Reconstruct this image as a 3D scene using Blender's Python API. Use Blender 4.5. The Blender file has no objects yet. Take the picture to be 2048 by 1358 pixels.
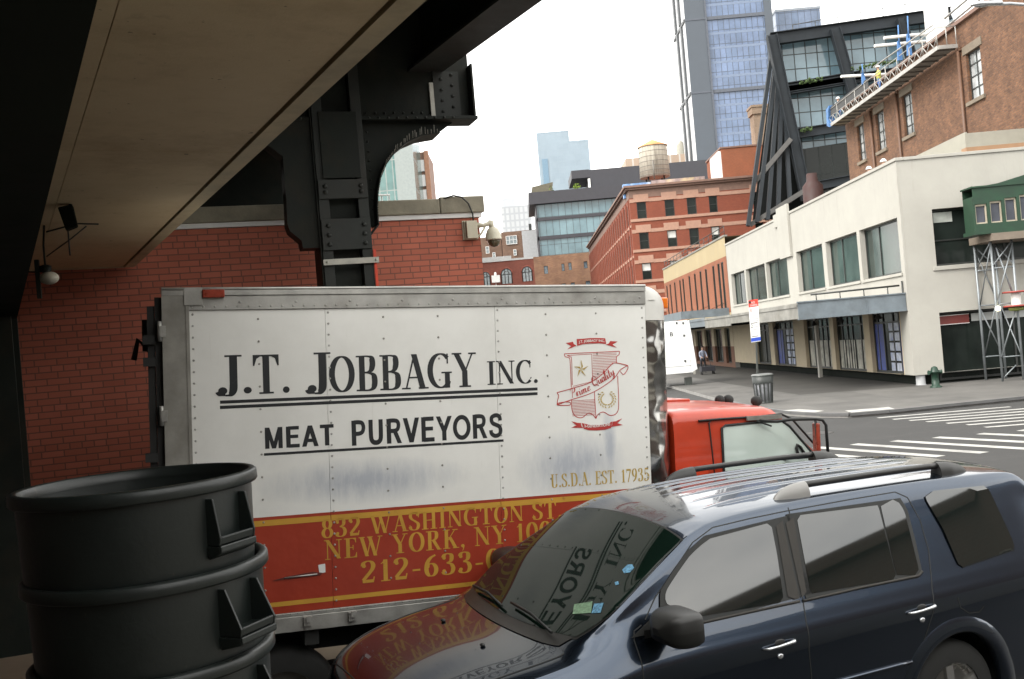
import bpy, bmesh, math, random
import numpy as np
from mathutils import Vector, Matrix
random.seed(7)
sc = bpy.context.scene
COL = sc.collection
R_ = math.radians
# ------------------------------------------------------------------ camera
FPX, CX, CY = 2000.0, 1024.0, 679.0
def _rx(a): c, s = math.cos(a), math.sin(a); return np.array([[1,0,0],[0,c,-s],[0,s,c]])
def _rz(a): c, s = math.cos(a), math.sin(a); return np.array([[c,-s,0],[s,c,0],[0,0,1]])
CAMR = _rz(.0115) @ _rx(math.pi/2 + .0075) @ _rz(-.085)
CAMP = np.array([0., 0., 2.85])
cam_d = bpy.data.cameras.new('camera'); cam = bpy.data.objects.new('camera', cam_d); COL.objects.link(cam)
M4 = Matrix.Identity(4)
for i in range(3):
    for j in range(3): M4[i][j] = CAMR[i][j]
    M4[i][3] = CAMP[i]
cam.matrix_world = M4
cam_d.sensor_width = 36.0; cam_d.lens = 36.0*FPX/2048; cam_d.clip_start = .05; cam_d.clip_end = 4000
sc.camera = cam
# measured directions: a pixel of the 2048 wide photograph -> point on a real plane of the place
def ray(x, y): return CAMR @ np.array([(x-CX)/FPX, -(y-CY)/FPX, -1.])
def PZ(x, y, z): d = ray(x, y); return CAMP + d*(z-CAMP[2])/d[2]
def PY(x, y, Y): d = ray(x, y); return CAMP + d*Y/d[1]
def PX(x, y, X): d = ray(x, y); return CAMP + d*X/d[0]
# ------------------------------------------------------------------ world, sun, exposure
SUN_EL, SUN_AZ = R_(42), R_(238)          # azimuth of the sun, clockwise from +Y
w = bpy.data.worlds.new('World'); sc.world = w; w.use_nodes = True
nt = w.node_tree; nt.nodes.clear()
sky = nt.nodes.new('ShaderNodeTexSky'); sky.sky_type = 'NISHITA'; sky.sun_disc = False
sky.sun_elevation = SUN_EL; sky.sun_rotation = SUN_AZ
sky.air_density = 1.0; sky.dust_density = 6.0; sky.ozone_density = .6
hs = nt.nodes.new('ShaderNodeHueSaturation'); hs.inputs['Saturation'].default_value = .12
mx = nt.nodes.new('ShaderNodeMix'); mx.data_type = 'RGBA'; mx.inputs[0].default_value = .62
mx.inputs[7].default_value = (11.8, 11.6, 11.1, 1)      # even white cloud veil
bg = nt.nodes.new('ShaderNodeBackground'); bg.inputs['Strength'].default_value = .12
out = nt.nodes.new('ShaderNodeOutputWorld')
nt.links.new(sky.outputs[0], hs.inputs['Color']); nt.links.new(hs.outputs[0], mx.inputs[6])
# soft cloud tone
tcw = nt.nodes.new('ShaderNodeTexCoord'); mpw = nt.nodes.new('ShaderNodeMapping'); mpw.inputs['Scale'].default_value = (1.0, 1.0, 3.2)
nzw = nt.nodes.new('ShaderNodeTexNoise'); nzw.inputs['Scale'].default_value = 2.6; nzw.inputs['Detail'].default_value = 6; nzw.inputs['Roughness'].default_value = .6
rpw = nt.nodes.new('ShaderNodeValToRGB'); rpw.color_ramp.elements[0].position = .32; rpw.color_ramp.elements[0].color = (.70,.72,.75,1); rpw.color_ramp.elements[1].position = .66; rpw.color_ramp.elements[1].color = (1.12,1.11,1.09,1)
mlw = nt.nodes.new('ShaderNodeMix'); mlw.data_type = 'RGBA'; mlw.blend_type = 'MULTIPLY'; mlw.inputs[0].default_value = 1.
nt.links.new(tcw.outputs['Generated'], mpw.inputs[0]); nt.links.new(mpw.outputs[0], nzw.inputs['Vector']); nt.links.new(nzw.outputs['Fac'], rpw.inputs['Fac'])
nt.links.new(mx.outputs[2], mlw.inputs[6]); nt.links.new(rpw.outputs[0], mlw.inputs[7])
nt.links.new(mlw.outputs[2], bg.inputs['Color']); nt.links.new(bg.outputs[0], out.inputs[0])
sl = bpy.data.lights.new('sun', 'SUN'); sl.energy = 1.0; sl.angle = R_(22); sl.color = (1, .95, .87)
so = bpy.data.objects.new('sun', sl); COL.objects.link(so)
_sd = Vector((math.sin(SUN_AZ)*math.cos(SUN_EL), math.cos(SUN_AZ)*math.cos(SUN_EL), math.sin(SUN_EL)))
so.rotation_euler = _sd.to_track_quat('Z', 'Y').to_euler(); so.location = (0, -20, 60)
sc.view_settings.view_transform = 'Standard'; sc.view_settings.look = 'None'
sc.view_settings.exposure = 1.6; sc.view_settings.gamma = 1.0
sc.cycles.max_bounces = 8; sc.cycles.diffuse_bounces = 5; sc.cycles.glossy_bounces = 4

# ------------------------------------------------------------------ materials
MATS = {}
def _new(name):
    m = bpy.data.materials.new(name); m.use_nodes = True
    n = m.node_tree; b = n.nodes['Principled BSDF']; return m, n, b
def _noise(n, scale, detail=4, rough=.6, vec=None):
    t = n.nodes.new('ShaderNodeTexNoise'); t.inputs['Scale'].default_value = scale
    t.inputs['Detail'].default_value = detail; t.inputs['Roughness'].default_value = rough
    if vec is None:
        tc = n.nodes.new('ShaderNodeTexCoord'); vec = tc.outputs['Object']
    n.links.new(vec, t.inputs['Vector']); return t
def _ramp(n, fac, stops):
    r = n.nodes.new('ShaderNodeValToRGB'); el = r.color_ramp.elements
    while len(el) < len(stops): el.new(.5)
    for e, (p, c) in zip(el, stops): e.position = p; e.color = (*c, 1) if len(c) == 3 else c
    n.links.new(fac, r.inputs['Fac']); return r
def _mix(n, fac, a, b, mode='MIX'):
    x = n.nodes.new('ShaderNodeMix'); x.data_type = 'RGBA'; x.blend_type = mode
    for k, v in ((0, fac), (6, a), (7, b)):
        if isinstance(v, (int, float)): x.inputs[k].default_value = v
        elif isinstance(v, tuple): x.inputs[k].default_value = (*v, 1) if len(v) == 3 else v
        else: n.links.new(v, x.inputs[k])
    return x.outputs[2]
def _math(n, op, a, b=None):
    x = n.nodes.new('ShaderNodeMath'); x.operation = op
    for k, v in ((0, a), (1, b)):
        if v is None: continue
        if isinstance(v, (int, float)): x.inputs[k].default_value = v
        else: n.links.new(v, x.inputs[k])
    return x.outputs[0]
def _bump(n, b, h, strength, dist=.01):
    bp = n.nodes.new('ShaderNodeBump'); bp.inputs['Strength'].default_value = strength; bp.inputs['Distance'].default_value = dist
    n.links.new(h, bp.inputs['Height']); n.links.new(bp.outputs[0], b.inputs['Normal'])
def pbr(name, col, rough=.6, metal=0., var=.18, scale=2.5, bump=0., coat=0., spec=.5, dirt=None, dirt_amt=.5, emit=None):
    if name in MATS: return MATS[name]
    m, n, b = _new(name)
    t = _noise(n, scale)
    lo = tuple(c*(1-var) for c in col); hi = tuple(min(1, c*(1+var)) for c in col)
    c = _ramp(n, t.outputs['Fac'], [(.3, lo), (.7, hi)]).outputs[0]
    if dirt:
        t2 = _noise(n, scale*.45, 8, .7)
        f = _ramp(n, t2.outputs['Fac'], [(.48, (0,0,0)), (.72, (dirt_amt,)*3)])
        c = _mix(n, f.outputs[0], c, dirt)
    n.links.new(c, b.inputs['Base Color'])
    rr = _ramp(n, t.outputs['Fac'], [(.25, (max(0, rough*.8),)*3), (.75, (min(1, rough*1.15),)*3)])
    n.links.new(rr.outputs[0], b.inputs['Roughness'])
    b.inputs['Metallic'].default_value = metal; b.inputs['Coat Weight'].default_value = coat
    b.inputs['Coat Roughness'].default_value = .03; b.inputs['Specular IOR Level'].default_value = spec
    if bump:
        t3 = _noise(n, scale*14, 3); _bump(n, b, t3.outputs['Fac'], bump)
    if emit:
        b.inputs['Emission Color'].default_value = (*emit[0], 1); b.inputs['Emission Strength'].default_value = emit[1]
    MATS[name] = m; return m
def _uz(n):
    tc = n.nodes.new('ShaderNodeTexCoord'); s = n.nodes.new('ShaderNodeSeparateXYZ'); n.links.new(tc.outputs['Object'], s.inputs[0])
    u = _math(n, 'ADD', s.outputs[0], s.outputs[1]); cb = n.nodes.new('ShaderNodeCombineXYZ')
    n.links.new(u, cb.inputs[0]); n.links.new(s.outputs[2], cb.inputs[1]); return cb.outputs[0], tc
def brick(name, c1, c2, mortar, bw=.21, rh=.0677, ms=.01, rough=.85, var=.25, bump=.4, offset=.5, vscale=.5, squash=1., sqf=2):
    if name in MATS: return MATS[name]
    m, n, b = _new(name); uv, tc = _uz(n)
    t = n.nodes.new('ShaderNodeTexBrick'); n.links.new(uv, t.inputs['Vector'])
    t.offset = offset; t.squash = squash; t.squash_frequency = sqf
    for k, v in (('Color1', c1), ('Color2', c2), ('Mortar', mortar)): t.inputs[k].default_value = (*v, 1)
    for k, v in (('Scale', 1.), ('Mortar Size', ms), ('Mortar Smooth', .2), ('Brick Width', bw), ('Row Height', rh)): t.inputs[k].default_value = v
    ns = _noise(n, vscale, 6, .65)
    f = _ramp(n, ns.outputs['Fac'], [(.25, (1-var,)*3), (.75, (1+var*.6,)*3)])
    n.links.new(_mix(n, 1., t.outputs['Color'], f.outputs[0], 'MULTIPLY'), b.inputs['Base Color'])
    b.inputs['Roughness'].default_value = rough
    if bump: _bump(n, b, _math(n, 'SUBTRACT', 1., t.outputs['Fac']), bump, .008)
    MATS[name] = m; return m
def curtain(name, c1, c2, line, bw, rh, ms, rough=.12, metal=.0, offset=0., spec=.6, vary=.3):
    # glass wall: panes of slightly different tone with thin mullions
    if name in MATS: return MATS[name]
    m, n, b = _new(name); uv, tc = _uz(n)
    t = n.nodes.new('ShaderNodeTexBrick'); n.links.new(uv, t.inputs['Vector']); t.offset = offset
    for k, v in (('Color1', c1), ('Color2', c2), ('Mortar', line)): t.inputs[k].default_value = (*v, 1)
    for k, v in (('Scale', 1.), ('Mortar Size', ms), ('Mortar Smooth', 0.), ('Brick Width', bw), ('Row Height', rh)): t.inputs[k].default_value = v
    ns = _noise(n, .12, 5, .7)
    f = _ramp(n, ns.outputs['Fac'], [(.3, (1-vary,)*3), (.7, (1+vary,)*3)])
    n.links.new(_mix(n, 1., t.outputs['Color'], f.outputs[0], 'MULTIPLY'), b.inputs['Base Color'])
    rr = _math(n, 'MULTIPLY_ADD', t.outputs['Fac'], .5); rr.node.inputs[2].default_value = rough
    n.links.new(rr, b.inputs['Roughness']); b.inputs['Metallic'].default_value = metal; b.inputs['Specular IOR Level'].default_value = spec
    wv = _noise(n, .6, 2); _bump(n, b, wv.outputs['Fac'], .02, .2)
    MATS[name] = m; return m

# ------------------------------------------------------------------ mesh builder
class MB:
    def __init__(s): s.v = []; s.f = []; s.mi = []; s.sm = []; s.mats = []; s.cur = 0; s.M = None; s.smooth = False
    def mat(s, m):
        if m not in s.mats: s.mats.append(m)
        s.cur = s.mats.index(m); return s
    def av(s, p):
        p = Vector(p)
        if s.M is not None: p = s.M @ p
        s.v.append(p); return len(s.v)-1
    def face(s, idx): s.f.append(list(idx)); s.mi.append(s.cur); s.sm.append(s.smooth)
    def poly(s, pts): s.face([s.av(p) for p in pts])
    def box(s, x0, x1, y0, y1, z0, z1):
        i = [s.av((x, y, z)) for x in (x0, x1) for y in (y0, y1) for z in (z0, z1)]
        for q in ((0,1,3,2),(4,6,7,5),(0,4,5,1),(2,3,7,6),(0,2,6,4),(1,5,7,3)): s.face([i[k] for k in q])
        return s
    def bar(s, a, b, wd, ht, up=(0,0,1)):
        a, b = Vector(a), Vector(b); d = (b-a).normalized(); u = Vector(up); sx = d.cross(u)
        if sx.length < 1e-4: sx = d.cross(Vector((1,0,0)))
        sx.normalize(); u = sx.cross(d).normalized(); sx = sx*wd/2; u = u*ht/2
        i = [s.av(p+q) for p in (a, b) for q in (-sx-u, sx-u, sx+u, -sx+u)]
        for q in ((0,1,5,4),(1,2,6,5),(2,3,7,6),(3,0,4,7),(3,2,1,0),(4,5,6,7)): s.face([i[k] for k in q])
        return s
    def tube(s, path, r, n=10, closed=False, caps=True):
        pts = [Vector(p) for p in path]; L = len(pts); rs = r if isinstance(r, (list, tuple)) else [r]*L
        rings = []; prev = None
        for k, p in enumerate(pts):
            a = pts[k-1] if (k > 0 or closed) else p; b = pts[(k+1) % L] if (k < L-1 or closed) else p
            d = (b-a).normalized()
            if prev is None:
                u = d.cross(Vector((0,0,1)));
                if u.length < .05: u = d.cross(Vector((1,0,0)))
            else: u = prev - d*prev.dot(d)
            u.normalize(); prev = u; v = d.cross(u)
            rings.append([s.av(p + (u*math.cos(t*2*math.pi/n) + v*math.sin(t*2*math.pi/n))*rs[k]) for t in range(n)])
        o = s.smooth; s.smooth = True
        for k in range(L if closed else L-1):
            A, B = rings[k], rings[(k+1) % L]
            for t in range(n): s.face([A[t], A[(t+1) % n], B[(t+1) % n], B[t]])
        s.smooth = o
        if caps and not closed: s.face(rings[0][::-1]); s.face(rings[-1])
        return s
    def lathe(s, prof, c=(0,0,0), n=32, axis='z', caps=False):
        o = s.smooth; s.smooth = True; rings = []
        for r, h in prof:
            ring = []
            for t in range(n):
                a = 2*math.pi*t/n; x, y = r*math.cos(a), r*math.sin(a)
                p = (x, y, h) if axis == 'z' else ((h, x, y) if axis == 'x' else (x, h, y))
                ring.append(s.av((c[0]+p[0], c[1]+p[1], c[2]+p[2])))
            rings.append(ring)
        for A, B in zip(rings, rings[1:]):
            for t in range(n): s.face([A[t], A[(t+1) % n], B[(t+1) % n], B[t]])
        if caps: s.face(rings[0][::-1]); s.face(rings[-1])
        s.smooth = o; return s
    def prism(s, pts, off):
        # pts: 3D planar outline, extruded by the vector off
        off = Vector(off); a = [s.av(p) for p in pts]; b = [s.av(Vector(p)+off) for p in pts]; n = len(pts)
        s.face(a[::-1]); s.face(b)
        for k in range(n): s.face([a[k], a[(k+1) % n], b[(k+1) % n], b[k]])
        return s
    def grid(s, P):
        o = s.smooth; s.smooth = True; I = [[s.av(p) for p in row] for row in P]
        for A, B in zip(I, I[1:]):
            for k in range(len(A)-1): s.face([A[k], A[k+1], B[k+1], B[k]])
        s.smooth = o; return s
    def ball(s, c, r, n=12, sc3=(1,1,1)):
        pr = [(max(1e-4, math.sin(math.pi*k/n*1.0))*r, -math.cos(math.pi*k/n)*r) for k in range(n+1)]
        o = s.smooth; s.smooth = True; rings = []
        for q, h in pr: rings.append([s.av((c[0]+q*math.cos(2*math.pi*t/n)*sc3[0], c[1]+q*math.sin(2*math.pi*t/n)*sc3[1], c[2]+h*sc3[2])) for t in range(n)])
        for A, B in zip(rings, rings[1:]):
            for t in range(n): s.face([A[t], A[(t+1) % n], B[(t+1) % n], B[t]])
        s.smooth = o; return s
    def build(s, name, m=None, parent=None, bevel=0., seg=2, weld=False, fix=True):
        if m is not None and not s.mats: s.mats = [m]
        inv = ROOT[parent.name].inverted() if parent is not None else Matrix.Identity(4)
        me = bpy.data.meshes.new(name)
        me.from_pydata([tuple(inv @ p) for p in s.v], [], s.f)
        for q in s.mats: me.materials.append(q)
        me.polygons.foreach_set('material_index', s.mi); me.polygons.foreach_set('use_smooth', s.sm)
        if fix or weld:
            bm = bmesh.new(); bm.from_mesh(me)
            if weld: bmesh.ops.remove_doubles(bm, verts=bm.verts, dist=1e-4)
            bmesh.ops.recalc_face_normals(bm, faces=bm.faces); bm.to_mesh(me); bm.free()
        me.update()
        o = bpy.data.objects.new(name, me); COL.objects.link(o)
        if parent is not None: o.parent = parent; ROOT[o.name] = ROOT[parent.name]
        else: ROOT[o.name] = Matrix.Identity(4)
        if bevel:
            b = o.modifiers.new('bevel', 'BEVEL'); b.width = bevel; b.segments = seg; b.limit_method = 'ANGLE'; b.angle_limit = R_(40)
            b.harden_normals = False
        return o
ROOT = {}
def thing(name, label, cat, loc=(0,0,0), M=None, group=None):
    o = bpy.data.objects.new(name, None); COL.objects.link(o); o.empty_display_size = .3
    if M is None: M = Matrix.Translation(Vector(loc))
    o.matrix_world = M; ROOT[o.name] = M.copy()
    o['label'] = label; o['category'] = cat
    if group: o['group'] = group
    return o
def tag(o, label, cat, group=None):
    o['label'] = label; o['category'] = cat
    if group: o['group'] = group
    return o
def struct(o): o['kind'] = 'structure'; return o
def recentre(o):
    # put a one-mesh thing's origin at its base
    me = o.data; vs = [v.co for v in me.vertices]
    c = Vector((sum(v.x for v in vs)/len(vs), sum(v.y for v in vs)/len(vs), min(v.z for v in vs)))
    me.transform(Matrix.Translation(-c)); o.location = c; return o
def frameM(origin, xdir, pitch=0.):
    x = Vector((xdir[0], xdir[1], 0)).normalized(); y = Vector((-x.y, x.x, 0)); z = Vector((0,0,1))
    M = Matrix.Identity(4)
    x2 = x*math.cos(pitch) - z*math.sin(pitch); z2 = x*math.sin(pitch) + z*math.cos(pitch)
    for i in range(3): M[i][0] = x2[i]; M[i][1] = y[i]; M[i][2] = z2[i]; M[i][3] = origin[i]
    return M
def onplane(M, px, py, yoff=0.):
    # pixel -> local (x, z) on the plane y = yoff of the frame M
    Mi = M.inverted(); o = Mi @ Vector(CAMP); d = Mi.to_3x3() @ Vector(ray(px, py))
    t = (yoff-o.y)/d.y; return (o.x+d.x*t, o.z+d.z*t)
def wall_open(mb, P, x0, x1, z0, z1, ops, reveal):
    # P(x, z, depth) -> point; a wall sheet with real openings and reveals
    xs = sorted({x0, x1, *[o[0] for o in ops], *[o[1] for o in ops]}); zs = sorted({z0, z1, *[o[2] for o in ops], *[o[3] for o in ops]})
    xs = [x for x in xs if x0 <= x <= x1]; zs = [z for z in zs if z0 <= z <= z1]
    for a, b in zip(xs, xs[1:]):
        for c, d in zip(zs, zs[1:]):
            mx_, mz_ = (a+b)/2, (c+d)/2
            if any(o[0] < mx_ < o[1] and o[2] < mz_ < o[3] for o in ops): continue
            mb.poly([P(a, c, 0), P(b, c, 0), P(b, d, 0), P(a, d, 0)])
    for o in ops:
        a, b, c, d = o[:4]
        for q in (((a,c),(b,c)), ((b,c),(b,d)), ((b,d),(a,d)), ((a,d),(a,c))):
            mb.poly([P(*q[0], 0), P(*q[1], 0), P(*q[1], reveal), P(*q[0], reveal)])
def window(parent, P, a, b, c, d, dep, fm, gm, fw=.06, vbars=(), hbars=(), name='window', blind=None):
    # frame mesh + pane sub-part; bars at fractions of width / height
    t = .05; mb = MB()
    def bx(u0, u1, v0, v1, d0, d1):
        q = [mb.av(P(u, v, dd)) for u in (u0, u1) for v in (v0, v1) for dd in (d0, d1)]
        for k in ((0,1,3,2),(4,6,7,5),(0,4,5,1),(2,3,7,6),(0,2,6,4),(1,5,7,3)): mb.face([q[j] for j in k])
    bx(a, a+fw, c, d, dep-t, dep+t); bx(b-fw, b, c, d, dep-t, dep+t)
    bx(a+fw, b-fw, c, c+fw, dep-t, dep+t); bx(a+fw, b-fw, d-fw, d, dep-t, dep+t)
    for u in vbars: x = a+(b-a)*u; bx(x-fw*.4, x+fw*.4, c+fw, d-fw, dep-t*.8, dep+t*.8)
    for u in hbars: z = c+(d-c)*u; bx(a+fw, b-fw, z-fw*.35, z+fw*.35, dep-t*.7, dep+t*.7)
    f = mb.build(name, fm, parent)
    g = MB(); g.poly([P(a+fw*.5, c+fw*.5, dep), P(b-fw*.5, c+fw*.5, dep), P(b-fw*.5, d-fw*.5, dep), P(a+fw*.5, d-fw*.5, dep)])
    g.build('pane', gm, f)
    if blind:
        h, bm_ = blind; k = MB(); z = d-(d-c)*h
        k.poly([P(a+fw, z, dep-.012), P(b-fw, z, dep-.012), P(b-fw, d-fw, dep-.012), P(a+fw, d-fw, dep-.012)]); k.build('blind', bm_, f)
    return f
# ================================================================== GROUND
def asphalt():
    m, n, b = _new('asphalt'); n1 = _noise(n, .35, 8, .7); c = _ramp(n, n1.outputs['Fac'], [(.3,(.013,.0127,.0121)),(.5,(.018,.0175,.0168)),(.7,(.024,.0233,.0222))]).outputs[0]
    n2 = _noise(n, 60, 2); c = _mix(n, .35, c, _ramp(n, n2.outputs['Fac'], [(.35,(.018,.018,.018)),(.65,(.048,.047,.0447))]).outputs[0])
    tc = n.nodes.new('ShaderNodeTexCoord'); nw = _noise(n, 1.2, 4); wv = n.nodes.new('ShaderNodeVectorMath'); wv.operation = 'ADD'; n.links.new(tc.outputs['Object'], wv.inputs[0]); sc_ = n.nodes.new('ShaderNodeVectorMath'); sc_.operation = 'SCALE'; sc_.inputs['Scale'].default_value = 1.3; n.links.new(nw.outputs['Color'], sc_.inputs[0]); n.links.new(sc_.outputs[0], wv.inputs[1])
    v = n.nodes.new('ShaderNodeTexVoronoi'); v.feature = 'DISTANCE_TO_EDGE'; v.inputs['Scale'].default_value = .28; n.links.new(wv.outputs[0], v.inputs['Vector'])
    f = _ramp(n, v.outputs['Distance'], [(0.,(.8,)*3),(.012,(.55,)*3),(.02,(0,0,0))]); c = _mix(n, f.outputs[0], c, (.03,.029,.028))
    n3 = _noise(n, .9, 3); f3 = _ramp(n, n3.outputs['Fac'], [(.62,(0,0,0)),(.72,(.5,)*3)]); c = _mix(n, f3.outputs[0], c, (.04,.038,.036))
    n.links.new(c, b.inputs['Base Color']); b.inputs['Roughness'].default_value = .85; _bump(n, b, n2.outputs['Fac'], .3); return m
M_ASPH = asphalt()
def walkmat():
    m, n, b = _new('pavement concrete'); uv = n.nodes.new('ShaderNodeTexCoord').outputs['Object']
    t = n.nodes.new('ShaderNodeTexBrick'); n.links.new(uv, t.inputs['Vector']); t.offset = 0.
    for k, v in (('Color1', (.105,.10,.092,1)), ('Color2', (.08,.0765,.071,1)), ('Mortar', (.10,.095,.088,1)), ('Scale', 1.), ('Mortar Size', .012), ('Brick Width', 1.5), ('Row Height', 1.5)): t.inputs[k].default_value = v
    n1 = _noise(n, .5, 8, .72); f = _ramp(n, n1.outputs['Fac'], [(.3,(.62,)*3),(.7,(1.12,)*3)]); c = _mix(n, 1., t.outputs['Color'], f.outputs[0], 'MULTIPLY')
    n2 = _noise(n, 7, 3); f2 = _ramp(n, n2.outputs['Fac'], [(.66,(0,0,0)),(.70,(.6,)*3)]); c = _mix(n, f2.outputs[0], c, (.09,.085,.08))
    n.links.new(c, b.inputs['Base Color']); b.inputs['Roughness'].default_value = .9; n3 = _noise(n, 40, 2); _bump(n, b, n3.outputs['Fac'], .2); return m
M_WALK = walkmat()
M_KERB = pbr('kerb stone', (.2,.195,.185), .85, var=.2, scale=2)
M_KERBS = pbr('steel kerb edge', (.09,.09,.09), .6, var=.2, scale=2)
M_PAINT = pbr('road paint', (.33,.325,.305), .8, var=.12, scale=3, dirt=(.14,.135,.13), dirt_amt=.95)
M_STONE = brick('cobbles', (.135,.127,.112), (.09,.083,.073), (.048,.045,.04), .28, .14, .02, .9, .35, .5)
g = MB(); g.poly([(-1500,-1500,0),(1500,-1500,0),(1500,2500,0),(-1500,2500,0)])
struct(g.build('road', M_ASPH))
def slab(name, pts, top, m, kerb=None):
    mb = MB(); n = len(pts)
    mb.mat(m); mb.poly([(x, y, top) for x, y in pts])
    mb.mat(kerb or M_KERB)
    for k in range(n):
        a, b = pts[k], pts[(k+1) % n]; mb.poly([(a[0],a[1],0),(b[0],b[1],0),(b[0],b[1],top),(a[0],a[1],top)])
    return struct(mb.build(name, fix=False))
corner = [(7.46,700),(7.46,40),(7.5,36),(7.74,33.0),(8.0,31.0),(8.5,29.6),(9.1,28.9),(10.2,28.85),(12,29.2),(14.5,29.6),(20,29.65),(90,29.65),(90,700)]
slab('pavement', corner, .13, M_WALK)
kb = MB()
for a, b in zip(corner[1:-2], corner[2:-1]):
    kb.bar((a[0]+.07,a[1],.095), (b[0]+.07,b[1],.095), .15, .08)
struct(kb.build('kerb', M_KERBS))
# kerb ramps on the corner, the light on them painted white
def mark(name, quads, z=.004, m=M_PAINT):
    mb = MB()
    for q in quads: mb.poly([(x, y, z) for x, y in q])
    return struct(mb.build(name, m))
mark('kerb_ramp', [[(9.25,28.98),(10.5,28.98),(10.6,29.75),(9.3,29.75)], [(7.95,31.6),(8.5,30.0),(8.85,30.3),(8.45,31.6)]], .136, M_PAINT)
def barq(a, b, wd):
    a, b = Vector((*a, 0)), Vector((*b, 0)); d = (b-a).normalized(); s = Vector((-d.y, d.x, 0))*wd/2
    return [tuple(v[:2]) for v in (a-s, b-s, b+s, a+s)]
g1 = [((9.7,28.15),(13.4,28.15)), ((9.85,27.4),(13.5,27.3)), ((10.05,26.75),(13.5,26.6)), ((10.24,26.1),(13.5,25.9)), ((10.45,25.35),(13.5,25.2)), ((10.65,24.65),(13.5,24.5)), ((10.72,23.85),(13.5,23.75))]
mark('crosswalk', [barq(a, b, .22) for a, b in g1])
g2 = [((x, 22.75), (x+1.55, 19.7)) for x in (4.55, 5.5, 6.4, 7.25, 8.15, 9.1, 10.1, 11.0, 11.9)]
mark('crosswalk_across_street', [barq(a, b, .27) for a, b in g2])
mb = MB(); mb.poly([(10.2,37.9,.134),(14.7,37.3,.134),(14.7,99,.134),(9.6,99,.134),(9.9,50,.134)]); struct(mb.build('cobbled_pavement', M_STONE))
mb = MB(); mb.poly([(11.6,24.6+.0-1.3,.003),(13.6,23.4-1.2,.003),(14.3,23.2,.003),(12.2,24.3,.003)]); mb.poly([(4.0,24.5,.003),(6.4,24.3,.003),(6.5,26.2,.003),(4.1,26.4,.003)]); struct(mb.build('road_patch', pbr('fresh asphalt patch', (.022,.0215,.021), .85, var=.15, scale=1, bump=.3)))
for x_, y_, lab_ in ((7.3,25.6,'round iron manhole cover in the road near the crosswalk'),(10.9,21.0,'round iron manhole cover among the street crossing stripes')):
    mb = MB(); mb.lathe([(.001,.012),(.3,.012),(.33,.006),(.36,.006),(.36,0)], (x_,y_,0), 28); t = mb.build('manhole_cover', pbr('cast iron', (.05,.047,.044), .6, .4, var=.3, scale=20, bump=.5)); tag(recentre(t), lab_, 'manhole cover')
mark('stop_line', [barq((3.0,33.2),(7.0,33.2), .3)])
# pale pavement in front of the brick depot, behind the lorry
WD = (math.cos(.3353), math.sin(.3353))              # direction of the depot wall, lorry and girders
W0 = Vector((-.43, 12.5, 0))
WF = frameM((W0.x, W0.y, 0), WD)                     # depot frame: x along its front, y into it
def wl(x, y, z=0): return tuple((WF @ Vector((x, y, z))))
slab('pavement_by_depot', [wl(-14,-2.6)[:2], wl(.6,-2.6)[:2], wl(.6,30)[:2], wl(-14,30)[:2]], .13, pbr('tan paving', (.36,.30,.22), .9, var=.2, scale=1, bump=.2))

# ================================================================== BRICK DEPOT behind the lorry
M_DEPOT = brick('red depot brick', (.48,.14,.085), (.40,.113,.067), (.2,.08,.055), .225, .0715, .0075, .8, .16, .35, sqf=6, squash=.55)
M_COPE = pbr('weathered coping', (.26,.24,.18), .9, var=.25, scale=3, bump=.3, dirt=(.12,.11,.08), dirt_amt=.6)
M_TRIM = pbr('white metal trim', (.72,.72,.70), .5, var=.08, scale=3)
dep = thing('brick_depot', 'low red brick depot with a pale concrete parapet behind the white box truck', 'building', M=WF)
mb = MB(); mb.M = WF; mb.box(-13, 0, 0, 9, 0, 4.50); mb.build('brick_wall', M_DEPOT, dep)
mb = MB(); mb.M = WF; mb.box(-13, .03, -.03, 9, 4.505, 4.56); mb.build('trim_strip', M_TRIM, dep)
mb = MB(); mb.M = WF
mb.box(-13, -.503, -.06, 9, 4.562, 4.745); mb.box(-.497, .07, -.06, 9, 4.562, 4.765); mb.build('coping', M_COPE, dep, bevel=.012)
mb = MB(); mb.M = WF
for k in range(12): mb.tube([(-1.95+k*.1, 1.2, 4.74), (-1.95+k*.1, 1.2, 5.02)], .008, 5)
mb.tube([(-1.96, 1.2, 5.02), (-.84, 1.2, 5.02)], .012, 6); mb.build('roof_railing', M_TRIM, dep)
# little roof bits
mb = MB(); mb.M = WF; mb.lathe([(.0,.11),(.05,.1),(.085,.05),(.09,0)], (-1.42,.35,4.765), 14); mb.lathe([(.03,0),(.03,.04)],(-1.42,.35,4.745),8)
t = recentre(mb.build('roof_vent', M_TRIM)); tag(t, 'small white domed vent on the parapet of the brick depot', 'vent')
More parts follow.
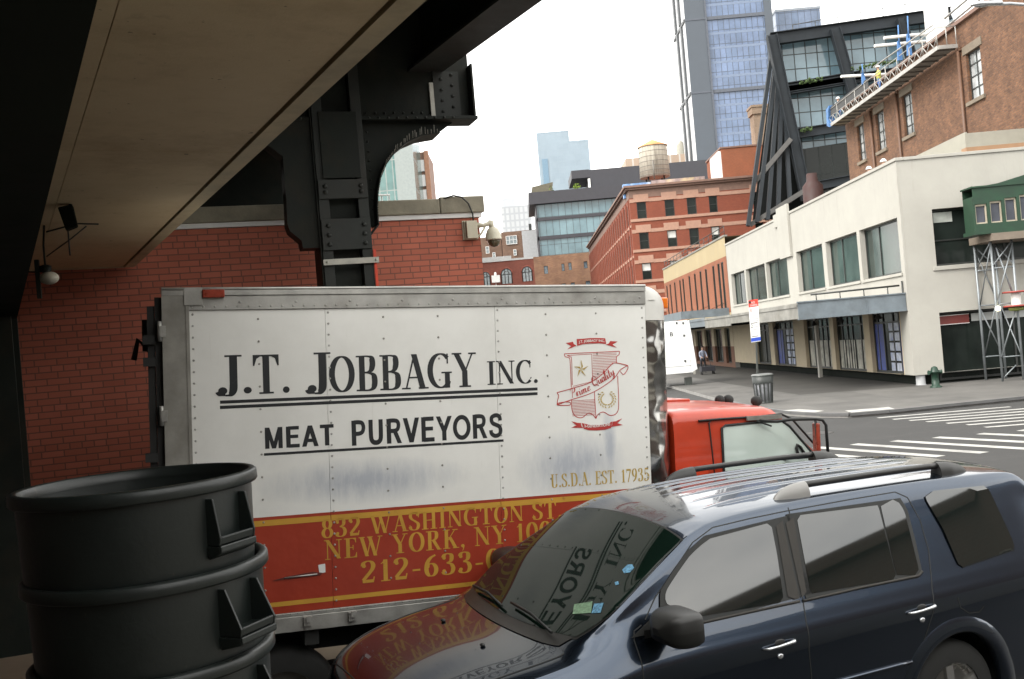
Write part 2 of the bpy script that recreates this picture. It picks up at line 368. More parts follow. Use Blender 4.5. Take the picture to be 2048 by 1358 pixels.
# ---- dome camera on the end of the wall
M_CREAM = pbr('cream camera enamel', (.52,.49,.38), .45, var=.1, scale=6, dirt=(.25,.2,.12), dirt_amt=.4)
M_SMOKE = pbr('smoked dome', (.10,.085,.05), .12, var=.1, spec=.7)
M_CABLE = pbr('black cable', (.02,.02,.02), .6)
c0 = onplane(WF, 940, 462)
def dome_camera(name, label, M, cat='security camera'):
    t = thing(name, label, cat, M=M)
    b = MB(); b.M = M; b.box(-.085,-.075,-.06,.06,-.10,.12) ; b.box(-.07,.07,-.11,-.002,-.105,.115); b.box(-.1,.1,-.012,-.001,-.11,.13); b.build('mounting_box', M_CREAM, t, bevel=.006)
    b = MB(); b.M = M
    arm = [(.07,-.06,.06),(.16,-.06,.055),(.24,-.06,.075),(.265,-.06,.10)]
    b.tube(arm, [.035,.026,.03,.032], 10); b.tube([(.07,-.06,-.09),(.12,-.06,-.05),(.18,-.06,.03)], .014, 8)
    b.tube([(.265,-.06,.11),(.265,-.06,.0)], .033, 12); b.build('bracket_arm', M_CREAM, t)
    b = MB(); b.M = M; b.lathe([(.035,.03),(.07,.0),(.095,-.06),(.104,-.12),(.108,-.13),(.10,-.135),(.075,-.137)], (.28,-.06,0), 24); b.build('housing', M_CREAM, t)
    b = MB(); b.M = M; b.lathe([(.076,-.136),(.078,-.155),(.066,-.19),(.04,-.215),(.001,-.222)], (.28,-.06,0), 24); b.build('lens_dome', M_SMOKE, t)
    return t
MC = WF @ Matrix.Translation(Vector((c0[0], 0, c0[1])))
cm = dome_camera('dome_camera', 'cream dome security camera on a bracket at the right end of the brick depot wall', MC)
b = MB(); b.M = MC; b.tube([(-.36,-.04,.40),(-.2,-.09,.435),(-.1,-.1,.41),(-.02,-.1,.33),(.03,-.08,.2),(.035,-.06,.11)], .010, 8); b.build('cable', M_CABLE, cm)

# ================================================================== STEEL VIADUCT
M_STEEL = pbr('dark painted steel', (.012,.015,.012), .6, spec=.2, var=.3, scale=3, bump=.12, dirt=(.04,.028,.016), dirt_amt=.5)
M_STEELG = pbr('grey painted steel', (.026,.029,.026), .55, spec=.25, var=.25, scale=4, bump=.12, dirt=(.035,.03,.025), dirt_amt=.6)
M_STRAP = pbr('bare steel strap', (.42,.41,.36), .55, .2, var=.2, scale=8)
M_REDTAG = pbr('red plastic strip', (.62,.05,.015), .5)
# columns stand on the WD grid, the deck runs along DV
DV = Vector((-.4695,.8829,0)); LV = Vector((.8829,.4695,0))
gc = PY(690, 440, 10.62)
GF = frameM((gc[0], gc[1], 0), WD)                    # girder frame, y away from the camera
gp = lambda px, py, off=0: onplane(GF, px, py, off)
via = thing('steel_viaduct', 'dark riveted steel viaduct on a bolted column, crossing above the truck and the pavement', 'viaduct', M=GF)
mb = MB(); mb.M = GF; mb.mat(M_STEELG)
cw = .265
mb.box(-cw, -cw+.11, -.02, .50, 0, 6.3); mb.box(cw-.11, cw, -.02, .50, 0, 6.3)
mb.mat(M_STEEL); mb.box(-cw+.115, cw-.115, .12, .42, 0, 6.2); mb.box(-cw-.02,-cw-.003,.0,.48,0,6.2)
mb.mat(M_STEELG)
for a, b_ in ((438, 500), (360, 398)):
    z1 = gp(690, a)[1]; z0 = gp(690, b_)[1]; mb.box(-cw+.004, cw-.004, -.05, -.021, z0, z1)
mb.mat(M_STEEL); mb.box(-.2, cw-.06, -.05,-.022, gp(690,358)[1]+.003, 5.5)
col = mb.build('column', None, via, bevel=.004)
mb = MB(); mb.M = GF
for (a, b_) in ((440, 500), (362, 396)):
    z1 = gp(690, a)[1]; z0 = gp(690, b_)[1]
    nz = 3 if b_-a > 50 else 2
    for k in range(nz):
        for sx in (-.19, .19):
            mb = MB(); mb.M = GF; mb.lathe([(.026,0),(.026,-.004),(.022,-.016),(.012,-.024),(.001,-.026)], (sx, -.05, z1-.06-(z1-z0-.12)*k/max(1,nz-1)), 10, 'y'); mb.build('bolt', M_STEELG, via)
zs = gp(690, 524)[1]
mb = MB(); mb.M = GF; mb.box(-cw-.01, cw+.05, -.075, -.055, zs-.03, zs+.03); mb.box(cw+.035, cw+.05, -.054, .3, zs-.03, zs+.03)
for sx in (-cw+.03, cw+.02): mb.lathe([(.014,0),(.012,-.012),(.001,-.014)], (sx,-.075,zs), 8, 'y')
mb.build('strap', M_STRAP, via)
mb = MB(); mb.M = GF; mb.box(cw+.002, cw+.03, -.045, -.02, 2.2, gp(738, 500)[1]); mb.build('red_strip', M_REDTAG, via)
# cross girder + knees
zb = gp(958, 232)[1]; xe = gp(958, 232)[0]
mb = MB(); mb.M = GF; mb.mat(M_STEEL)
mb.box(-6, xe-.02, .20, .235, zb+.02, 6.9)                               # web
mb.box(-6, xe, .04, .40, zb-.02, zb+.018)                                # bottom flange
mb.box(xe-.045, xe-.02, .03, .198, zb+.02, 6.05)                         # end stiffener
mb.build('cross_girder', None, via, bevel=.004)
mb = MB(); mb.M = GF; mb.mat(M_STEEL); mb.box(-9, .62, 3.7, 3.74, zb-.45, 6.755); mb.box(-9, .7, 3.5, 3.94, zb-.49, zb-.452); mb.build('cross_girder', None, via, bevel=.004)
mb = MB(); mb.M = GF; mb.mat(M_STEELG); p0 = gp(872,226,.16); p1 = gp(915,130,.16)
mb.box(p0[0], p1[0]-.0, .175, .198, zb+.022, 6.0)
for k in range(4):
    for sx in (.3, .72):
        mb.lathe([(.02,0),(.018,-.012),(.001,-.018)], (p0[0]+(p1[0]-p0[0])*sx, .175, zb+.1+k*.12+(.05 if sx > .5 else 0)), 8, 'y')
mb.mat(M_STRAP); mb.box(p0[0]-.05, p0[0]-.004, .165, .198, zb+.022, zb+.42)
mb.build('end_plate', None, via)
arc = [(752,452),(750,420),(751,392),(756,362),(767,335),(785,310),(808,291),(836,279),(873,273)]
A = [gp(x, y, .2) for x, y in arc]
mb = MB(); mb.M = GF; mb.mat(M_STEEL)
out_ = [(cw-.02, A[0][1]-.02)] + A + [(A[-1][0]+.0, A[-1][1]+.02), (gp(905,240,.2)[0], zb-.02), (cw-.02, zb-.02)]
mb.prism([(x, .205, z) for x, z in out_], (0, .025, 0))
AA = [(cw+.02, A[0][1]-.17)] + [(A[0][0]+.01, A[0][1]-.02)]
for (a, b_) in zip(A, A[1:]):                                            # curved flange
    mb.prism([(a[0],.02,a[1]), (b_[0],.02,b_[1]), (b_[0],.40,b_[1]), (a[0],.40,a[1])], (-.012,0,.014))
mb.prism([(cw,.1,A[0][1]-.14),(A[0][0]+.02,.1,A[0][1]-.0),(A[0][0]+.02,.3,A[0][1]-.0),(cw,.3,A[0][1]-.14)], (0,0,.02))
mb.build('knee_bracket', None, via)
mb = MB(); mb.M = GF; mb.mat(M_STRAP); rs = random.Random(4)
for (a, b_) in zip(A, A[1:]):
    for k in range(6):
        t = (k+rs.random()*.6)/6; x = a[0]+(b_[0]-a[0])*t; z = a[1]+(b_[1]-a[1])*t; l = math.hypot(b_[0]-a[0], b_[1]-a[1]); nx_, nz_ = (b_[1]-a[1])/l, -(b_[0]-a[0])/l; e = rs.uniform(.04,.10)
        mb.tube([(x-.004,.03,z+.004),(x-nx_*e*-1.0*.2-.02,-.03,z-nz_*e*.9)], .0022, 4)
mb.build('bird_spikes', None, via)
mb = MB(); mb.M = GF; mb.mat(M_STEELG)
for k in range(22):
    x = -.9+k*.105
    if x < xe-.1 and abs(x) > cw+.04: mb.lathe([(.016,0),(.013,-.010),(.001,-.014)], (x,.04,zb-.001), 8, 'y'); mb.lathe([(.016,0),(.013,-.010),(.001,-.014)], (x,.20,zb+.09), 8, 'y')
for k in range(9): mb.lathe([(.014,0),(.012,-.010),(.001,-.013)], (cw+.09+.0*k, .205, zb-.12-k*.105), 8, 'y')
mb.build('rivet_row', None, via)
B = [gp(x, y, .2) for x, y in [(570,405),(572,452),(577,466),(600,485),(603,500)]]
mb = MB(); mb.M = GF; mb.mat(M_STEEL)
mb.prism([(-cw+.02,.05,B[-1][1])]+[(x,.05,z) for x, z in B[::-1]]+[(B[0][0],.05,zb-.4),(B[0][0]-.35,.05,zb-.1),(B[0][0]-1.2,.05,zb-.02),(-cw+.02,.05,zb-.02)], (0,.3,0))
mb.build('knee_bracket', None, via)
# deck, stringers and outer beam along DV
ob = PZ(1085, 0, 6.0); ob2 = PZ(950, 97, 6.0); DV2 = Vector((ob2[0]-ob[0], ob2[1]-ob[1], 0)).normalized(); LV2 = Vector((-DV2.y, DV2.x, 0))*-1
DF = Matrix.Identity(4)
for i in range(3): DF[i][0] = LV2[i]; DF[i][1] = DV2[i]; DF[i][2] = (0,0,1)[i]; DF[i][3] = ob[i] if i < 2 else 0
mb = MB(); mb.M = DF; mb.mat(M_STEELG)
e2 = (PZ(870,122,6.0)-PZ(950,97,6.0)); bw = .40
ye = 30
mb.box(-bw, 0, -2, ye, 6.0, 6.03); mb.box(-bw-.0, 0, -2, ye, 6.7, 6.74)
mb.mat(M_STEEL); mb.box(-.22, -.19, -2, ye-.02, 6.032, 6.698)
mb.build('outer_beam', None, via)
mb = MB(); mb.M = DF; mb.mat(M_STEEL)
mb.box(-12, .05, -2, 30, 6.76, 6.95)
for k in range(1, 9): mb.box(-bw-1.2*k, -bw-1.2*k+.03, -2, 30, 6.15, 6.755); mb.box(-bw-1.2*k-.12, -bw-1.2*k+.15, -2, 30, 6.12, 6.148)
for k in range(13): mb.box(-11.9, -.24, -1.9+k*2.5, -1.87+k*2.5, 6.3, 6.758)
mb.build('deck', None, via)
# ---- canopy over the loading dock
def soffit():
    m, n, b = _new('painted soffit panel'); n1 = _noise(n, 1.1, 8, .72); c = _ramp(n, n1.outputs['Fac'], [(.28,(.40,.29,.165)),(.5,(.56,.43,.26)),(.75,(.62,.49,.31))]).outputs[0]
    n2 = _noise(n, 4.5, 7, .75); f = _ramp(n, n2.outputs['Fac'], [(.60,(0,0,0)),(.78,(.55,)*3)]); c = _mix(n, f.outputs[0], c, (.30,.22,.13))
    n4 = _noise(n, 17, 2, .5); f4 = _ramp(n, n4.outputs['Fac'], [(.735,(0,0,0)),(.76,(.75,)*3)]); c = _mix(n, f4.outputs[0], c, (.10,.08,.05))
    n.links.new(c, b.inputs['Base Color']); b.inputs['Roughness'].default_value = .75; n3 = _noise(n, 90, 2); _bump(n, b, n3.outputs['Fac'], .25, .004); return m
M_SOFF = soffit()
M_SOFFE = pbr('canopy edge', (.47,.38,.24), .75, var=.2, scale=2, dirt=(.16,.13,.09), dirt_amt=.6)
CZ = 4.1
ca, cb_ = PZ(845,0,CZ), PZ(268,532,CZ); cl = PZ(130,0,CZ)
cd = Vector((cb_[0]-ca[0], cb_[1]-ca[1], 0)); clen = cd.length; cd.normalize(); clat = Vector((cd.y, -cd.x, 0))
CF = Matrix.Identity(4)
for i in range(3): CF[i][0] = clat[i]; CF[i][1] = cd[i]; CF[i][2] = (0,0,1)[i]; CF[i][3] = ca[i] if i < 2 else 0
cwid = .98
cano = thing('loading_dock_canopy', 'beige soffit canopy over the loading dock, running from overhead towards the brick depot', 'canopy', M=CF)
mb = MB(); mb.M = CF; mb.mat(M_SOFF)
for y0, y1 in ((-1.3,-.2),(-.192,2.55),(2.557,clen)): 
    mb.box(-cwid, -.115, y0, y1, CZ+.0, CZ+.05); 
    mb.box(-cwid-1.2, -cwid-.006, y0, y1, CZ-.004, CZ+.05)
mb.build('soffit', None, cano)
mb = MB(); mb.M = CF; mb.mat(M_SOFFE); mb.box(-.1, 0, -1.3, clen, CZ-.012, CZ+.2); mb.box(-cwid-.4,-.1,clen+.003,clen+.06,CZ-.01,CZ+.2); mb.build('edge_beam', None, cano)
mb = MB(); mb.M = CF; mb.mat(M_STEEL); mb.box(-cwid-1.2,-.102,-1.3,clen,CZ+.055,CZ+.19); mb.build('roof_deck', None, cano)
# dark beam and post on the left
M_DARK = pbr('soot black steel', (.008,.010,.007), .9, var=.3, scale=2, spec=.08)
mb = MB(); mb.M = CF; mb.box(-cwid-1.6, -1.285, -5, clen-.1, 3.32, CZ-.006); 
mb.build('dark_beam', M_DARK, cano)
# unseen building left of the dock, added to block light from that side
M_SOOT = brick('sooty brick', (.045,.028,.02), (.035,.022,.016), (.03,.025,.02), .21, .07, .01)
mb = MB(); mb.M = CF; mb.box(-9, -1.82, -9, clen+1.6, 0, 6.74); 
wb = recentre(mb.build('unseen_dock_building', M_SOOT)); tag(wb, 'unseen dark brick building added at far left to block light', 'building')
# loading dock under the camera (the photographer's standing place)
M_DOCK = pbr('dock concrete', (.20,.19,.165), .9, var=.2, scale=1, bump=.2)
mb = MB(); mb.M = CF; 
dk = MB(); dk.mat(M_DOCK); dk.M = frameM((0,0,0), WD); dk.box(-9, 14, -7, 3.15, 0, 1.358); struct(dk.build('loading_dock', None, bevel=.02))
# ---- post, lamp and camera bits at the dark left edge
PF = frameM(PY(-14, 800, 6.2)*np.array([1,1,0]), WD)
post = thing('dock_post', 'dark steel post with a worn edge at the far left of the picture', 'post', M=PF)
mb = MB(); mb.M = PF; mb.box(-.14,.14,-.02,.0,1.2,3.31); mb.box(-.14,.14,.24,.26,1.2,3.31); mb.box(-.012,.012,.001,.239,1.2,3.31); mb.build('shaft', M_STEEL, post)
mb = MB(); mb.M = PF; mb.tube([(.141,.1,2.02),(.22,.08,2.02)], .012, 8); mb.tube([(.22,.08,2.02),(.255,.08,2.02)], .02, 8); mb.build('pin', M_STRAP, post)
M_LBULB = pbr('frosted lamp globe', (.62,.58,.48), .35, var=.05)
q = PY(98, 556, 7.5)
LF = frameM(q, WD)
lamp = thing('globe_light', 'small unlit white globe light under the dark beam at left', 'light', M=LF)
mb = MB(); mb.M = LF; mb.ball((0,0,0), .062, 12, (1.15,1,.8)); mb.build('globe', M_LBULB, lamp)
mb = MB(); mb.M = LF; mb.lathe([(.04,.045),(.045,.09),(.02,.10)], (-.02,0,0), 12); mb.box(-.09,-.06,-.03,.03,-.15,.14); mb.tube([(-.02,0,.1),(-.02,0,.25),(-.03,.3,.5)], .008, 6); mb.tube([(-.09,0,.05),(-.2,0,.06),(-.3,0,-.1)], .007, 6); mb.build('fitting', M_STEEL, lamp)
q = PY(133, 425, 6.9)
LF = frameM(q, WD)
ant = thing('floodlight', 'dark floodlight with a bracket and thin rods hanging from the canopy at left', 'floodlight', M=LF)
mb = MB(); mb.M = LF; mb.prism([(-.05,-.05,.03),(.045,-.05,.05),(.065,-.05,-.10),(-.01,-.05,-.13)], (0,.1,0)); mb.build('lamp_body', M_DARK, ant, bevel=.008)
mb = MB(); mb.M = LF; mb.tube([(-.16,0,.1),(.03,0,.1),(.03,0,.03)], .014, 8); mb.tube([(0,0,.1),(0,0,.8)], .012, 8); mb.box(-.03,.06,-.03,.03,.085,.14); mb.build('bracket', M_STEEL, ant)
mb = MB(); mb.M = LF; mb.tube([(-.14,0,-.13),(.06,0,-.08),(.2,0,-.09)], .006, 6); mb.tube([(-.15,0,-.3),(.02,0,-.18),(.12,0,-.1)], .005, 6); mb.tube([(.0,0,-.1),(.0,0,-.3)], .006, 6); mb.build('rod', M_CABLE, ant)

# ================================================================== TRASH CANS (nested stack)
def binmat():
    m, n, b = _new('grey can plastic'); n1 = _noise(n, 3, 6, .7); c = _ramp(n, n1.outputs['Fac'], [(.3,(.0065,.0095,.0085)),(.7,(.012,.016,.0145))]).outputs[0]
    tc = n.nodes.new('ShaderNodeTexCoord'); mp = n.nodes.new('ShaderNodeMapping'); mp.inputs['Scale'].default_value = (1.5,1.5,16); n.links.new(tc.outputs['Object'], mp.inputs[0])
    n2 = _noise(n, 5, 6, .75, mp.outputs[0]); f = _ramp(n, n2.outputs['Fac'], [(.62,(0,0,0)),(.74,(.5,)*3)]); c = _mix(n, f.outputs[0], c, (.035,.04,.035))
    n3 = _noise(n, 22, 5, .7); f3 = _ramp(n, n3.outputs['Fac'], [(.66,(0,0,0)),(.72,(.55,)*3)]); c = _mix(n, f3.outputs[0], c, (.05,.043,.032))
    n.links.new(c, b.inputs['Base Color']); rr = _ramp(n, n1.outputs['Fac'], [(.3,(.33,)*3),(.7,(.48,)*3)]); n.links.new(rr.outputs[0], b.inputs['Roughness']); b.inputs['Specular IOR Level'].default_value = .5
    n4 = _noise(n, 60, 2); _bump(n, b, n4.outputs['Fac'], .12, .004); return m
M_BIN = binmat()
def can_profile(z0):
    return [(.22, -.80),(.235,-.79),(.288,-.12),(.29,-.05),(.296,-.048)]
def make_can(loc, label, out):
    t = thing('trash_can', label, 'trash can', M=Matrix.Translation(Vector(loc)), group='nested grey trash cans')
    M = ROOT[t.name]
    mb = MB(); mb.M = M
    mb.lathe([(.001,-.78),(.225,-.78),(.243,-.77),(.279,-.30),(.287,-.225),(.293,-.055),(.293,-.03)], n=64)
    mb.lathe([(.286,-.03),(.284,-.06),(.232,-.76),(.001,-.765)], n=64); mb.build('body', M_BIN, t)
    mb = MB(); mb.M = M
    mb.lathe([(.284,-.03),(.286,-.004),(.293,0),(.303,-.001),(.309,-.006),(.310,-.029),(.306,-.034),(.294,-.036)], n=72); mb.build('rim', M_BIN, t)
    for az in (R_(-24), R_(156)):
        h = MB(); ca_, sa = math.cos(az), math.sin(az)
        Mh = M @ Matrix.Rotation(az, 4, 'Z'); h.M = Mh
        hw = .056; zb_ = -.165; top = -.048; ro = .292+out
        for s in (-1, 1):
            y0, y1 = s*hw, s*(hw+.007)
            sp_ = s*.004; h.prism([(.280,y0,top),(.308,y0+sp_*.3,top),(ro,y0+sp_,zb_+.02),(ro-.004,y0+sp_,zb_),(.278,y0,zb_)], (0,y1-y0,0))
        h.prism([(.280,-hw-.004,zb_+.002),(ro-.005,-hw-.004,zb_+.002),(ro-.001,-hw-.004,zb_+.022),(ro-.009,-hw-.004,zb_+.024),(ro-.012,-hw-.004,zb_+.010),(.280,-hw-.004,zb_+.010)], (0,2*hw+.008,0))
        h.prism([(ro-.005,-hw-.011,zb_-.020),(ro+.001,-hw-.011,zb_-.015),(ro+.0005,-hw-.011,zb_+.001),(ro-.005,-hw-.011,zb_+.001)], (0,2*hw+.022,0))
        h.prism([(ro-.0055,-hw-.011,zb_-.020),(ro-.0055,-hw-.011,zb_-.001),(.279,-hw-.011,zb_-.001),(.286,-hw-.011,zb_-.034)], (0,2*hw+.022,0))
        h.build('handle', M_BIN, t, bevel=.003)
    return t
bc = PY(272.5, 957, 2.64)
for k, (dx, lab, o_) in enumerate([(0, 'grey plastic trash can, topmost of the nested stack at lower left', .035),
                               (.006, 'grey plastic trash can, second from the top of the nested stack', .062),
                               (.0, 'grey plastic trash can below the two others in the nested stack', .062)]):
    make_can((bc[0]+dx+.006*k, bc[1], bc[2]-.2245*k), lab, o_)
# ================================================================== LETTERING (drawn strokes, cap height 1)
HAIR, STEM = .045, .165
def _cr(pts, n=7):
    P = [pts[0]]+list(pts)+[pts[-1]]; o = []
    for i in range(1, len(P)-2):
        for k in range(n):
            t = k/n; q = []
            for d in (0, 1):
                a, b, c, e = P[i-1][d], P[i][d], P[i+1][d], P[i+2][d]
                q.append(.5*((2*b)+(-a+c)*t+(2*a-5*b+4*c-e)*t*t+(-a+3*b-3*c+e)*t**3))
            o.append(tuple(q))
    o.append(tuple(pts[-1])); return o
def _ell(cx, cy, rx, ry, a0, a1, n=28): return [(cx+rx*math.cos(R_(a0+(a1-a0)*k/n)), cy+ry*math.sin(R_(a0+(a1-a0)*k/n))) for k in range(n+1)]
def st(x, y0=0, y1=1, w=STEM): return ('l', [(x, y0), (x, y1)], w)
def sf(x, y, w=.34): return ('l', [(x-w/2, y+(HAIR/2 if y < .5 else -HAIR/2)), (x+w/2, y+(HAIR/2 if y < .5 else -HAIR/2))], HAIR)
def hl(x0, x1, y, w=HAIR): return ('l', [(x0, y), (x1, y)], w)
def dg(a, b, w): return ('l', [a, b], w)
def cv(p): return ('c', p)
def pg(*p): return ('p', p)
def dot(x, y, r): return ('p', _ell(x, y, r, r, 0, 345, 15))
h2 = HAIR/2
SER = {
 ' ': (.34, []), '.': (.26, [dot(.13,.085,.085)]), ',': (.26, [dot(.13,.085,.085), pg((.13,.0),(.215,.08),(.17,-.12),(.08,-.2),(.14,-.06))]), '-': (.42, [hl(.06,.36,.36,.085)]),
 'I': (.40, [st(.2), sf(.2,0), sf(.2,1)]),
 'J': (.50, [st(.34,.2,1), sf(.34,1,.36), cv([(.34,.24),(.325,.08),(.26,-.02),(.16,-.03)]), dot(.11,.09,.095), cv([(.16,-.02),(.07,.0),(.03,.08)])]),
 'T': (.72, [st(.36), sf(.36,0,.36), hl(.04,.68,1-h2), pg((.04,1),(.04,.72),(.075,.72),(.13,.90),(.22,1-HAIR)), pg((.68,1),(.68,.72),(.645,.72),(.59,.90),(.50,1-HAIR))]),
 'O': (.76, [('e', .38,.5,.285,.485)]), 'Q': (.76, [('e', .38,.5,.285,.485), cv([(.36,.12),(.5,.02),(.66,-.14)])]),
 'B': (.68, [st(.19), sf(.14,0,.24), sf(.14,1,.24), cv([(.19,1-h2),(.36,1-h2),(.47,.93),(.5,.76),(.46,.6),(.36,.53),(.19,.525)]), cv([(.19,.515),(.38,.51),(.52,.44),(.555,.27),(.52,.10),(.40,h2),(.19,h2)])]),
 'P': (.64, [st(.19), sf(.19,0,.36), sf(.14,1,.24), cv([(.19,1-h2),(.36,1-h2),(.49,.92),(.53,.74),(.49,.56),(.36,.47),(.19,.465)])]),
 'R': (.74, [st(.19), sf(.19,0,.36), sf(.14,1,.24), cv([(.19,1-h2),(.36,1-h2),(.49,.92),(.52,.75),(.48,.6),(.36,.52),(.19,.515)]), dg((.36,.53),(.62,.0),.16), hl(.58,.74,h2)]),
 'A': (.74, [dg((.1,.0),(.36,1),.05), dg((.35,1),(.60,.0),.17), hl(.19,.5,.33), sf(.1,0,.26), sf(.62,0,.3)]),
 'G': (.76, [cv(_ell(.40,.5,.32,.485,48,300,24)), st(.60,.0,.42,.15), sf(.58,.42,.32), hl(.56,.56,.1), ('l',[(.61,.99),(.61,.70)],.045), cv([(.55,.075),(.60,.12),(.62,.2)])]),
 'C': (.70, [cv(_ell(.40,.5,.32,.485,46,312,26)), ('l',[(.61,.99),(.61,.68)],.045), ('l',[(.62,.19),(.65,.27)],.04)]),
 'Y': (.72, [dg((.11,1),(.37,.46),.165), dg((.62,1),(.385,.46),.05), st(.37,0,.48), sf(.37,0,.36), sf(.13,1,.3), sf(.61,1,.24)]),
 'N': (.82, [('l',[(.14,0),(.14,.97)],.05), ('l',[(.66,0.04),(.66,1)],.05), dg((.13,1),(.655,.02),.17), sf(.14,0,.24), sf(.1,1,.22), sf(.66,1,.26)]),
 'E': (.64, [st(.19), sf(.13,0,.22), sf(.13,1,.22), hl(.19,.56,1-h2), hl(.19,.42,.52), hl(.19,.58,h2), pg((.56,1),(.56,.76),(.53,.76),(.50,.90),(.42,1-HAIR)), pg((.59,0),(.59,.26),(.56,.26),(.52,.1),(.44,HAIR)), ('l',[(.42,.4),(.42,.64)],.04)]),
 'S': (.58, [cv([(.49,.80),(.42,.94),(.28,.975),(.14,.90),(.10,.76),(.17,.62),(.33,.50),(.46,.38),(.49,.23),(.42,.07),(.27,.02),(.13,.07),(.07,.22)]), ('l',[(.50,.97),(.50,.70)],.04), ('l',[(.07,.03),(.07,.30)],.04)]),
 'D': (.78, [st(.19), sf(.14,0,.24), sf(.14,1,.24), cv([(.19,1-h2),(.36,1-h2),(.54,.90),(.64,.68),(.655,.5),(.64,.32),(.54,.10),(.36,h2),(.19,h2)])]),
 'H': (.84, [st(.2), st(.64), sf(.2,0), sf(.2,1), sf(.64,0), sf(.64,1), hl(.2,.64,.5)]),
 'K': (.80, [st(.2), sf(.2,0), sf(.2,1), dg((.26,.42),(.62,1),.05), dg((.36,.6),(.64,0),.165), sf(.62,1,.26), sf(.65,0,.3)]),
 'U': (.78, [st(.2,.25,1), cv([(.2,.3),(.23,.09),(.38,.015),(.54,.07),(.61,.25)]), ('l',[(.61,.22),(.61,1)],.05), sf(.2,1), sf(.61,1,.24)]),
 'W': (1.08, [dg((.12,1),(.36,.0),.16), dg((.36,.0),(.56,.96),.05), dg((.49,1),(.74,.0),.16), dg((.74,.0),(.97,1),.05), sf(.13,1,.28), sf(.5,1,.26), sf(.97,1,.22)]),
 '1': (.5, [st(.27,0,.98,.16), sf(.27,0,.36), dg((.11,.80),(.27,.96),.06)]),
 '0': (.62, [('e', .31,.5,.22,.485)]),
 '2': (.62, [cv([(.10,.76),(.14,.91),(.28,.975),(.42,.93),(.49,.78),(.45,.60),(.30,.38),(.10,.12)]), dot(.14,.76,.075), hl(.08,.50,.07,.14), ('l',[(.52,.26),(.48,.05)],.05)]),
 '3': (.60, [cv([(.10,.80),(.16,.93),(.28,.975),(.41,.92),(.44,.77),(.39,.62),(.24,.54)]), cv([(.24,.54),(.41,.48),(.49,.28),(.43,.09),(.28,.015),(.14,.06),(.09,.17)]), dot(.14,.78,.07), dot(.13,.19,.075)]),
 '4': (.62, [st(.40,0,.97,.14), sf(.40,0,.30), hl(.06,.56,.28,.07), dg((.09,.29),(.385,.97),.055)]),
 '5': (.60, [('l',[(.16,.97),(.14,.52)],.05), hl(.14,.50,.93,.13), cv([(.14,.50),(.24,.60),(.36,.59),(.47,.48),(.49,.31),(.43,.11),(.28,.015),(.14,.05),(.09,.15)]), dot(.13,.17,.075)]),
 '6': (.62, [cv([(.48,.97),(.30,.86),(.17,.66),(.12,.40),(.14,.18),(.22,.04),(.32,.015)]), cv(_ell(.31,.30,.19,.285,100,-100,20)), cv([(.15,.42),(.20,.55),(.31,.59)])]),
 '7': (.58, [hl(.07,.53,.93,.14), dg((.50,.92),(.22,0),.10), ('l',[(.085,.98),(.075,.70)],.04)]),
 '8': (.62, [('e', .31,.74,.165,.235), ('e', .31,.26,.20,.25)]),
 '9': (.62, [cv([(.13,.03),(.31,.14),(.44,.34),(.49,.60),(.47,.82),(.39,.96),(.30,.985)]), cv(_ell(.30,.70,.19,.285,80,280,20)), cv([(.46,.58),(.41,.45),(.30,.41)])]),
}
def glyph_polys(ch):
    wd, ops = SER[ch]; polys = []
    for o in ops:
        if o[0] == 'p': polys.append(('poly', list(o[1])))
        elif o[0] == 'l':
            (x0, y0), (x1, y1) = o[1][0], o[1][-1]; w_ = o[2]
            if abs(x1-x0)+abs(y1-y0) < 1e-6: continue
            if abs(y1-y0) < 1e-6: q = [(x0,y0-w_/2),(x1,y0-w_/2),(x1,y0+w_/2),(x0,y0+w_/2)]
            else: q = [(x0-w_/2,y0),(x0+w_/2,y0),(x1+w_/2,y1),(x1-w_/2,y1)]
            polys.append(('poly', q))
        else:
            pts = _ell(o[1],o[2],o[3],o[4],0,360,36) if o[0] == 'e' else (_cr(o[1]) if len(o[1]) < 16 else list(o[1]))
            L, Rr = [], []
            for k, p in enumerate(pts):
                if o[0] == 'e': a, b = pts[(k-1) % 36], pts[(k+1) % 36]
                else: a, b = pts[max(0,k-1)], pts[min(len(pts)-1,k+1)]
                dx, dy = b[0]-a[0], b[1]-a[1]; l = math.hypot(dx, dy) or 1; dx /= l; dy /= l
                t = (HAIR + (STEM*1.02-HAIR)*abs(dy)**1.6)/2
                L.append((p[0]-dy*t, p[1]+dx*t)); Rr.append((p[0]+dy*t, p[1]-dx*t))
            polys.append(('strip', L, Rr))
    return wd, polys
def text_width(s): return sum(SER[c][0] for c in s)
def serif(mb, s, P, height, width=None, track=0., zoff=0.):
    # P(u, v, d): text plane in metres; every stroke sits a hair in front of the last
    tot = text_width(s)+track*(len(s)-1); sx = (width/tot) if width else height
    x = 0
    for ch in s:
        wd, polys = glyph_polys(ch)
        for k, pl in enumerate(polys):
            d = zoff + .00018*k
            if pl[0] == 'poly': mb.poly([P((x+a)*sx, b*height, d) for a, b in pl[1]])
            else:
                L, Rr = pl[1], pl[2]
                i = [mb.av(P((x+a)*sx, b*height, d)) for a, b in L]; j = [mb.av(P((x+a)*sx, b*height, d)) for a, b in Rr]
                for q in range(len(i)-1): mb.face([i[q], j[q], j[q+1], i[q+1]])
        x += wd+track
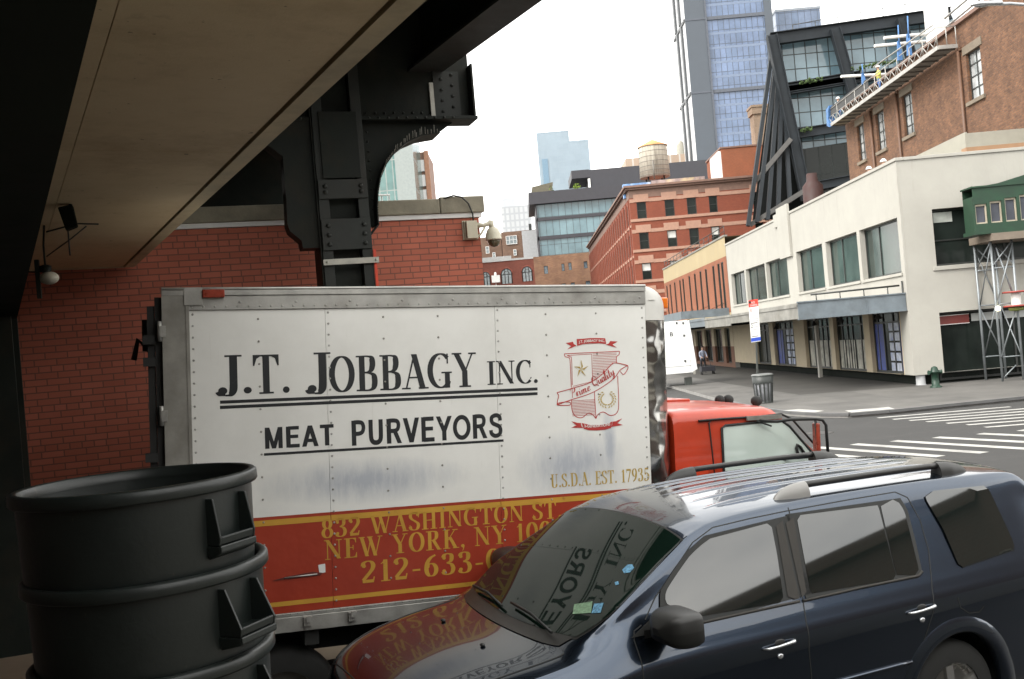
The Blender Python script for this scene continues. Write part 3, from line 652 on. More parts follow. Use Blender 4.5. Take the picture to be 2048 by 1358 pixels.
def sans(mb, s, P, height, width=None, bold=0., shear=0., zoff=0., fitx=True):
    c = bpy.data.curves.new('txt', 'FONT'); c.body = s; c.offset = bold; c.shear = shear; c.fill_mode = 'FRONT'
    o = bpy.data.objects.new('txt', c); COL.objects.link(o)
    dg_ = bpy.context.evaluated_depsgraph_get(); me = bpy.data.meshes.new_from_object(o.evaluated_get(dg_))
    xs = [v.co.x for v in me.vertices]; ys = [v.co.y for v in me.vertices]
    x0, x1, y0, y1 = min(xs), max(xs), min(ys), max(ys)
    hs_ = height/(y1-y0); wsx = width/(x1-x0) if width else hs_
    base = len(mb.v)
    for v in me.vertices: mb.av(P((v.co.x-x0)*wsx, (v.co.y-y0)*hs_, zoff))
    for p in me.polygons: mb.face([base+k for k in p.vertices])
    bpy.data.objects.remove(o); bpy.data.curves.remove(c); bpy.data.meshes.remove(me)
# ================================================================== BOX TRUCK
TH, TP_ = .33528463, .05447575
_ex = Vector((math.cos(TH)*math.cos(TP_), math.sin(TH)*math.cos(TP_), -math.sin(TP_)))
_ez = Vector((math.cos(TH)*math.sin(TP_), math.sin(TH)*math.sin(TP_), math.cos(TP_)))
T0 = Vector((-2.5540325, 6.74450781, 1.03551157))
BZ = 1.0355
TM = frameM(tuple(T0 - _ez*BZ), (math.cos(TH), math.sin(TH)), TP_)
tp = lambda px, py, off=0.: onplane(TM, px, py, off)
BW = 2.35; ZT = BZ+2.42
def whitepaint():
    m, n, b = _new('white box panel')
    tc = n.nodes.new('ShaderNodeTexCoord'); S = n.nodes.new('ShaderNodeSeparateXYZ'); n.links.new(tc.outputs['Object'], S.inputs[0])
    base = (.76,.755,.715)
    n1 = _noise(n, .9, 7, .7); f1 = _ramp(n, n1.outputs['Fac'], [(.45,(0,0,0)),(.8,(.55,)*3)])
    c = _mix(n, f1.outputs[0], base, (.55,.54,.50))
    # blue grey scuffed area low on the front panel, wiped down in streaks
    mp = n.nodes.new('ShaderNodeMapping'); mp.inputs['Scale'].default_value = (3.2,1,.75); n.links.new(tc.outputs['Object'], mp.inputs[0])
    n2 = _noise(n, 2.6, 8, .8, mp.outputs[0])
    def blob(cx, cz, rx, rz):
        a = _math(n, 'DIVIDE', _math(n, 'SUBTRACT', S.outputs[0], cx), rx); d = _math(n, 'DIVIDE', _math(n, 'SUBTRACT', S.outputs[2], cz), rz)
        r = _math(n, 'SQRT', _math(n, 'ADD', _math(n, 'MULTIPLY', a, a), _math(n, 'MULTIPLY', d, d)))
        return _math(n, 'MAXIMUM', _math(n, 'SUBTRACT', 1., r), 0.)
    m1 = _math(n, 'MAXIMUM', blob(2.97,BZ+1.02,.62,.36), blob(1.35,BZ+1.02,1.0,.22)); m1 = _math(n, 'MAXIMUM', m1, blob(3.28,BZ+1.15,.09,.42))
    f2 = _ramp(n, _math(n, 'MULTIPLY', m1, n2.outputs['Fac']), [(.10,(0,0,0)),(.45,(.75,)*3)])
    c = _mix(n, f2.outputs[0], c, (.33,.36,.42))
    # fine vertical run marks and black scuffs
    mp2 = n.nodes.new('ShaderNodeMapping'); mp2.inputs['Scale'].default_value = (9,1,.6); n.links.new(tc.outputs['Object'], mp2.inputs[0])
    n3 = _noise(n, 3., 6, .7, mp2.outputs[0]); f3 = _ramp(n, n3.outputs['Fac'], [(.62,(0,0,0)),(.8,(.35,)*3)])
    c = _mix(n, f3.outputs[0], c, (.46,.42,.36))
    mp3 = n.nodes.new('ShaderNodeMapping'); mp3.inputs['Scale'].default_value = (1.5,1,9); n.links.new(tc.outputs['Object'], mp3.inputs[0])
    n4 = _noise(n, 2.2, 5, .6, mp3.outputs[0]); f4 = _ramp(n, n4.outputs['Fac'], [(.73,(0,0,0)),(.78,(.6,)*3)])
    c = _mix(n, f4.outputs[0], c, (.2,.19,.18))
    n.links.new(c, b.inputs['Base Color']); b.inputs['Roughness'].default_value = .38; b.inputs['Specular IOR Level'].default_value = .35
    nb = _noise(n, 1.3, 3); _bump(n, b, nb.outputs['Fac'], .35, .03); return m
def redpaint():
    m, n, b = _new('red band paint')
    n1 = _noise(n, 1.2, 7, .7); c = _ramp(n, n1.outputs['Fac'], [(.3,(.27,.028,.012)),(.7,(.37,.045,.018))]).outputs[0]
    tc = n.nodes.new('ShaderNodeTexCoord'); mp = n.nodes.new('ShaderNodeMapping'); mp.inputs['Scale'].default_value = (1.2,1,10); n.links.new(tc.outputs['Object'], mp.inputs[0])
    n2 = _noise(n, 2.5, 8, .75, mp.outputs[0]); f = _ramp(n, n2.outputs['Fac'], [(.66,(0,0,0)),(.72,(.7,)*3)]); c = _mix(n, f.outputs[0], c, (.09,.02,.012))
    n3 = _noise(n, 9., 6, .7); f3 = _ramp(n, n3.outputs['Fac'], [(.70,(0,0,0)),(.74,(.8,)*3)]); c = _mix(n, f3.outputs[0], c, (.42,.25,.2))
    n.links.new(c, b.inputs['Base Color']); b.inputs['Roughness'].default_value = .4
    nb = _noise(n, 2, 4); _bump(n, b, nb.outputs['Fac'], .4, .03); return m
def lettermat(name, col, wear):
    # weathered vinyl / paint: thin scratches show the panel colour
    m, n, b = _new(name); n1 = _noise(n, 14, 6, .7); f = _ramp(n, n1.outputs['Fac'], [(.60,(0,0,0)),(.70,(.75,)*3)])
    n2 = _noise(n, 3, 3); c2 = _ramp(n, n2.outputs['Fac'], [(.3,tuple(v*.85 for v in col)),(.7,tuple(min(1,v*1.15) for v in col))])
    n.links.new(_mix(n, f.outputs[0], c2.outputs[0], wear), b.inputs['Base Color']); b.inputs['Roughness'].default_value = .45; return m
M_WP, M_RP = whitepaint(), redpaint()
M_BLK = lettermat('black vinyl lettering', (.012,.014,.016), (.05,.05,.05))
M_GOLD = lettermat('gold lettering', (.50,.27,.035), (.33,.13,.03))
M_GOLDP = lettermat('pale gold lettering', (.44,.31,.07), (.58,.50,.32))
M_CREST = lettermat('red crest paint', (.42,.035,.03), (.5,.18,.16))
M_WHT = pbr('white banner letters', (.72,.68,.64), .5, var=.05)
M_ALU = pbr('weathered aluminium', (.40,.395,.37), .42, .55, var=.2, scale=5, bump=.1, dirt=(.2,.18,.15), dirt_amt=.5)
M_ALUD = pbr('dull rear post', (.30,.29,.26), .5, .35, var=.2, scale=4, dirt=(.13,.12,.10), dirt_amt=.6)
M_RUB = pbr('black rubber', (.012,.013,.012), .65, var=.2)
M_AMB = pbr('amber lens', (.70,.16,.01), .25, var=.1, coat=.5)
M_REDL = pbr('old red lens', (.24,.03,.012), .3, var=.35, scale=20, coat=.4)
M_CHAS = pbr('chassis black', (.02,.02,.019), .75, var=.3)
truck = thing('box_truck', 'white box truck with a red cab, black serif lettering and a red lower band', 'truck', M=TM)
x_re = tp(374, 600)[0]; x_fr = tp(1290, 610)[0]
z_pan = BZ+2.42-.165; 
def z_at(px, py): return tp(px, py)[1]
z_red1 = (z_at(513,1037)+z_at(1147,985))/2; z_red0 = (z_at(542,1216)+z_at(954,1170))/2
z_rail = (z_at(549,1234)+z_at(700,1214))/2 if False else z_red0-.055
box = None
# -- shell: panels with seams, roof, front, floor
mb = MB(); mb.M = TM; mb.mat(M_WP)
seams = [x_re+.004, tp(655,800)[0], tp(995,800)[0], x_fr]
def rings(x0, x1, z0, z1, m):
    mb.mat(m); mb.box(x0, x1, .0, .02, z0, z1)
for a, b_ in zip(seams, seams[1:]):
    rings(a+.0012, b_-.0012, z_red1, z_pan+.01, M_WP); rings(a+.0012, b_-.0012, z_red0-.05, z_red1-.0004, M_RP)
mb.mat(M_WP); mb.box(.02, x_fr-.02, .021, BW, BZ+.18, ZT-.03)
# -- rivets (pattern of the box)
mb.mat(M_ALU)
def rivet(x, z, y=0., r=.0085):
    i0 = [mb.av((x+r*math.cos(a), y-.0006, z+r*math.sin(a))) for a in [k*math.pi/3 for k in range(6)]]
    i1 = [mb.av((x+r*.6*math.cos(a), y-.005, z+r*.6*math.sin(a))) for a in [k*math.pi/3 for k in range(6)]]
    for k in range(6): mb.face([i0[k], i0[(k+1)%6], i1[(k+1)%6], i1[k]])
    mb.face(i1)
x = x_re+.03
while x < x_fr-.02: rivet(x, z_pan+.035, -.012); x += .076
for sx in np.linspace(x_re+.35, x_fr-.05, 9): rivet(float(sx), ZT-.1, -.012, .010)
for sx in (seams[0]+.03, seams[1]+.022, seams[2]+.022, x_fr-.03):
    z = z_red0+.0
    while z < z_pan: rivet(sx, z); z += .079
mb.mat(M_ALUD)
for sx in [ (seams[0]+seams[1])/2, seams[1]+.42, seams[1]+.83, seams[2]+.41, seams[2]+.83]:
    z = z_red0+.12
    while z < z_pan: rivet(sx, z); z += .158
x = .05
while x < x_fr: rivet(x, BZ+.125, -.010, .006); x += .05
mb.build('cargo_box', None, truck)
box = bpy.data.objects['cargo_box']
# -- rails
mb = MB(); mb.M = TM; mb.mat(M_ALU)
mb.box(x_re+.001, x_fr+.0, -.012, .012, z_pan+.012, ZT-.055); mb.box(.0, x_fr+.0, -.022, .03, ZT-.053, ZT-.012); mb.tube([(0,-.015,ZT-.008),(x_fr,-.015,ZT-.008)], .012, 8)
mb.box(x_re-.02, x_fr, -.006, .3, ZT-.03, ZT-.001)
mb.build('top_rail', None, box, bevel=.002)
mb = MB(); mb.M = TM; mb.mat(M_ALU); mb.box(.0, x_fr, -.016, .02, BZ+.0, BZ+.105); mb.box(.0, x_fr, -.010, .02, BZ+.107, z_red0-.052); 
mb.build('lower_rail', None, box, bevel=.003)
mb = MB(); mb.M = TM; mb.mat(M_ALUD); mb.box(-.004, x_re-.004, -.02, .10, BZ, ZT+.002); mb.box(x_re-.012, x_re+.012, -.024, -.0205, BZ, ZT-.02); mb.mat(M_ALU); mb.box(x_re-.02, x_re+.1, -.027, -.021, ZT-.12, ZT-.0)
mb.build('rear_post', None, box, bevel=.006)
mb = MB(); mb.M = TM; mb.mat(M_CHAS)
mb.box(-.05, -.006, .02, BW-.02, BZ+.05, ZT-.06); mb.box(-.10,-.052,.03,.10,BZ+.2,ZT-.12)
for zz in (ZT-.35, ZT-.5, ZT-1.15, ZT-1.27): mb.box(-.13,-.05,.0,.07,zz-.03,zz+.03)
mb.tube([(-.09,.3,ZT-.42),(-.17,.3,ZT-.34),(-.2,.3,ZT-.48)], .02, 8); mb.box(-.14,-.052,.24,.36,ZT-.42,ZT-.2)
mb.build('rear_door', None, truck)
mb = MB(); mb.M = TM; mb.mat(M_ALU)
for (a, b_) in ((643,683),(812,852)):
    z0, z1 = tp(323,b_)[1], tp(323,a)[1]; mb.tube([(-.02,-.012,z0),(-.02,-.012,z1)], .016, 10); mb.box(-.019,.02,-.03,-.021,z0+.03,z1-.03)
mb.build('hinge', None, box)
# -- front corner: rounded cap and dented aluminium post
M_CAP = pbr('white fibreglass cap', (.60,.59,.55), .45, var=.12, scale=4, dirt=(.35,.33,.29), dirt_amt=.4)
def dented():
    m, n, b = _new('dented polished aluminium'); b.inputs['Metallic'].default_value = .95; b.inputs['Roughness'].default_value = .17
    n0 = _noise(n, 3, 4); c = _ramp(n, n0.outputs['Fac'], [(.35,(.20,.20,.19)),(.65,(.42,.41,.39))]); n.links.new(c.outputs[0], b.inputs['Base Color'])
    n1 = _noise(n, 2.6, 2, .5); _bump(n, b, n1.outputs['Fac'], 1., .10); return m
M_DENT = dented()
RC = .27
zc0 = z_at(1310, 640); 
def cornerprof(r, k=9): return [(x_fr + r*math.sin(math.pi/2*t/k), r - r*math.cos(math.pi/2*t/k)) for t in range(k+1)]
mb = MB(); mb.M = TM; pr = cornerprof(RC); nz = 26
rnd = random.Random(3)
P = []
for i in range(nz+1):
    z = BZ + (zc0-BZ-.004)*i/nz
    P.append([(x + (rnd.uniform(-.002,.002) if 0 < k < 9 else 0), y + (rnd.uniform(-.002,.003) if 0 < k < 9 else 0), z) for k, (x, y) in enumerate(pr)])
mb.mat(M_DENT); mb.grid(P); mb.poly([(x_fr+RC,RC,BZ),(x_fr+RC,BW,BZ),(x_fr+RC,BW,zc0),(x_fr+RC,RC,zc0)])
mb.build('corner_post', None, box, fix=False)
mb = MB(); mb.M = TM; mb.mat(M_CAP)
P = []
for i in range(4): P.append([(x, y, zc0 + (ZT-.17-zc0)*i/3) for x, y in pr]+[(x_fr+RC, BW-.1, zc0+(ZT-.17-zc0)*i/3)])
for i in range(1, 9):
    t = math.pi/2*i/8; q = cornerprof(max(.004, RC*math.cos(t)**.9)); z = ZT-.17+.165*math.sin(t)
    P.append([(x, y+ (RC-RC*math.cos(t))*.18, z) for x, y in q]+[(x_fr+RC*math.cos(t)**.9, BW-.1, z)])
mb.grid(P)
o = mb.build('corner_cap', None, box, fix=False)
q0 = tp(1313, 612); mb = MB(); mb.M = TM; mb.mat(M_CAP)
mb.prism([(x_fr+.03,.0,zc0+.16),(x_fr+.1,.02,zc0+.16),(x_fr+.1,.02,zc0+.165),(x_fr+.03,.0,zc0+.165)], (0,-.006,0)); 
mb.build('embossed_plate', None, box)
mb = MB(); mb.M = TM; mb.mat(M_AMB); mb.box(x_fr+RC-.05, x_fr+RC+.012, RC-.13, RC+.06, zc0+.10, zc0+.19); mb.build('marker_light', None, truck, bevel=.012)
q1, q2 = tp(404,580), tp(449,596); mb = MB(); mb.M = TM; mb.mat(M_REDL); mb.box(q1[0], q2[0], -.045, -.0225, q2[1], q1[1]); mb.build('marker_light', None, truck, bevel=.006)
for (px, py) in ((615,1240),(704,1230)):
    u, v = tp(px, py); mb = MB(); mb.M = TM; mb.mat(M_ALU); mb.box(u-.03,u+.03,-.05,-.017,v-.03,v+.03); mb.box(u-.015,u+.015,-.07,-.05,v+.0,v+.04); mb.build('latch', None, box)
# -- painted bands and lettering
def TL(x0, z0): return lambda u, v, d: (x0+u, -.0012-d, z0+v)
def band(mb, x0, x1, z0, z1, d=.0012): mb.poly([(x0,-d,z0),(x1,-d,z0),(x1,-d,z1),(x0,-d,z1)])
mb = MB(); mb.M = TM; mb.mat(M_GOLD)
for a, b_ in zip(seams, seams[1:]):
    band(mb, a+.002, b_-.002, z_red1-.062, z_red1-.022); band(mb, a+.002, b_-.002, z_red0-.0, z_red0+.032)
mb.build('gold_stripe', None, box, fix=False)
def line(name, m, fn): 
    k = MB(); k.M = TM; k.mat(m); fn(k); return k.build(name, None, box, fix=False)
def ser(px0, px1, ytop, ybot, s, m, name='lettering', zc=None, track=0.03):
    a = tp(px0, (ytop+ybot)/2); b_ = tp(px1, (ytop+ybot)/2); z0 = tp(px0, ybot)[1]; h = tp(px0, ytop)[1]-z0
    line(name, m, lambda k: serif(k, s, TL(a[0], z0), h, b_[0]-a[0], track))
def put(items, m, tr):
    def fn(k):
        for s, px0, px1, yt, yb in items:
            a = tp(px0,(yt+yb)/2)[0]; b_ = tp(px1,(yt+yb)/2)[0]; z0 = tp((px0+px1)/2, yb)[1]; h = tp((px0+px1)/2, yt)[1]-z0
            serif(k, s, TL(a, z0), h, b_-a, tr)
    line('lettering', m, fn)
put([('J.',434,507,710,788),('T.',503,582,709,787)], M_BLK, 0.); put([('J',613,660,705,784),('OBBAGY',657,952,709,779)], M_BLK, .01); put([('INC.',973,1077,721,768)], M_BLK, .02)

def under(k):
    for (ya, yb) in ((803,779),(815,787)):
        a = tp(440, ya); b_ = tp(1075, yb); z = (a[1]+b_[1])/2; band(k, a[0], b_[0], z-.011, z+.011)
    a = tp(528,910); b_ = tp(1007,880); z = (a[1]+b_[1])/2; band(k, a[0], b_[0], z-.009, z+.009)
line('underline', M_BLK, under)
GRO = {
 'M': (.92, [('l',[(.16,0),(.16,1)],.17), ('l',[(.76,0),(.76,1)],.17), ('l',[(.18,1),(.46,.0)],.16), ('l',[(.74,1),(.46,.0)],.16)]),
 'E': (.74, [('l',[(.17,0),(.17,1)],.18), ('l',[(.17,.925),(.66,.925)],.15), ('l',[(.17,.52),(.62,.52)],.14), ('l',[(.17,.075),(.68,.075)],.15)]),
 'A': (.80, [('l',[(.12,0),(.40,1)],.18), ('l',[(.68,0),(.40,1)],.18), ('l',[(.2,.29),(.6,.29)],.14)]),
 'T': (.70, [('l',[(.35,0),(.35,1)],.18), ('l',[(.03,.925),(.67,.925)],.15)]),
 'P': (.74, [('l',[(.17,0),(.17,1)],.18), ('k',[(.17,.925),(.40,.925),(.55,.88),(.61,.71),(.55,.53),(.40,.47),(.17,.47)],.15)]),
 'R': (.80, [('l',[(.17,0),(.17,1)],.18), ('k',[(.17,.925),(.42,.925),(.57,.88),(.62,.74),(.57,.57),(.42,.51),(.17,.51)],.15), ('l',[(.66,0),(.44,.5)],.18)]),
 'U': (.80, [('k',[(.17,1),(.17,.5),(.19,.22),(.28,.10),(.40,.075),(.52,.10),(.61,.22),(.63,.5),(.63,1)],.17)]),
 'V': (.76, [('l',[(.38,0),(.1,1)],.18), ('l',[(.38,0),(.66,1)],.18)]),
 'Y': (.76, [('l',[(.38,0),(.38,.45)],.18), ('l',[(.38,.38),(.1,1)],.18), ('l',[(.38,.38),(.66,1)],.18)]),
 'O': (.88, [('k',_ell(.44,.5,.335,.425,0,360,32),.165)]),
 'S': (.72, [('k',[(.59,.70),(.57,.84),(.46,.92),(.34,.925),(.19,.86),(.16,.72),(.23,.60),(.38,.53),(.54,.45),(.60,.30),(.55,.14),(.40,.075),(.26,.09),(.14,.19),(.12,.32)],.155)]),
}
for k_ in GRO: GRO[k_] = (GRO[k_][0], [(a, b, c*1.13) for a, b, c in GRO[k_][1]])
def grotesk(mb, s, P, height, width, track=.03):
    tot = sum(GRO[c][0] for c in s)+track*(len(s)-1); sx = width/tot; x = 0
    for ch in s:
        for k, (kind, pts, w_) in enumerate(GRO[ch][1]):
            d = .00018*k
            if kind == 'l':
                (x0,y0),(x1,y1) = pts
                q = [(x0,y0-w_/2),(x1,y0-w_/2),(x1,y0+w_/2),(x0,y0+w_/2)] if y0 == y1 else [(x0-w_/2,y0),(x0+w_/2,y0),(x1+w_/2,y1),(x1-w_/2,y1)]
                mb.poly([P((x+a)*sx, b*height, d) for a, b in q]); continue
            pts = _cr(pts, 5) if len(pts) < 30 else pts; n = len(pts); ring = pts[0] == pts[-1] or len(pts) > 32; L, Rr = [], []
            for i, p in enumerate(pts):
                a, b = (pts[i-1 if i else n-2], pts[i+1 if i < n-1 else 1]) if len(pts) == 33 else (pts[max(0,i-1)], pts[min(n-1,i+1)])
                dx, dy = b[0]-a[0], b[1]-a[1]; l = math.hypot(dx,dy) or 1
                L.append(mb.av(P((x+p[0]-dy/l*w_/2)*sx, (p[1]+dx/l*w_/2)*height, d))); Rr.append(mb.av(P((x+p[0]+dy/l*w_/2)*sx, (p[1]-dx/l*w_/2)*height, d)))
            for i in range(n-1): mb.face([L[i], Rr[i], Rr[i+1], L[i+1]])
        x += GRO[ch][0]+track
for s_, px0, px1, yt, yb in (('MEAT',527,669,852,894),('PURVEYORS',700,1006,834,883)):
    def meat(k):
        a = tp(px0,(yt+yb)/2)[0]; b_ = tp(px1,(yt+yb)/2)[0]; z0 = tp((px0+px1)/2, yb)[1]; h = tp((px0+px1)/2, yt)[1]-z0
        grotesk(k, s_, TL(a, z0), h, b_-a)
    line('lettering', M_BLK, meat)

put([('832 WASHINGTON ST.',641,1125,1020,1056)], M_GOLD, .05); put([('NEW YORK, NY 10014',648,1150,1059,1097)], M_GOLD, .05); put([('212-633-0120',720,1095,1105,1148)], M_GOLD, .06)
ser(1101, 1299, 949, 976, 'U.S.D.A. EST. 17935', M_GOLDP)
# -- crest
def crest(k):
    cq = lambda X, Y: tp(1080+X/3.996, 660+Y/3.994)        # measured on the enlarged crest
    d = [.0012]
    def rib(pts, wd, closed=False, smooth=True):
        d[0] += .00004
        Q = [cq(*p) for p in pts]
        if smooth: Q = _cr(Q, 5)
        n = len(Q); L, Rr = [], []
        for i, p in enumerate(Q):
            a, b_ = Q[max(0,i-1)], Q[min(n-1,i+1)]; dx, dz = b_[0]-a[0], b_[1]-a[1]; l = math.hypot(dx,dz) or 1
            L.append(k.av((p[0]-dz/l*wd/2, -d[0], p[1]+dx/l*wd/2))); Rr.append(k.av((p[0]+dz/l*wd/2, -d[0], p[1]-dx/l*wd/2)))
        for i in range(n-1): k.face([L[i], Rr[i], Rr[i+1], L[i+1]])
    def fill(pts):
        d[0] += .00004; k.poly([(q[0], -d[0], q[1]) for q in [cq(*p) for p in pts]])
    W_ = .006
    rib([(195,190),(635,170)], W_, smooth=False); rib([(195,190),(200,212),(228,222),(240,250),(250,460)], W_); rib([(635,170),(632,195),(612,215),(610,262)], W_)
    rib([(216,203),(412,192),(420,405)], .005, smooth=False); rib([(216,203),(240,215),(252,235),(258,440)], .005)
    rib([(252,556),(256,640),(285,690),(335,700),(385,665),(425,680),(446,705),(462,675),(505,655),(560,682),(610,665),(628,600),(620,365)], W_)
    rib([(434,490),(446,700)], W_, smooth=False)
    for i in range(17):
        y = 186+i*13; x1 = 612 if y < 262 else 600-(y-262)*1.15
        if x1 > 440: rib([(420,y+5),(x1,y-3)], .0032, smooth=False)
    for i in range(11): rib([(256,566+i*12),(438,555+i*12)], .0032, smooth=False)
    rib([(262,450),(420,410)], .0032, smooth=False)
    # scroll
    rib([(135,500),(250,468),(400,420),(500,350),(560,285),(600,262),(700,283)], W_); rib([(135,598),(240,560),(400,508),(520,440),(600,375),(640,320),(700,283)], W_)
    rib([(135,500),(148,525),(140,560),(135,598)], W_); rib([(135,598),(180,602),(235,600),(242,585),(225,574),(150,582),(135,598)], W_); rib([(640,330),(668,355),(700,310),(700,283)], W_)
    # banners
    fill([(205,104),(262,94),(270,112),(292,125),(216,156),(248,128)]); fill([(620,92),(560,88),(548,108),(524,116),(614,142),(578,116)])
    fill([(292,72),(340,70),(400,64),(470,64),(520,66),(528,112),(470,106),(400,108),(340,114),(296,128)])
    fill([(248,728),(300,742),(325,742),(330,768),(345,782),(248,780),(290,762)]); fill([(656,706),(605,728),(580,732),(576,758),(562,775),(662,758),(618,744)])
    fill([(330,742),(400,758),(480,760),(540,748),(578,730),(566,782),(520,796),(450,802),(390,800),(350,790)])
    k.mat(M_GOLDP)
    c0_ = cq(330, 312); rr = .017*4
    for i in range(5):
        a = math.pi/2 + i*2*math.pi/5
        for s in (0, 1):
            d[0] += .00005; b_ = a + (-1 if s else 1)*math.pi/5
            if s: k.poly([(c0_[0]+.068*math.cos(a)*.9, -d[0], c0_[1]+.072*math.sin(a)), (c0_[0]+.024*math.cos(b_), -d[0], c0_[1]+.024*math.sin(b_)), (c0_[0], -d[0], c0_[1])])
            else:
                for (u, v) in ((a,b_),):
                    k.poly([(c0_[0]+.064*math.cos(a), -d[0], c0_[1]+.07*math.sin(a)), (c0_[0]+.064*.93*math.cos(a)+.002, -d[0], c0_[1]+.066*math.sin(a)), (c0_[0]+.026*math.cos(b_), -d[0], c0_[1]+.026*math.sin(b_))])
    c1_ = cq(535, 552)
    for i in range(8):
        for s in (-1, 1):
            for q in (-1, 1):
                a = -math.pi/2 + s*(.22+i*.335); rx_2, rz_2 = .062+q*.010, .055+q*.010; cx_, cz_ = c1_[0]+rx_2*math.cos(a), c1_[1]+rz_2*math.sin(a); d[0] += .00003
                tang = a + s*(math.pi/2+.55*q)
                k.poly([(cx_+.0105*math.cos(t)*math.cos(tang)-.0042*math.sin(t)*math.sin(tang), -d[0], cz_+.0105*math.cos(t)*math.sin(tang)+.0042*math.sin(t)*math.cos(tang)) for t in [jj*math.pi/4 for jj in range(8)]])
    k.mat(M_WHT)
    def arcP(a, b_, bow, z): 
        A_, B_ = cq(*a), cq(*b_); L_ = math.hypot(B_[0]-A_[0], B_[1]-A_[1]); ux, uz = (B_[0]-A_[0])/L_, (B_[1]-A_[1])/L_
        return (lambda u, v, dd: (A_[0]+ux*u-uz*v, -(z+dd), A_[1]+uz*u+ux*v + bow*(1-((2*u/L_)-1)**2))), L_
    Pf, L_ = arcP((308,112),(516,103), .006, d[0]+.0003); sans(k, 'J.T. JOBBAGY INC.', Pf, .026, L_, bold=.02)
    Pf, L_ = arcP((352,778),(560,762), -.006, d[0]+.0003); sans(k, '3-GENERATIONS', Pf, .022, L_, bold=.02)
    k.mat(M_CREST)
    SCR = {'P': (.62, [[(.18,.0),(.26,.55),(.30,.98)], [(.06,.78),(.14,.98),(.34,1.02),(.54,.94),(.56,.72),(.42,.52),(.26,.50)]]), 'r': (.34, [[(.02,.05),(.10,.45),(.16,.0)],[(.13,.28),(.22,.44),(.33,.42)]]),
     'i': (.26, [[(.06,.42),(.09,.08),(.16,.02),(.25,.12)],[(.10,.60),(.14,.66)]]), 'm': (.66, [[(.04,.44),(.07,.0)],[(.07,.25),(.17,.45),(.25,.40),(.25,.0)],[(.26,.25),(.38,.45),(.46,.38),(.46,.08),(.54,.02),(.64,.12)]]),
     'e': (.40, [[(.04,.20),(.22,.26),(.30,.38),(.20,.46),(.08,.34),(.06,.14),(.16,.01),(.36,.10)]]), 'Q': (.80, [[(.50,.98),(.24,.92),(.08,.60),(.12,.22),(.32,.02),(.56,.10),(.68,.44),(.62,.80),(.46,.99)],[(.30,.22),(.48,.08),(.72,-.10)]]),
     'u': (.46, [[(.05,.42),(.05,.14),(.14,.02),(.28,.14),(.32,.42)],[(.32,.42),(.32,.08),(.40,.02),(.46,.12)]]), 'a': (.46, [[(.34,.38),(.18,.46),(.05,.26),(.10,.04),(.24,.06),(.34,.36)],[(.34,.42),(.33,.08),(.40,.02),(.46,.12)]]),
     'l': (.26, [[(.04,.14),(.20,.70),(.18,.98),(.10,.86),(.07,.2),(.13,.02),(.25,.12)]]), 't': (.32, [[(.14,.80),(.10,.14),(.18,.02),(.30,.12)],[(.0,.52),(.28,.56)]]), 'y': (.46, [[(.05,.42),(.06,.16),(.16,.06),(.30,.20)],[(.34,.44),(.30,-.05),(.18,-.32),(.06,-.24),(.30,.0),(.46,.12)]])}
    def script(word, a, b_, h):
        A_, B_ = cq(*a), cq(*b_); L_ = math.hypot(B_[0]-A_[0], B_[1]-A_[1]); ux, uz = (B_[0]-A_[0])/L_, (B_[1]-A_[1])/L_; tot = sum(SCR[c][0] for c in word); sx = L_/tot; x = 0
        for c in word:
            for stq in SCR[c][1]:
                d[0] += .00004; Q = _cr(stq, 5); n = len(Q); L, Rr = [], []
                for i, p in enumerate(Q):
                    q0, q1 = Q[max(0,i-1)], Q[min(n-1,i+1)]; dx, dz = (q1[0]-q0[0])*sx, (q1[1]-q0[1])*h; l = math.hypot(dx,dz) or 1; w_ = .0025+.0042*max(0,-dz/l)+.002*abs(dz/l)
                    for arr, s in ((L,1),(Rr,-1)):
                        u, v = (x+p[0]+p[1]*.16)*sx - s*dz/l*w_/2, p[1]*h + s*dx/l*w_/2; bw_ = -.006*(1-((2*u/L_)-1)**2)
                        arr.append(k.av((A_[0]+ux*u-uz*v, -d[0]-.0003, A_[1]+uz*u+ux*v+bw_)))
                for i in range(n-1): k.face([L[i], Rr[i], Rr[i+1], L[i+1]])
            x += SCR[c][0]
    script('Prime', (245,544), (408,476), .072); script('Quality', (425,455), (598,352), .078)
line('crest', M_CREST, crest)
# patched paint scar with a scrap of white on the red band
M_SCAR = pbr('torn paint', (.10,.018,.012), .7, var=.4, scale=12)
def scar(k):
    a = tp(545,1158); b_ = tp(640,1146); k.prism([(a[0],-.001,a[1]-.012),(b_[0],-.001,b_[1]-.016),(b_[0]+.02,-.001,b_[1]),(b_[0]-.05,-.001,b_[1]+.015),(a[0]+.1,-.001,a[1]+.008)], (0,-.004,0))
    k.mat(M_ALU); k.tube([(a[0]+.08,-.006,a[1]-.0),(b_[0]-.02,-.008,b_[1]-.004)], .005, 6); k.mat(M_TRIM); c = tp(642,1138); k.prism([(c[0]-.012,-.001,c[1]-.03),(c[0]+.03,-.001,c[1]-.025),(c[0]+.03,-.001,c[1]+.035),(c[0]-.02,-.001,c[1]+.03)], (0,-.003,0))
    k.mat(M_RP); a = tp(515,1072); b_ = tp(735,1052); k.box(a[0], b_[0], -.004, -.0012, a[1]-.05, a[1]+.04) if False else None
line('paint_scar', M_SCAR, scar)
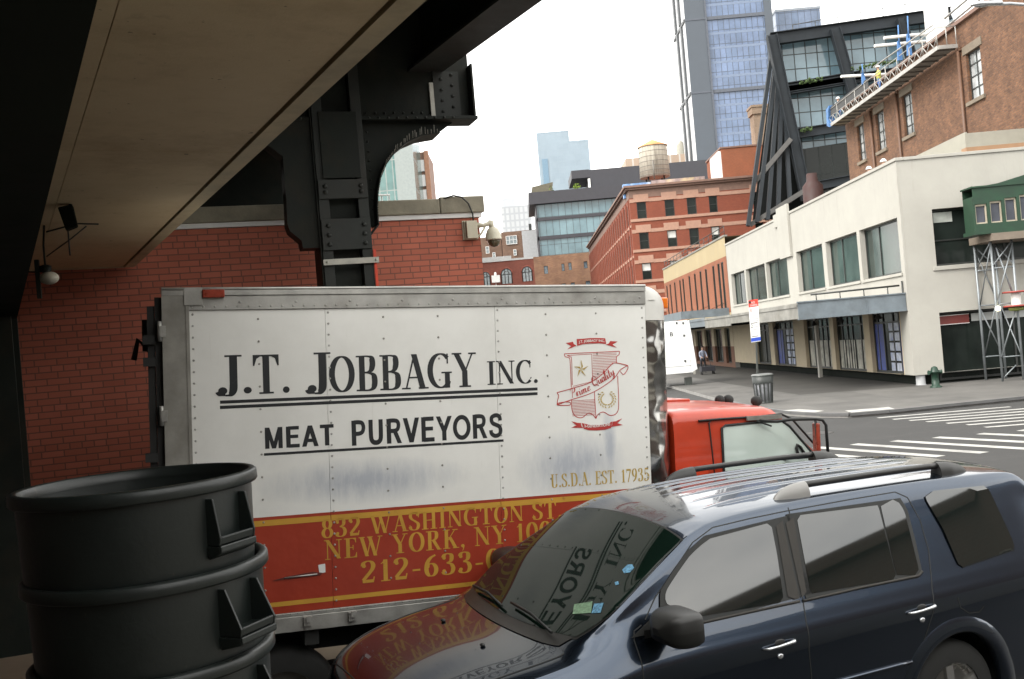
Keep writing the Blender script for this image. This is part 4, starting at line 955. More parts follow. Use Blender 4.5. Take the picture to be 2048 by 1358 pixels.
# -- cab
M_CABR = pbr('faded red cab paint', (.50,.045,.014), .34, var=.18, scale=2.2, coat=.35, dirt=(.30,.03,.012), dirt_amt=.6)
M_CABG = pbr('cab glass with painted sky', (.52,.60,.55), .04, var=.05, spec=.8)  # pale green base colour stands in for white sky reflected in the glass
cab = None
CO = .14                                        # side of the cab stands in from the box side
cpx = lambda x, y: tp(x, y, CO)
xb = x_fr+.29
ztop = cpx(1470, 817)[1]; zsh = ztop-.06
zg1 = cpx(1500,838)[1]; zb0 = 1.15
xw1 = cpx(1562,822)[0]; xw0 = cpx(1640,910)[0]; zw0 = cpx(1640,910)[1]
slope = (xw0-xw1)/(ztop-zw0)
CWD = BW-2*CO
mb = MB(); mb.M = TM; mb.mat(M_CABR)
def csec(x, zt, ys):   # section of the cab at station x: outline from near sill over roof to far sill
    r = .11; pts = [(CO,.95),(CO,zt-.42),(CO+.004,zt-.2),(CO+.012,zt-.1)]
    for k in range(1, 6): t = math.pi/2*k/5; pts.append((CO+.012+r-r*math.cos(t), zt-.1+.1*math.sin(t)))
    pts += [(CO+.5, zt+.018),(CO+CWD/2, zt+.028)]
    return pts + [(2*CO+CWD-y, z) for y, z in pts[-2::-1]]
P = []
for x, dz in ((xb, -.02), (xb+.01,-.004), (xb+.05,.0), (xb+.3,.004), ((xb+xw1)/2,.008), (xw1-.12,.0), (xw1-.04,-.025), (xw1+.02,-.07)):
    P.append([(x, y, z) for y, z in csec(x, ztop+dz, 0)])
mb.grid(P)
mb.smooth = False; mb.poly([p for p in P[0]])
# windscreen pillar and lower front
zb_ = 1.05
mb.prism([(xw1+.0,CO+.004,ztop-.10),(xw1-.11,CO+.004,ztop-.12),(xw0-.16,CO+.004,zw0-.06),(xw0,CO+.004,zw0-.02)], (0,.07,0))
mb.prism([(xw1+.0,CO+CWD-.074,ztop-.10),(xw1-.11,CO+CWD-.074,ztop-.12),(xw0-.16,CO+CWD-.074,zw0-.06),(xw0,CO+CWD-.074,zw0-.02)], (0,.07,0))
mb.prism([(xb+.3,CO,.95),(xw0+.05,CO,.95),(xw0+.02,CO,zw0-.02),(xb+.3,CO,zw0-.02)], (0,CWD,0))
mb.build('cab', None, truck, fix=True)
cab = bpy.data.objects['cab']
xh = xw0
mb = MB(); mb.M = TM; mb.mat(M_CABR); P = []
for x, zt, ins in ((xh-.02, zw0-.03, .0), (xh+.35, zw0-.08, .03), (xh+.75, zw0-.15, .06), (xh+1.0, zw0-.24, .1), (xh+1.08, zw0-.42, .14), (xh+1.08, .75, .14)):
    y0, y1 = CO+ins, CO+CWD-ins; P.append([(x,y0,.8),(x,y0,zt-.12),(x,y0+.05,zt-.03),(x,y0+.2,zt),(x,(y0+y1)/2,zt+.03),(x,y1-.2,zt),(x,y1-.05,zt-.03),(x,y1,zt-.12),(x,y1,.8)])
mb.grid(P); mb.build('hood', None, truck)
# windscreen
mb = MB(); mb.M = TM; mb.mat(M_CABG); mb.poly([(xw1+.012,CO+.07,ztop-.1),(xw0+.0,CO+.07,zw0-.02),(xw0,CO+CWD-.07,zw0-.02),(xw1+.012,CO+CWD-.07,ztop-.1)]); mb.build('windscreen', None, cab)
# door: seam, glass, trim
gl = [cpx(*p) for p in [(1443,856),(1450,851),(1520,844),(1562,841),(1578,852),(1626,908),(1640,935),(1640,960),(1449,960),(1447,940)]]
mb = MB(); mb.M = TM; mb.mat(M_CABG); mb.poly([(x, CO-.006, z) for x, z in gl]); mb.build('side_window', None, cab)
mb = MB(); mb.M = TM; mb.mat(M_RUB); mb.tube([(x, CO-.006, z) for x, z in gl], .011, 8, closed=True)
s0 = [cpx(*p) for p in [(1430,960),(1424,900),(1418,846),(1421,843)]]; mb.tube([(x, CO-.001, z) for x, z in s0], .006, 6)
s1 = [cpx(*p) for p in [(1397,842),(1440,838),(1520,833),(1562,828),(1584,838),(1630,890)]]; mb.tube([(x, CO-.001, z) for x, z in s1], .010, 6)
mb.build('seal', None, cab)
# wheel at the driver side, grab handle seen through the glass
q = [cpx(*p) for p in [(1610,912),(1598,893),(1592,889),(1590,896),(1596,915)]]; mb = MB(); mb.M = TM; mb.mat(M_RUB); mb.tube([(x, CO-.018, z) for x, z in q], .012, 8); mb.build('vent_frame', None, cab)
# roof marker lights
for k, (px, py) in enumerate(((1457,806),(1440,805),(1513,809))):
    yy = CO+.95 if k < 2 else CO+.45
    u, v = tp(px, py+4, yy); mb = MB(); mb.M = TM; mb.mat(M_CHAS); mb.ball((u, yy, ztop+.03), .05, 10, (1.0,1,.95)); mb.build('roof_light', None, cab)
mb = MB(); mb.M = TM; mb.mat(M_CABR); mb.box(xb+.05, xb+.7, CO+1.0, CO+1.7, ztop+.02, ztop+.055); mb.mat(M_CHAS); mb.ball((xb+.06,CO+.95,ztop+.045),.028,8); mb.build('roof_hatch', None, cab, bevel=.012)
# mirror frame
mo = CO-.22
q = [tp(*p, mo) for p in [(1555,843),(1580,839),(1632,838),(1645,840),(1652,850),(1656,908)]]
mb = MB(); mb.M = TM; mb.mat(M_RUB)
path = [(q[0][0]-.05, CO-.01, q[0][1])]+[(x, mo, z) for x, z in q]; mb.tube(_sm := path, .013, 8)
a, b_ = tp(1631,840,mo), tp(1636,912,mo); mb.tube([(a[0],mo,a[1]),(b_[0],mo,b_[1])], .011, 8); mb.tube([(b_[0]-.2,CO,b_[1]-.03),(b_[0],mo,b_[1]),(q[-1][0],mo,q[-1][1]-.02)], .012, 8)
a, b_ = tp(1491,836,CO), tp(1560,838,CO); mb.mat(M_ALUD); mb.box(a[0], b_[0], CO-.03, CO-.012, a[1]-.02, a[1]+.015); mb.mat(M_RUB); c_ = tp(1541,852,CO-.03); d_ = tp(1513,842,CO-.03); mb.tube([(d_[0],CO-.035,d_[1]),(c_[0],CO-.045,c_[1])], .008, 6)
mb.build('mirror_bracket', None, truck)
a, b_ = tp(1634,846,mo), tp(1638,908,mo); mb = MB(); mb.M = TM; mb.mat(M_REDL); mb.box(a[0]-.018,a[0]+.018,mo-.02,mo+.05,b_[1],a[1]); mb.build('mirror', None, truck, bevel=.01)
# -- chassis and wheels
mb = MB(); mb.M = TM; mb.mat(M_CHAS); mb.box(.05, x_fr+2.6, .6, .75, BZ-.3, BZ-.06); mb.box(.05, x_fr+2.6, BW-.75, BW-.6, BZ-.3, BZ-.06)
for k in range(5): mb.box(.1+k*.8,.2+k*.8,.05,BW-.05,BZ-.12,BZ-.01)
mb.box(.0,.12,.1,BW-.1,BZ-.5,BZ-.35); mb.box(.02,.06,.2,.9,.35,BZ-.02); 
mb.build('chassis', None, truck)
def wheel(parent, M, x, y, zc, r, w_, mt, mr, side=-1, spokes=0):
    k = MB(); k.M = M; k.mat(mt)
    pr = [(r*.62, -w_/2),(r*.90,-w_/2),(r*.97,-w_*.42),(r,-w_*.3),(r,w_*.3),(r*.97,w_*.42),(r*.9,w_/2),(r*.62,w_/2)]
    k.lathe(pr, (x,y,zc), 40, 'y'); t_ = k.build('wheel', None, parent)
    k = MB(); k.M = M; k.mat(mr); s = side
    k.lathe([(r*.64,s*w_*.44),(r*.61,s*w_*.46),(r*.58,s*w_*.38),(r*.56,s*w_*.1),(.02,s*w_*.1)], (x,y,zc), 40, 'y')
    if spokes:
        for i in range(spokes):
            a = 2*math.pi*i/spokes+.2; ca_, sa = math.cos(a), math.sin(a)
            k.bar((x+ca_*r*.1,y+s*w_*.36,zc+sa*r*.1),(x+ca_*r*.58,y+s*w_*.40,zc+sa*r*.58), r*.17, .03, (0,1,0))
    k.lathe([(r*.17,s*w_*.3),(r*.16,s*w_*.44),(.005,s*w_*.45)], (x,y,zc), 20, 'y')
    k.build('rim', None, t_); return t_
M_TYRE = pbr('tyre rubber', (.014,.014,.013), .8, var=.3, scale=8)
M_WRIM = pbr('painted steel wheel', (.25,.24,.22), .5, .3, var=.2)
for xx, dd in ((.75, 0), (x_fr+1.75, 0)):
    for yy, s in ((.28,-1), (BW-.28,1)): wheel(truck, TM, xx, yy, .42+xx*math.tan(TP_), .42, .26, M_TYRE, M_WRIM, s)
# ================================================================== BUILDINGS BEYOND THE CORNER
XF = 14.4; YC = 37.45                                    # street facade plane and corner
def stucco():
    m, n, b = _new('white painted stucco'); n1 = _noise(n, .6, 7, .7); c = _ramp(n, n1.outputs['Fac'], [(.3,(.30,.29,.26)),(.7,(.345,.335,.30))]).outputs[0]
    tc = n.nodes.new('ShaderNodeTexCoord'); mp = n.nodes.new('ShaderNodeMapping'); mp.inputs['Scale'].default_value = (2.2,2.2,.16); n.links.new(tc.outputs['Object'], mp.inputs[0])
    n2 = _noise(n, 1.3, 8, .75, mp.outputs[0]); f = _ramp(n, n2.outputs['Fac'], [(.56,(0,0,0)),(.78,(.55,)*3)]); c = _mix(n, f.outputs[0], c, (.205,.195,.165))
    n.links.new(c, b.inputs['Base Color']); b.inputs['Roughness'].default_value = .88; n3 = _noise(n, 14, 4); _bump(n, b, n3.outputs['Fac'], .15, .01); return m
M_STUC = stucco()
M_CREAMW = pbr('cream shopfront wall', (.40,.34,.24), .85, var=.1, scale=1.5, dirt=(.36,.31,.23), dirt_amt=.4)
M_DKBASE = pbr('dark base', (.010,.012,.010), .9, var=.3, spec=.08)
M_WFR = pbr('dark window frame', (.022,.024,.022), .45, var=.15)
M_GLS = pbr('dark window glass', (.012,.016,.014), .16, var=.4, scale=.7, spec=.14)
M_GLSG = pbr('greenish window glass', (.030,.046,.041), .08, var=.5, scale=.6, spec=.35)
M_BLUEP = pbr('blue window poster', (.03,.05,.22), .5, var=.35, scale=2.5, dirt=(.09,.13,.34), dirt_amt=.8)
M_POSTR = pbr('pale window notice', (.42,.45,.52), .6, var=.3, scale=5, dirt=(.1,.16,.42), dirt_amt=.9)
M_CANB = pbr('blue grey canopy steel', (.115,.138,.155), .5, var=.2, scale=2, dirt=(.06,.065,.06), dirt_amt=.6)
M_CANG = pbr('grey canopy sheet', (.19,.185,.165), .6, var=.3, scale=2, dirt=(.08,.07,.05), dirt_amt=.7)
M_GREYP = pbr('grey column paint', (.27,.275,.28), .6, var=.1)
wht = thing('white_corner_building', 'white stucco two storey building on the corner with deep set windows and a steel canopy', 'building', loc=(XF+8, YC+10, 0))
LF_ = lambda x, z, d: (XF+d, x, z)                       # street side: x runs along +Y
RF_ = lambda x, z, d: (x, YC+d, z)
def yz(px, py): p = PX(px, py, XF); return p[1], p[2]
ZR = 8.55
Yend = yz(1462, 560)[0]
ops = []
for (a, b_, mid) in ((1721,1799,495),(1653,1717,515),(1595,1648,540),(1534,1577,560),(1494,1533,575),(1465,1492,585)):
    ya, yb = yz(b_, mid)[0], yz(a, mid)[0]; ops.append((ya, yb))
zt_ = yz(1788,437)[1]; zb_ = yz(1799,546)[1]
up = [(a, b_, zb_, zt_) for a, b_ in ops]
yp = yz(1591, 560)[0]; yq = yz(1577, 560)[0]
slot = (yp, yq, zb_-.3, zt_+.25)
ZL0 = .52
gops = []
for (a, b_, y1, y0) in ((1742,1817,642,748),(1670,1730,648,742),(1611,1662,653,738),(1549,1590,658,736),(1512,1541,662,735)):
    mid = (y1+y0)/2; gops.append((yz(b_, mid)[0], yz(a, mid)[0], ZL0+.0, 3.0))
mb = MB(); mb.mat(M_STUC)
wall_open(mb, LF_, YC, 69., 3.25, ZR, up, .30)
mb.mat(M_CREAMW); wall_open(mb, LF_, YC+.9, 69., ZL0, 3.25, [(max(YC+1.0,a),b_,c,d) for a, b_, c, d in gops], .25)
mb.mat(M_STUC); wall_open(mb, LF_, YC, YC+.9, ZL0, 3.25, [], .25)
rw = (PY(1868,470,YC)[0], 40.0, PY(1868,533,YC)[2], PY(1868,418,YC)[2]); rs = (PY(1884,690,YC)[0], 40., .22, PY(1884,625,YC)[2])
wall_open(mb, RF_, XF, 44., ZL0, ZR, [rw, (rs[0], rs[1], ZL0, rs[3])], .3)
mb.mat(M_STUC); mb.poly([(XF+.004,YC+.004,ZR),(44,YC+.004,ZR),(44,69,ZR),(XF+.004,69,ZR)])
mb.poly([(XF,69,0),(44,69,0),(44,69,ZR),(XF,69,ZR)]); mb.poly([(44,YC,0),(44,69,0),(44,69,ZR),(44,YC,ZR)])
mb.poly([(XF+.004,YC+.01,ZL0),(44,YC+.01,ZL0),(44,YC+1.5,ZL0),(XF+.004,YC+1.5,ZL0)])
mb.build('stucco_wall', None, wht, fix=False)
mb = MB(); mb.mat(M_STUC)
mb.box(XF-.05, XF+.28, YC-.05, 69.05, ZR+.002, ZR+.12); mb.box(XF+.282, 44.05, YC-.05, YC+.28, ZR+.002, ZR+.12)
yp_ = yz(1580, 440)[0]; yq_ = yz(1568,440)[0]; mb.box(XF-.14, XF-.003, yp_, yq_+1.0, ZR-2.2, ZR+.55); mb.box(XF-.11, XF+.3, yq_+1.003, yq_+1.8, ZR-.4, ZR+.3)
mb.build('parapet', None, wht, bevel=.01)
mb = MB(); mb.mat(M_DKBASE); mb.box(XF+.35, 44, YC+.55, YC+.7, .0, ZL0); mb.box(XF+.3, XF+.45, YC+.701, 69, 0, ZL0); mb.build('plinth', None, wht)
mb = MB(); mb.mat(M_GREYP)
for (x, y) in ((XF+.3, YC+.22),): mb.lathe([(.2,.13),(.17,.16),(.165,ZL0)], (x, y, 0), 18)
mb.build('corner_post', None, wht)
# upper windows of the street side and the big windows of the side street front
for k, (a, b_, c, d) in enumerate(up):
    window(wht, LF_, a, b_, c, d, .27, M_WFR, M_GLSG, .07, vbars=(.62,), hbars=())
mb = MB(); mb.mat(M_STUC)
for (a, b_, c, d) in up: mb = MB(); mb.mat(M_STUC); mb.box(XF-.06, XF-.003, a-.1, b_+.1, c-.12, c-.01); mb.build('sill', None, wht, bevel=.01)
mb = MB(); mb.mat(M_STUC)
mb.box(rw[0]-.15, rw[1], YC-.07, YC-.003, rw[2]-.16, rw[2]-.01); mb.build('sill', None, wht, bevel=.01)
window(wht, RF_, *rw, .27, M_WFR, M_GLS, .08, vbars=(.11,.3,.5,.7), hbars=(.45,))
mb = MB(); mb.mat(pbr('pale blind', (.34,.36,.33), .7, var=.2)); u = PY(1910,440,YC)[0]; mb.box(rw[0]+.12, u, YC+.235, YC+.245, rw[3]-.5, rw[3]-.12); mb.build('blind', None, wht)
window(wht, RF_, rs[0], rs[1], ZL0-.3, rs[3], .5, M_WFR, M_GLS, .08, vbars=(.12,.28,.5,.7), hbars=(.88,), name='shop_window')
M_SIGN = pbr('dark red sign board', (.16,.025,.02), .5, var=.15)
a = PY(1884,637,YC); b_ = PY(1946,630,YC)
mb = MB(); mb.mat(M_SIGN); mb.box(a[0]+.06, b_[0], YC+.36, YC+.40, a[2]-.24, a[2]+.08); mb.mat(M_TRIM)
for z in (a[2]-.255, a[2]+.082): mb.box(a[0]+.05, b_[0]+.01, YC+.355, YC+.41, z, z+.02)
sg = recentre(mb.build('shop_sign', None)); tag(sg, 'dark red shop sign board with a pale edge above the dark shop window', 'sign')
mb = MB(); mb.mat(pbr('pale transom panel', (.36,.37,.36), .5, var=.1))
for (p0, p1) in ((1952,2014),(2020,2100)): u, v = PY(p0,630,YC), PY(p1,630,YC); mb.box(u[0], v[0], YC+.40, YC+.43, rs[3]-.42, rs[3]-.13)
mb.build('transom', None, wht)
# ground floor shop windows
for k, (a, b_, c, d) in enumerate(gops):
    a = max(a, YC+1.0)
    vb = {0:(.18,.36,.68,.86), 1:(.22,.5,.66,.84), 2:(.24,.42,.58,.76), 3:(.3,.55,.8), 4:(.5,)}[k]
    f = window(wht, LF_, a, b_, c, d, .22, M_WFR, M_GLS, .09, vbars=vb, hbars=(.82,), name='shop_window')
    if k in (0, 3):
        mb = MB(); mb.mat(M_BLUEP); L = b_-a
        for (u, v) in ((.02,.17),(.70,.97)): mb.box(XF+.20, XF+.205, a+L*u, a+L*v, c+.1, c+(d-c)*.8)
        mb.mat(M_POSTR)
        for (u, v) in ((.2,.35),(.40,.52)):
            for q in range(5): mb.box(XF+.20, XF+.205, a+L*u, a+L*v, c+.1+q*.4, c+.42+q*.4)
        mb.build('poster', None, f)
    if k in (1, 2):
        mb = MB(); mb.mat(pbr('display behind glass', (.30,.29,.25), .6, var=.5, scale=2.5, dirt=(.05,.07,.05), dirt_amt=.9)); L = b_-a
        for (u, v) in ((.03,.2),(.25,.40),(.45,.56),(.6,.74),(.78,.97)): mb.box(XF+.20, XF+.205, a+L*u, a+L*v, c+.08, c+(d-c)*.55)
        mb.build('window_display', None, f)
# ---- canopy over the pavement
CX0 = 10.35; CY0 = YC+.15
cnp = thing('pavement_canopy', 'long blue grey steel canopy projecting over the pavement from the white building', 'canopy', loc=(12, 50, 0))
zc_b = PY(1597,638,CY0)[2]; zc_t = PY(1597,606,CY0)[2]
mb = MB(); mb.mat(M_CANB); mb.box(CX0, XF-.01, CY0, CY0+.05, zc_b, zc_t); mb.box(CX0-.02, XF-.01, CY0-.05, CY0+.12, zc_b-.04, zc_b-.001); mb.box(CX0-.02, XF-.01, CY0-.04, CY0+.1, zc_t+.001, zc_t+.05)
xm = PY(1733,600,CY0)[0]; mb.box(xm-.02, xm+.02, CY0-.02, CY0-.001, zc_b, zc_t)
mb.build('end_fascia', None, cnp)
mb = MB(); ys = [CY0+.051, 44, 50, 57, 64, 72, 84, 99]
for k, (a, b_) in enumerate(zip(ys, ys[1:])):
    mb.mat(M_CANB if k in (3,) else M_CANG); mb.box(CX0, CX0+.05, a, b_-.02, zc_b-.0+.1*(k % 2), zc_t-.05*(k % 3)); mb.box(CX0-.04, CX0-.002, a, b_-.02, zc_t-.16, zc_t-.05)
mb.build('long_fascia', None, cnp)
mb = MB(); mb.mat(M_CANG); 
for a, b_ in zip(ys, ys[1:]): mb.box(CX0+.051, XF-.02, a, b_-.01, zc_t-.16, zc_t-.1)
mb.mat(M_DKBASE)
for k in range(20): mb.box(CX0+.06, XF-.03, 38.5+k*3, 38.6+k*3, zc_b+.03, zc_t-.165)
mb.build('roof_sheet', None, cnp)
mb = MB(); mb.mat(M_WFR)
for k in range(9):
    y = 38.2+k*6.5
    if k > 4: mb = MB(); mb.mat(M_WFR); mb.tube([(XF-.02, y, zc_t+1.1),(CX0+1.0, y, zc_t)], .02, 6); mb.build('brace', None, cnp)
mb = MB(); mb.mat(M_WFR)
mb.tube([(CX0+.6, CY0+.3, zc_t+.28),(XF-.1, CY0+.3, zc_t+.34)], .035, 8); mb.tube([(XF-.05, CY0+.15, zc_b),(XF-.05,CY0+.15,zc_t+.5)], .03, 8)
for k in range(4): mb.tube([(CX0+.8+k*.9, CY0+.3, zc_t),(CX0+.8+k*.9, CY0+.3, zc_t+.3)], .02, 6)
mb.build('rail_pipe', None, cnp)
mb = MB(); mb.mat(M_STUC)
pp = PZ(1617,757,.13); 
for y in (pp[1], ): mb.box(XF-.35, XF-.2, y, y+.25, .13, zc_b+.1)
for y in (64., 76., 90.): mb.box(CX0+.3, CX0+.42, y, y+.12, .13, zc_b)
mb.build('post', None, cnp)
M_LMP = pbr('black gooseneck lamp', (.02,.02,.02), .5)
for k, (px, py) in enumerate(((1762,634),(1686,640),(1632,648),(1556,655))):
    p = PX(px, py, XF-.35); mb = MB(); mb.mat(M_LMP); mb.tube([(XF-.02,p[1],p[2]+.25),(XF-.25,p[1],p[2]+.3),(XF-.42,p[1],p[2]+.12)], .03, 6); mb.lathe([(.03,.1),(.14,-.08),(.15,-.12)], (XF-.45,p[1],p[2]+.05), 12)
    t = recentre(mb.build('wall_lamp', None)); tag(t, 'black gooseneck wall lamp under the steel canopy, ' + ('nearest to the corner','second from the corner','third from the corner','farthest from the corner')[k], 'lamp', 'gooseneck lamps under the canopy')

# ---- tan and orange brick market building beyond
M_ORBR = brick('orange brick', (.26,.075,.03), (.21,.06,.024), (.16,.08,.045), .21, .07, .01, .85, .2, 0)
M_TANS = pbr('tan stucco', (.31,.25,.145), .85, var=.08, scale=1, dirt=(.40,.33,.2), dirt_amt=.4)
tan = thing('market_building', 'low tan and orange brick market building with narrow upright windows, next to the white building', 'building', loc=(XF+8, 84, 0))
z1, z2 = PX(1456,565,XF)[2], PX(1456,512,XF)[2]
ZT2 = 9.2; wz0, wz1 = 4.15, PX(1456,513,XF)[2]+.1
sl_ = [70.3,71.6,73.6,76.6,79.0,81.6,84.3,87.6,89.4,92.5,95.4,97.6]
ops = [(y, y+.80, wz0+.1, wz1-.3) for y in sl_]
mb = MB(); mb.mat(M_ORBR); wall_open(mb, LF_, 69.06, 99.6, wz0-.2, wz1, ops, .09)
mb.mat(M_TANS); wall_open(mb, LF_, 69.06, 99.6, wz1, ZT2, [], .2); wall_open(mb, LF_, 69.06, 99.6, 3.1, wz0-.2, [], .2)
mb.poly([(XF,69.06,ZT2),(30,69.06,ZT2),(30,99.6,ZT2),(XF,99.6,ZT2)]); mb.mat(M_ORBR); mb.poly([(XF,99.6,0),(30,99.6,0),(30,99.6,ZT2),(XF,99.6,ZT2)])
gs = [(70.2,72.0),(73,76),(77,80),(81,84.2),(85.2,88.5),(89.5,93),(94,98.5)]
mb.mat(M_CREAMW); wall_open(mb, LF_, 69.06, 99.6, 1.6, 3.1, [(a,b_,1.6,2.9) for a,b_ in gs], .25); mb.mat(pbr('brown dado', (.13,.06,.035), .8, var=.2)); wall_open(mb, LF_, 69.06, 99.6, .13, 1.6, [(a,b_,.4,1.6) for a,b_ in gs], .25)
mb.build('wall', None, tan, fix=False)
for (a, b_, c, d) in ops: window(tan, LF_, a, b_, c, d, .07, M_WFR, M_GLS, .05)
for (a, b_) in gs: window(tan, LF_, a, b_, .4, 2.9, .22, M_WFR, M_GLS, .08, vbars=(.33,.66), name='shop_window')
mb = MB(); mb.mat(M_CANG); mb.box(XF-.06, XF+.2, 69.06, 99.6, ZT2+.001, ZT2+.12); mb.build('coping', None, tan)
mb = MB(); mb.mat(M_WFR); mb.tube([(XF+.1,69.5,ZT2+.75),(XF+.1,99,ZT2+.75)], .03, 6); mb.tube([(XF+.1,69.5,ZT2+.4),(XF+.1,99,ZT2+.4)], .02, 6)
for k in range(16): mb.tube([(XF+.1,69.5+k*1.95,ZT2+.1),(XF+.1,69.5+k*1.95,ZT2+.75)], .025, 5)
mb.build('roof_railing', None, tan)
mb = MB(); mb.mat(M_CANB); mb.box(CX0+.7, XF-.01, 69.6, 69.75, 3.75, 4.3); mb.box(CX0+.7,CX0+.8,69.76,98,3.75,4.3); mb.build('upper_canopy', None, tan)

# ---- five storey red brick warehouse
M_RDBR = brick('red warehouse brick', (.215,.05,.023), (.17,.039,.018), (.15,.055,.035), .21, .07, .008, .85, .18, 0)
M_LINT = pbr('pink stone lintel', (.33,.19,.135), .8, var=.12, scale=3)
M_CORN = pbr('brown cornice', (.17,.10,.075), .7, var=.2, scale=2)
YA = 123.
Xa = lambda px, py: PY(px, py, YA)[0]
Za = lambda px, py: PY(px, py, YA)[2]
XA0 = XF; ZA = Za(1255,373); XA1 = 34.
red = thing('red_warehouse', 'large red brick warehouse with pale lintels, rows of narrow side windows and a brown cornice', 'building', loc=(24, 150, 0))
z_t1, z_b1 = Za(1283,404), Za(1283,437); z_t2, z_b2 = Za(1288,465), Za(1290,500); stp = z_t1-z_t2
cols = [(Xa(1274,420),Xa(1293,420)),(Xa(1330,416),Xa(1349,416)),(Xa(1374,410),Xa(1393,410)),(Xa(1418,406),Xa(1435,406))]
dX = cols[3][0]-cols[2][0]; cols += [(cols[3][0]+dX*k, cols[3][1]+dX*k) for k in (2, 3, 4)]
AR = lambda x, z, d: (x, YA+d, z)
ops = []
for r in range(5):
    for (a, b_) in cols: ops.append((a, b_, z_b1-stp*r, z_t1-stp*r))
ops = [o for o in ops if o[2] > .5]
mb = MB(); mb.mat(M_RDBR); wall_open(mb, AR, XA0, XA1, 0, ZA-1.5, ops, .3)
LA = lambda x, z, d: (XA0+d, x, z)
sops = []
YA1 = 197.
for r in range(4):
    for k in range(24):
        y = YA+2.2+k*3.05; zt = z_t1+.1-stp*r; sops.append((y, y+1.35, zt-2.6, zt))
sops = [o for o in sops if o[2] > .5]
wall_open(mb, LA, YA, YA1, 0, ZA-1.5, sops, .10)
mb.poly([(XA0+.01,YA+.01,ZA-1.0),(XA1,YA+.01,ZA-1.0),(XA1,YA1,ZA-1.0),(XA0+.01,YA1,ZA-1.0)]); mb.poly([(XA0,YA1,0),(XA1,YA1,0),(XA1,YA1,ZA),(XA0,YA1,ZA)])
mb.build('brick_wall', None, red, fix=False)
mb = MB(); mb.mat(M_CORN); mb.box(XA0-.002, XA1, YA-.02, YA-.0, ZA-1.5, ZA-.5); mb.box(XA0-.35, XA1, YA-.35, YA+.5, ZA-.5, ZA-.25); mb.box(XA0-.6, XA1, YA-.6, YA+.5, ZA-.249, ZA)
mb.box(XA0-.02, XA0-.001, YA, YA1, ZA-1.5, ZA-.5); mb.box(XA0-.35, XA0+.3, YA+.501, YA1, ZA-.5, ZA-.25); mb.box(XA0-.6, XA0+.3, YA+.501, YA1, ZA-.249, ZA); mb.build('cornice', None, red)
mb = MB(); mb.mat(M_LINT)
for r in range(5):
    zt = z_t1-stp*r; zb = z_b1-stp*r
    if zb < .5: continue
    prev = XA0
    for (a, b_) in cols:
        mb.box(prev+.0, a-.35, YA-.05, YA-.002, zt-.02, zt+.42); mb.box(a-.348, b_+.348, YA-.08, YA-.002, zt+.02, zt+.95); prev = b_+.35
    mb.box(prev, XA1, YA-.05, YA-.002, zt-.02, zt+.42)
    mb.box(XA0-.06, XA1, YA-.1, YA-.002, zb-.36, zb-.02)
    mb.box(XA0-.08, XA0-.002, YA, YA1, zb-1.0, zb-.7)
mb.build('lintel', None, red)
mb = MB(); mb.mat(M_RDBR)
for k in range(25): mb = MB(); mb.mat(M_RDBR); mb.box(XA0-.13, XA0-.002, YA+1.2+k*3.05-.35, YA+1.2+k*3.05+.45, 0, ZA-1.7); mb.build('pilaster', None, red)
M_BLND = pbr('white roller blind', (.55,.55,.52), .7, var=.1)
hb = random.Random(5)
for o in ops: window(red, AR, *o, .24, M_WFR, M_GLS, .09, hbars=(.5,), blind=(hb.choice((.45,.5,.6)), M_BLND) if hb.random() < .45 else None)
for o in sops: window(red, LA, *o, .07, M_WFR, M_GLS, .09, hbars=(.5,))
# blue tarp and painted panels along the roof edge
mb = MB(); mb.mat(pbr('blue tarp', (.12,.24,.45), .5, var=.5, scale=1.2, dirt=(.6,.6,.6), dirt_amt=.9)); u, v = PY(1246,372,126), PY(1300,352,126); mb.box(u[0], v[0], 126, 127, ZA-1, v[2]-.75); t = recentre(mb.build('roof_tarp', None)); tag(t, 'blue and white tarpaulin on the roof corner of the red warehouse', 'tarpaulin')
mb = MB(); mb.mat(pbr('painted hoarding', (.34,.26,.24), .6, var=.5, scale=.8, dirt=(.6,.5,.15), dirt_amt=1)); u, v = PY(1302,352,127), PY(1408,338,127); mb.box(u[0], v[0], 127, 127.2, ZA-1, v[2]-.9); t = recentre(mb.build('hoarding', None)); tag(t, 'low painted hoarding behind the roof edge of the red warehouse', 'hoarding')
# water tower
M_WOOD = brick('tank staves', (.36,.33,.27), (.25,.22,.17), (.16,.14,.11), .35, 5., .02, .9, .3, .2, offset=0)
wt = PY(1310, 352, 133); rt = (PY(1340,310,133)[0]-PY(1281,316,133)[0])/2
zt0 = PY(1312,355,133)[2]; zt1 = PY(1308,293,133)[2]; zt2 = PY(1306,279,133)[2]
tw = thing('water_tower', 'round wooden water tank with a conical orange roof on the red warehouse', 'water tower', loc=(wt[0], 133, ZA-1))
def stave():
    m, n, b = _new('weathered staves'); tc = n.nodes.new('ShaderNodeTexCoord'); mp = n.nodes.new('ShaderNodeMapping'); mp.inputs['Scale'].default_value = (2.2,2.2,.12); n.links.new(tc.outputs['Object'], mp.inputs[0])
    t = _noise(n, 2., 6, .7, mp.outputs[0]); c = _ramp(n, t.outputs['Fac'], [(.3,(.20,.18,.145)),(.5,(.42,.385,.32)),(.75,(.55,.52,.44))]); n.links.new(c.outputs[0], b.inputs['Base Color']); b.inputs['Roughness'].default_value = .9; return m
mb = MB(); mb.mat(stave()); mb.lathe([(.01,zt0),(rt*1.02,zt0),(rt*.95,zt1)], (wt[0],133,0), 40); mb.build('tank', None, tw)
mb = MB(); mb.mat(pbr('orange tank roof', (.48,.24,.10), .8, var=.15)); mb.lathe([(rt*1.02,zt1-.08),(rt*1.03,zt1),(.05,zt2),(.001,zt2)], (wt[0],133,0), 40); mb.build('conical_roof', None, tw)
mb = MB(); mb.mat(pbr('tank hoop', (.16,.15,.13), .6))
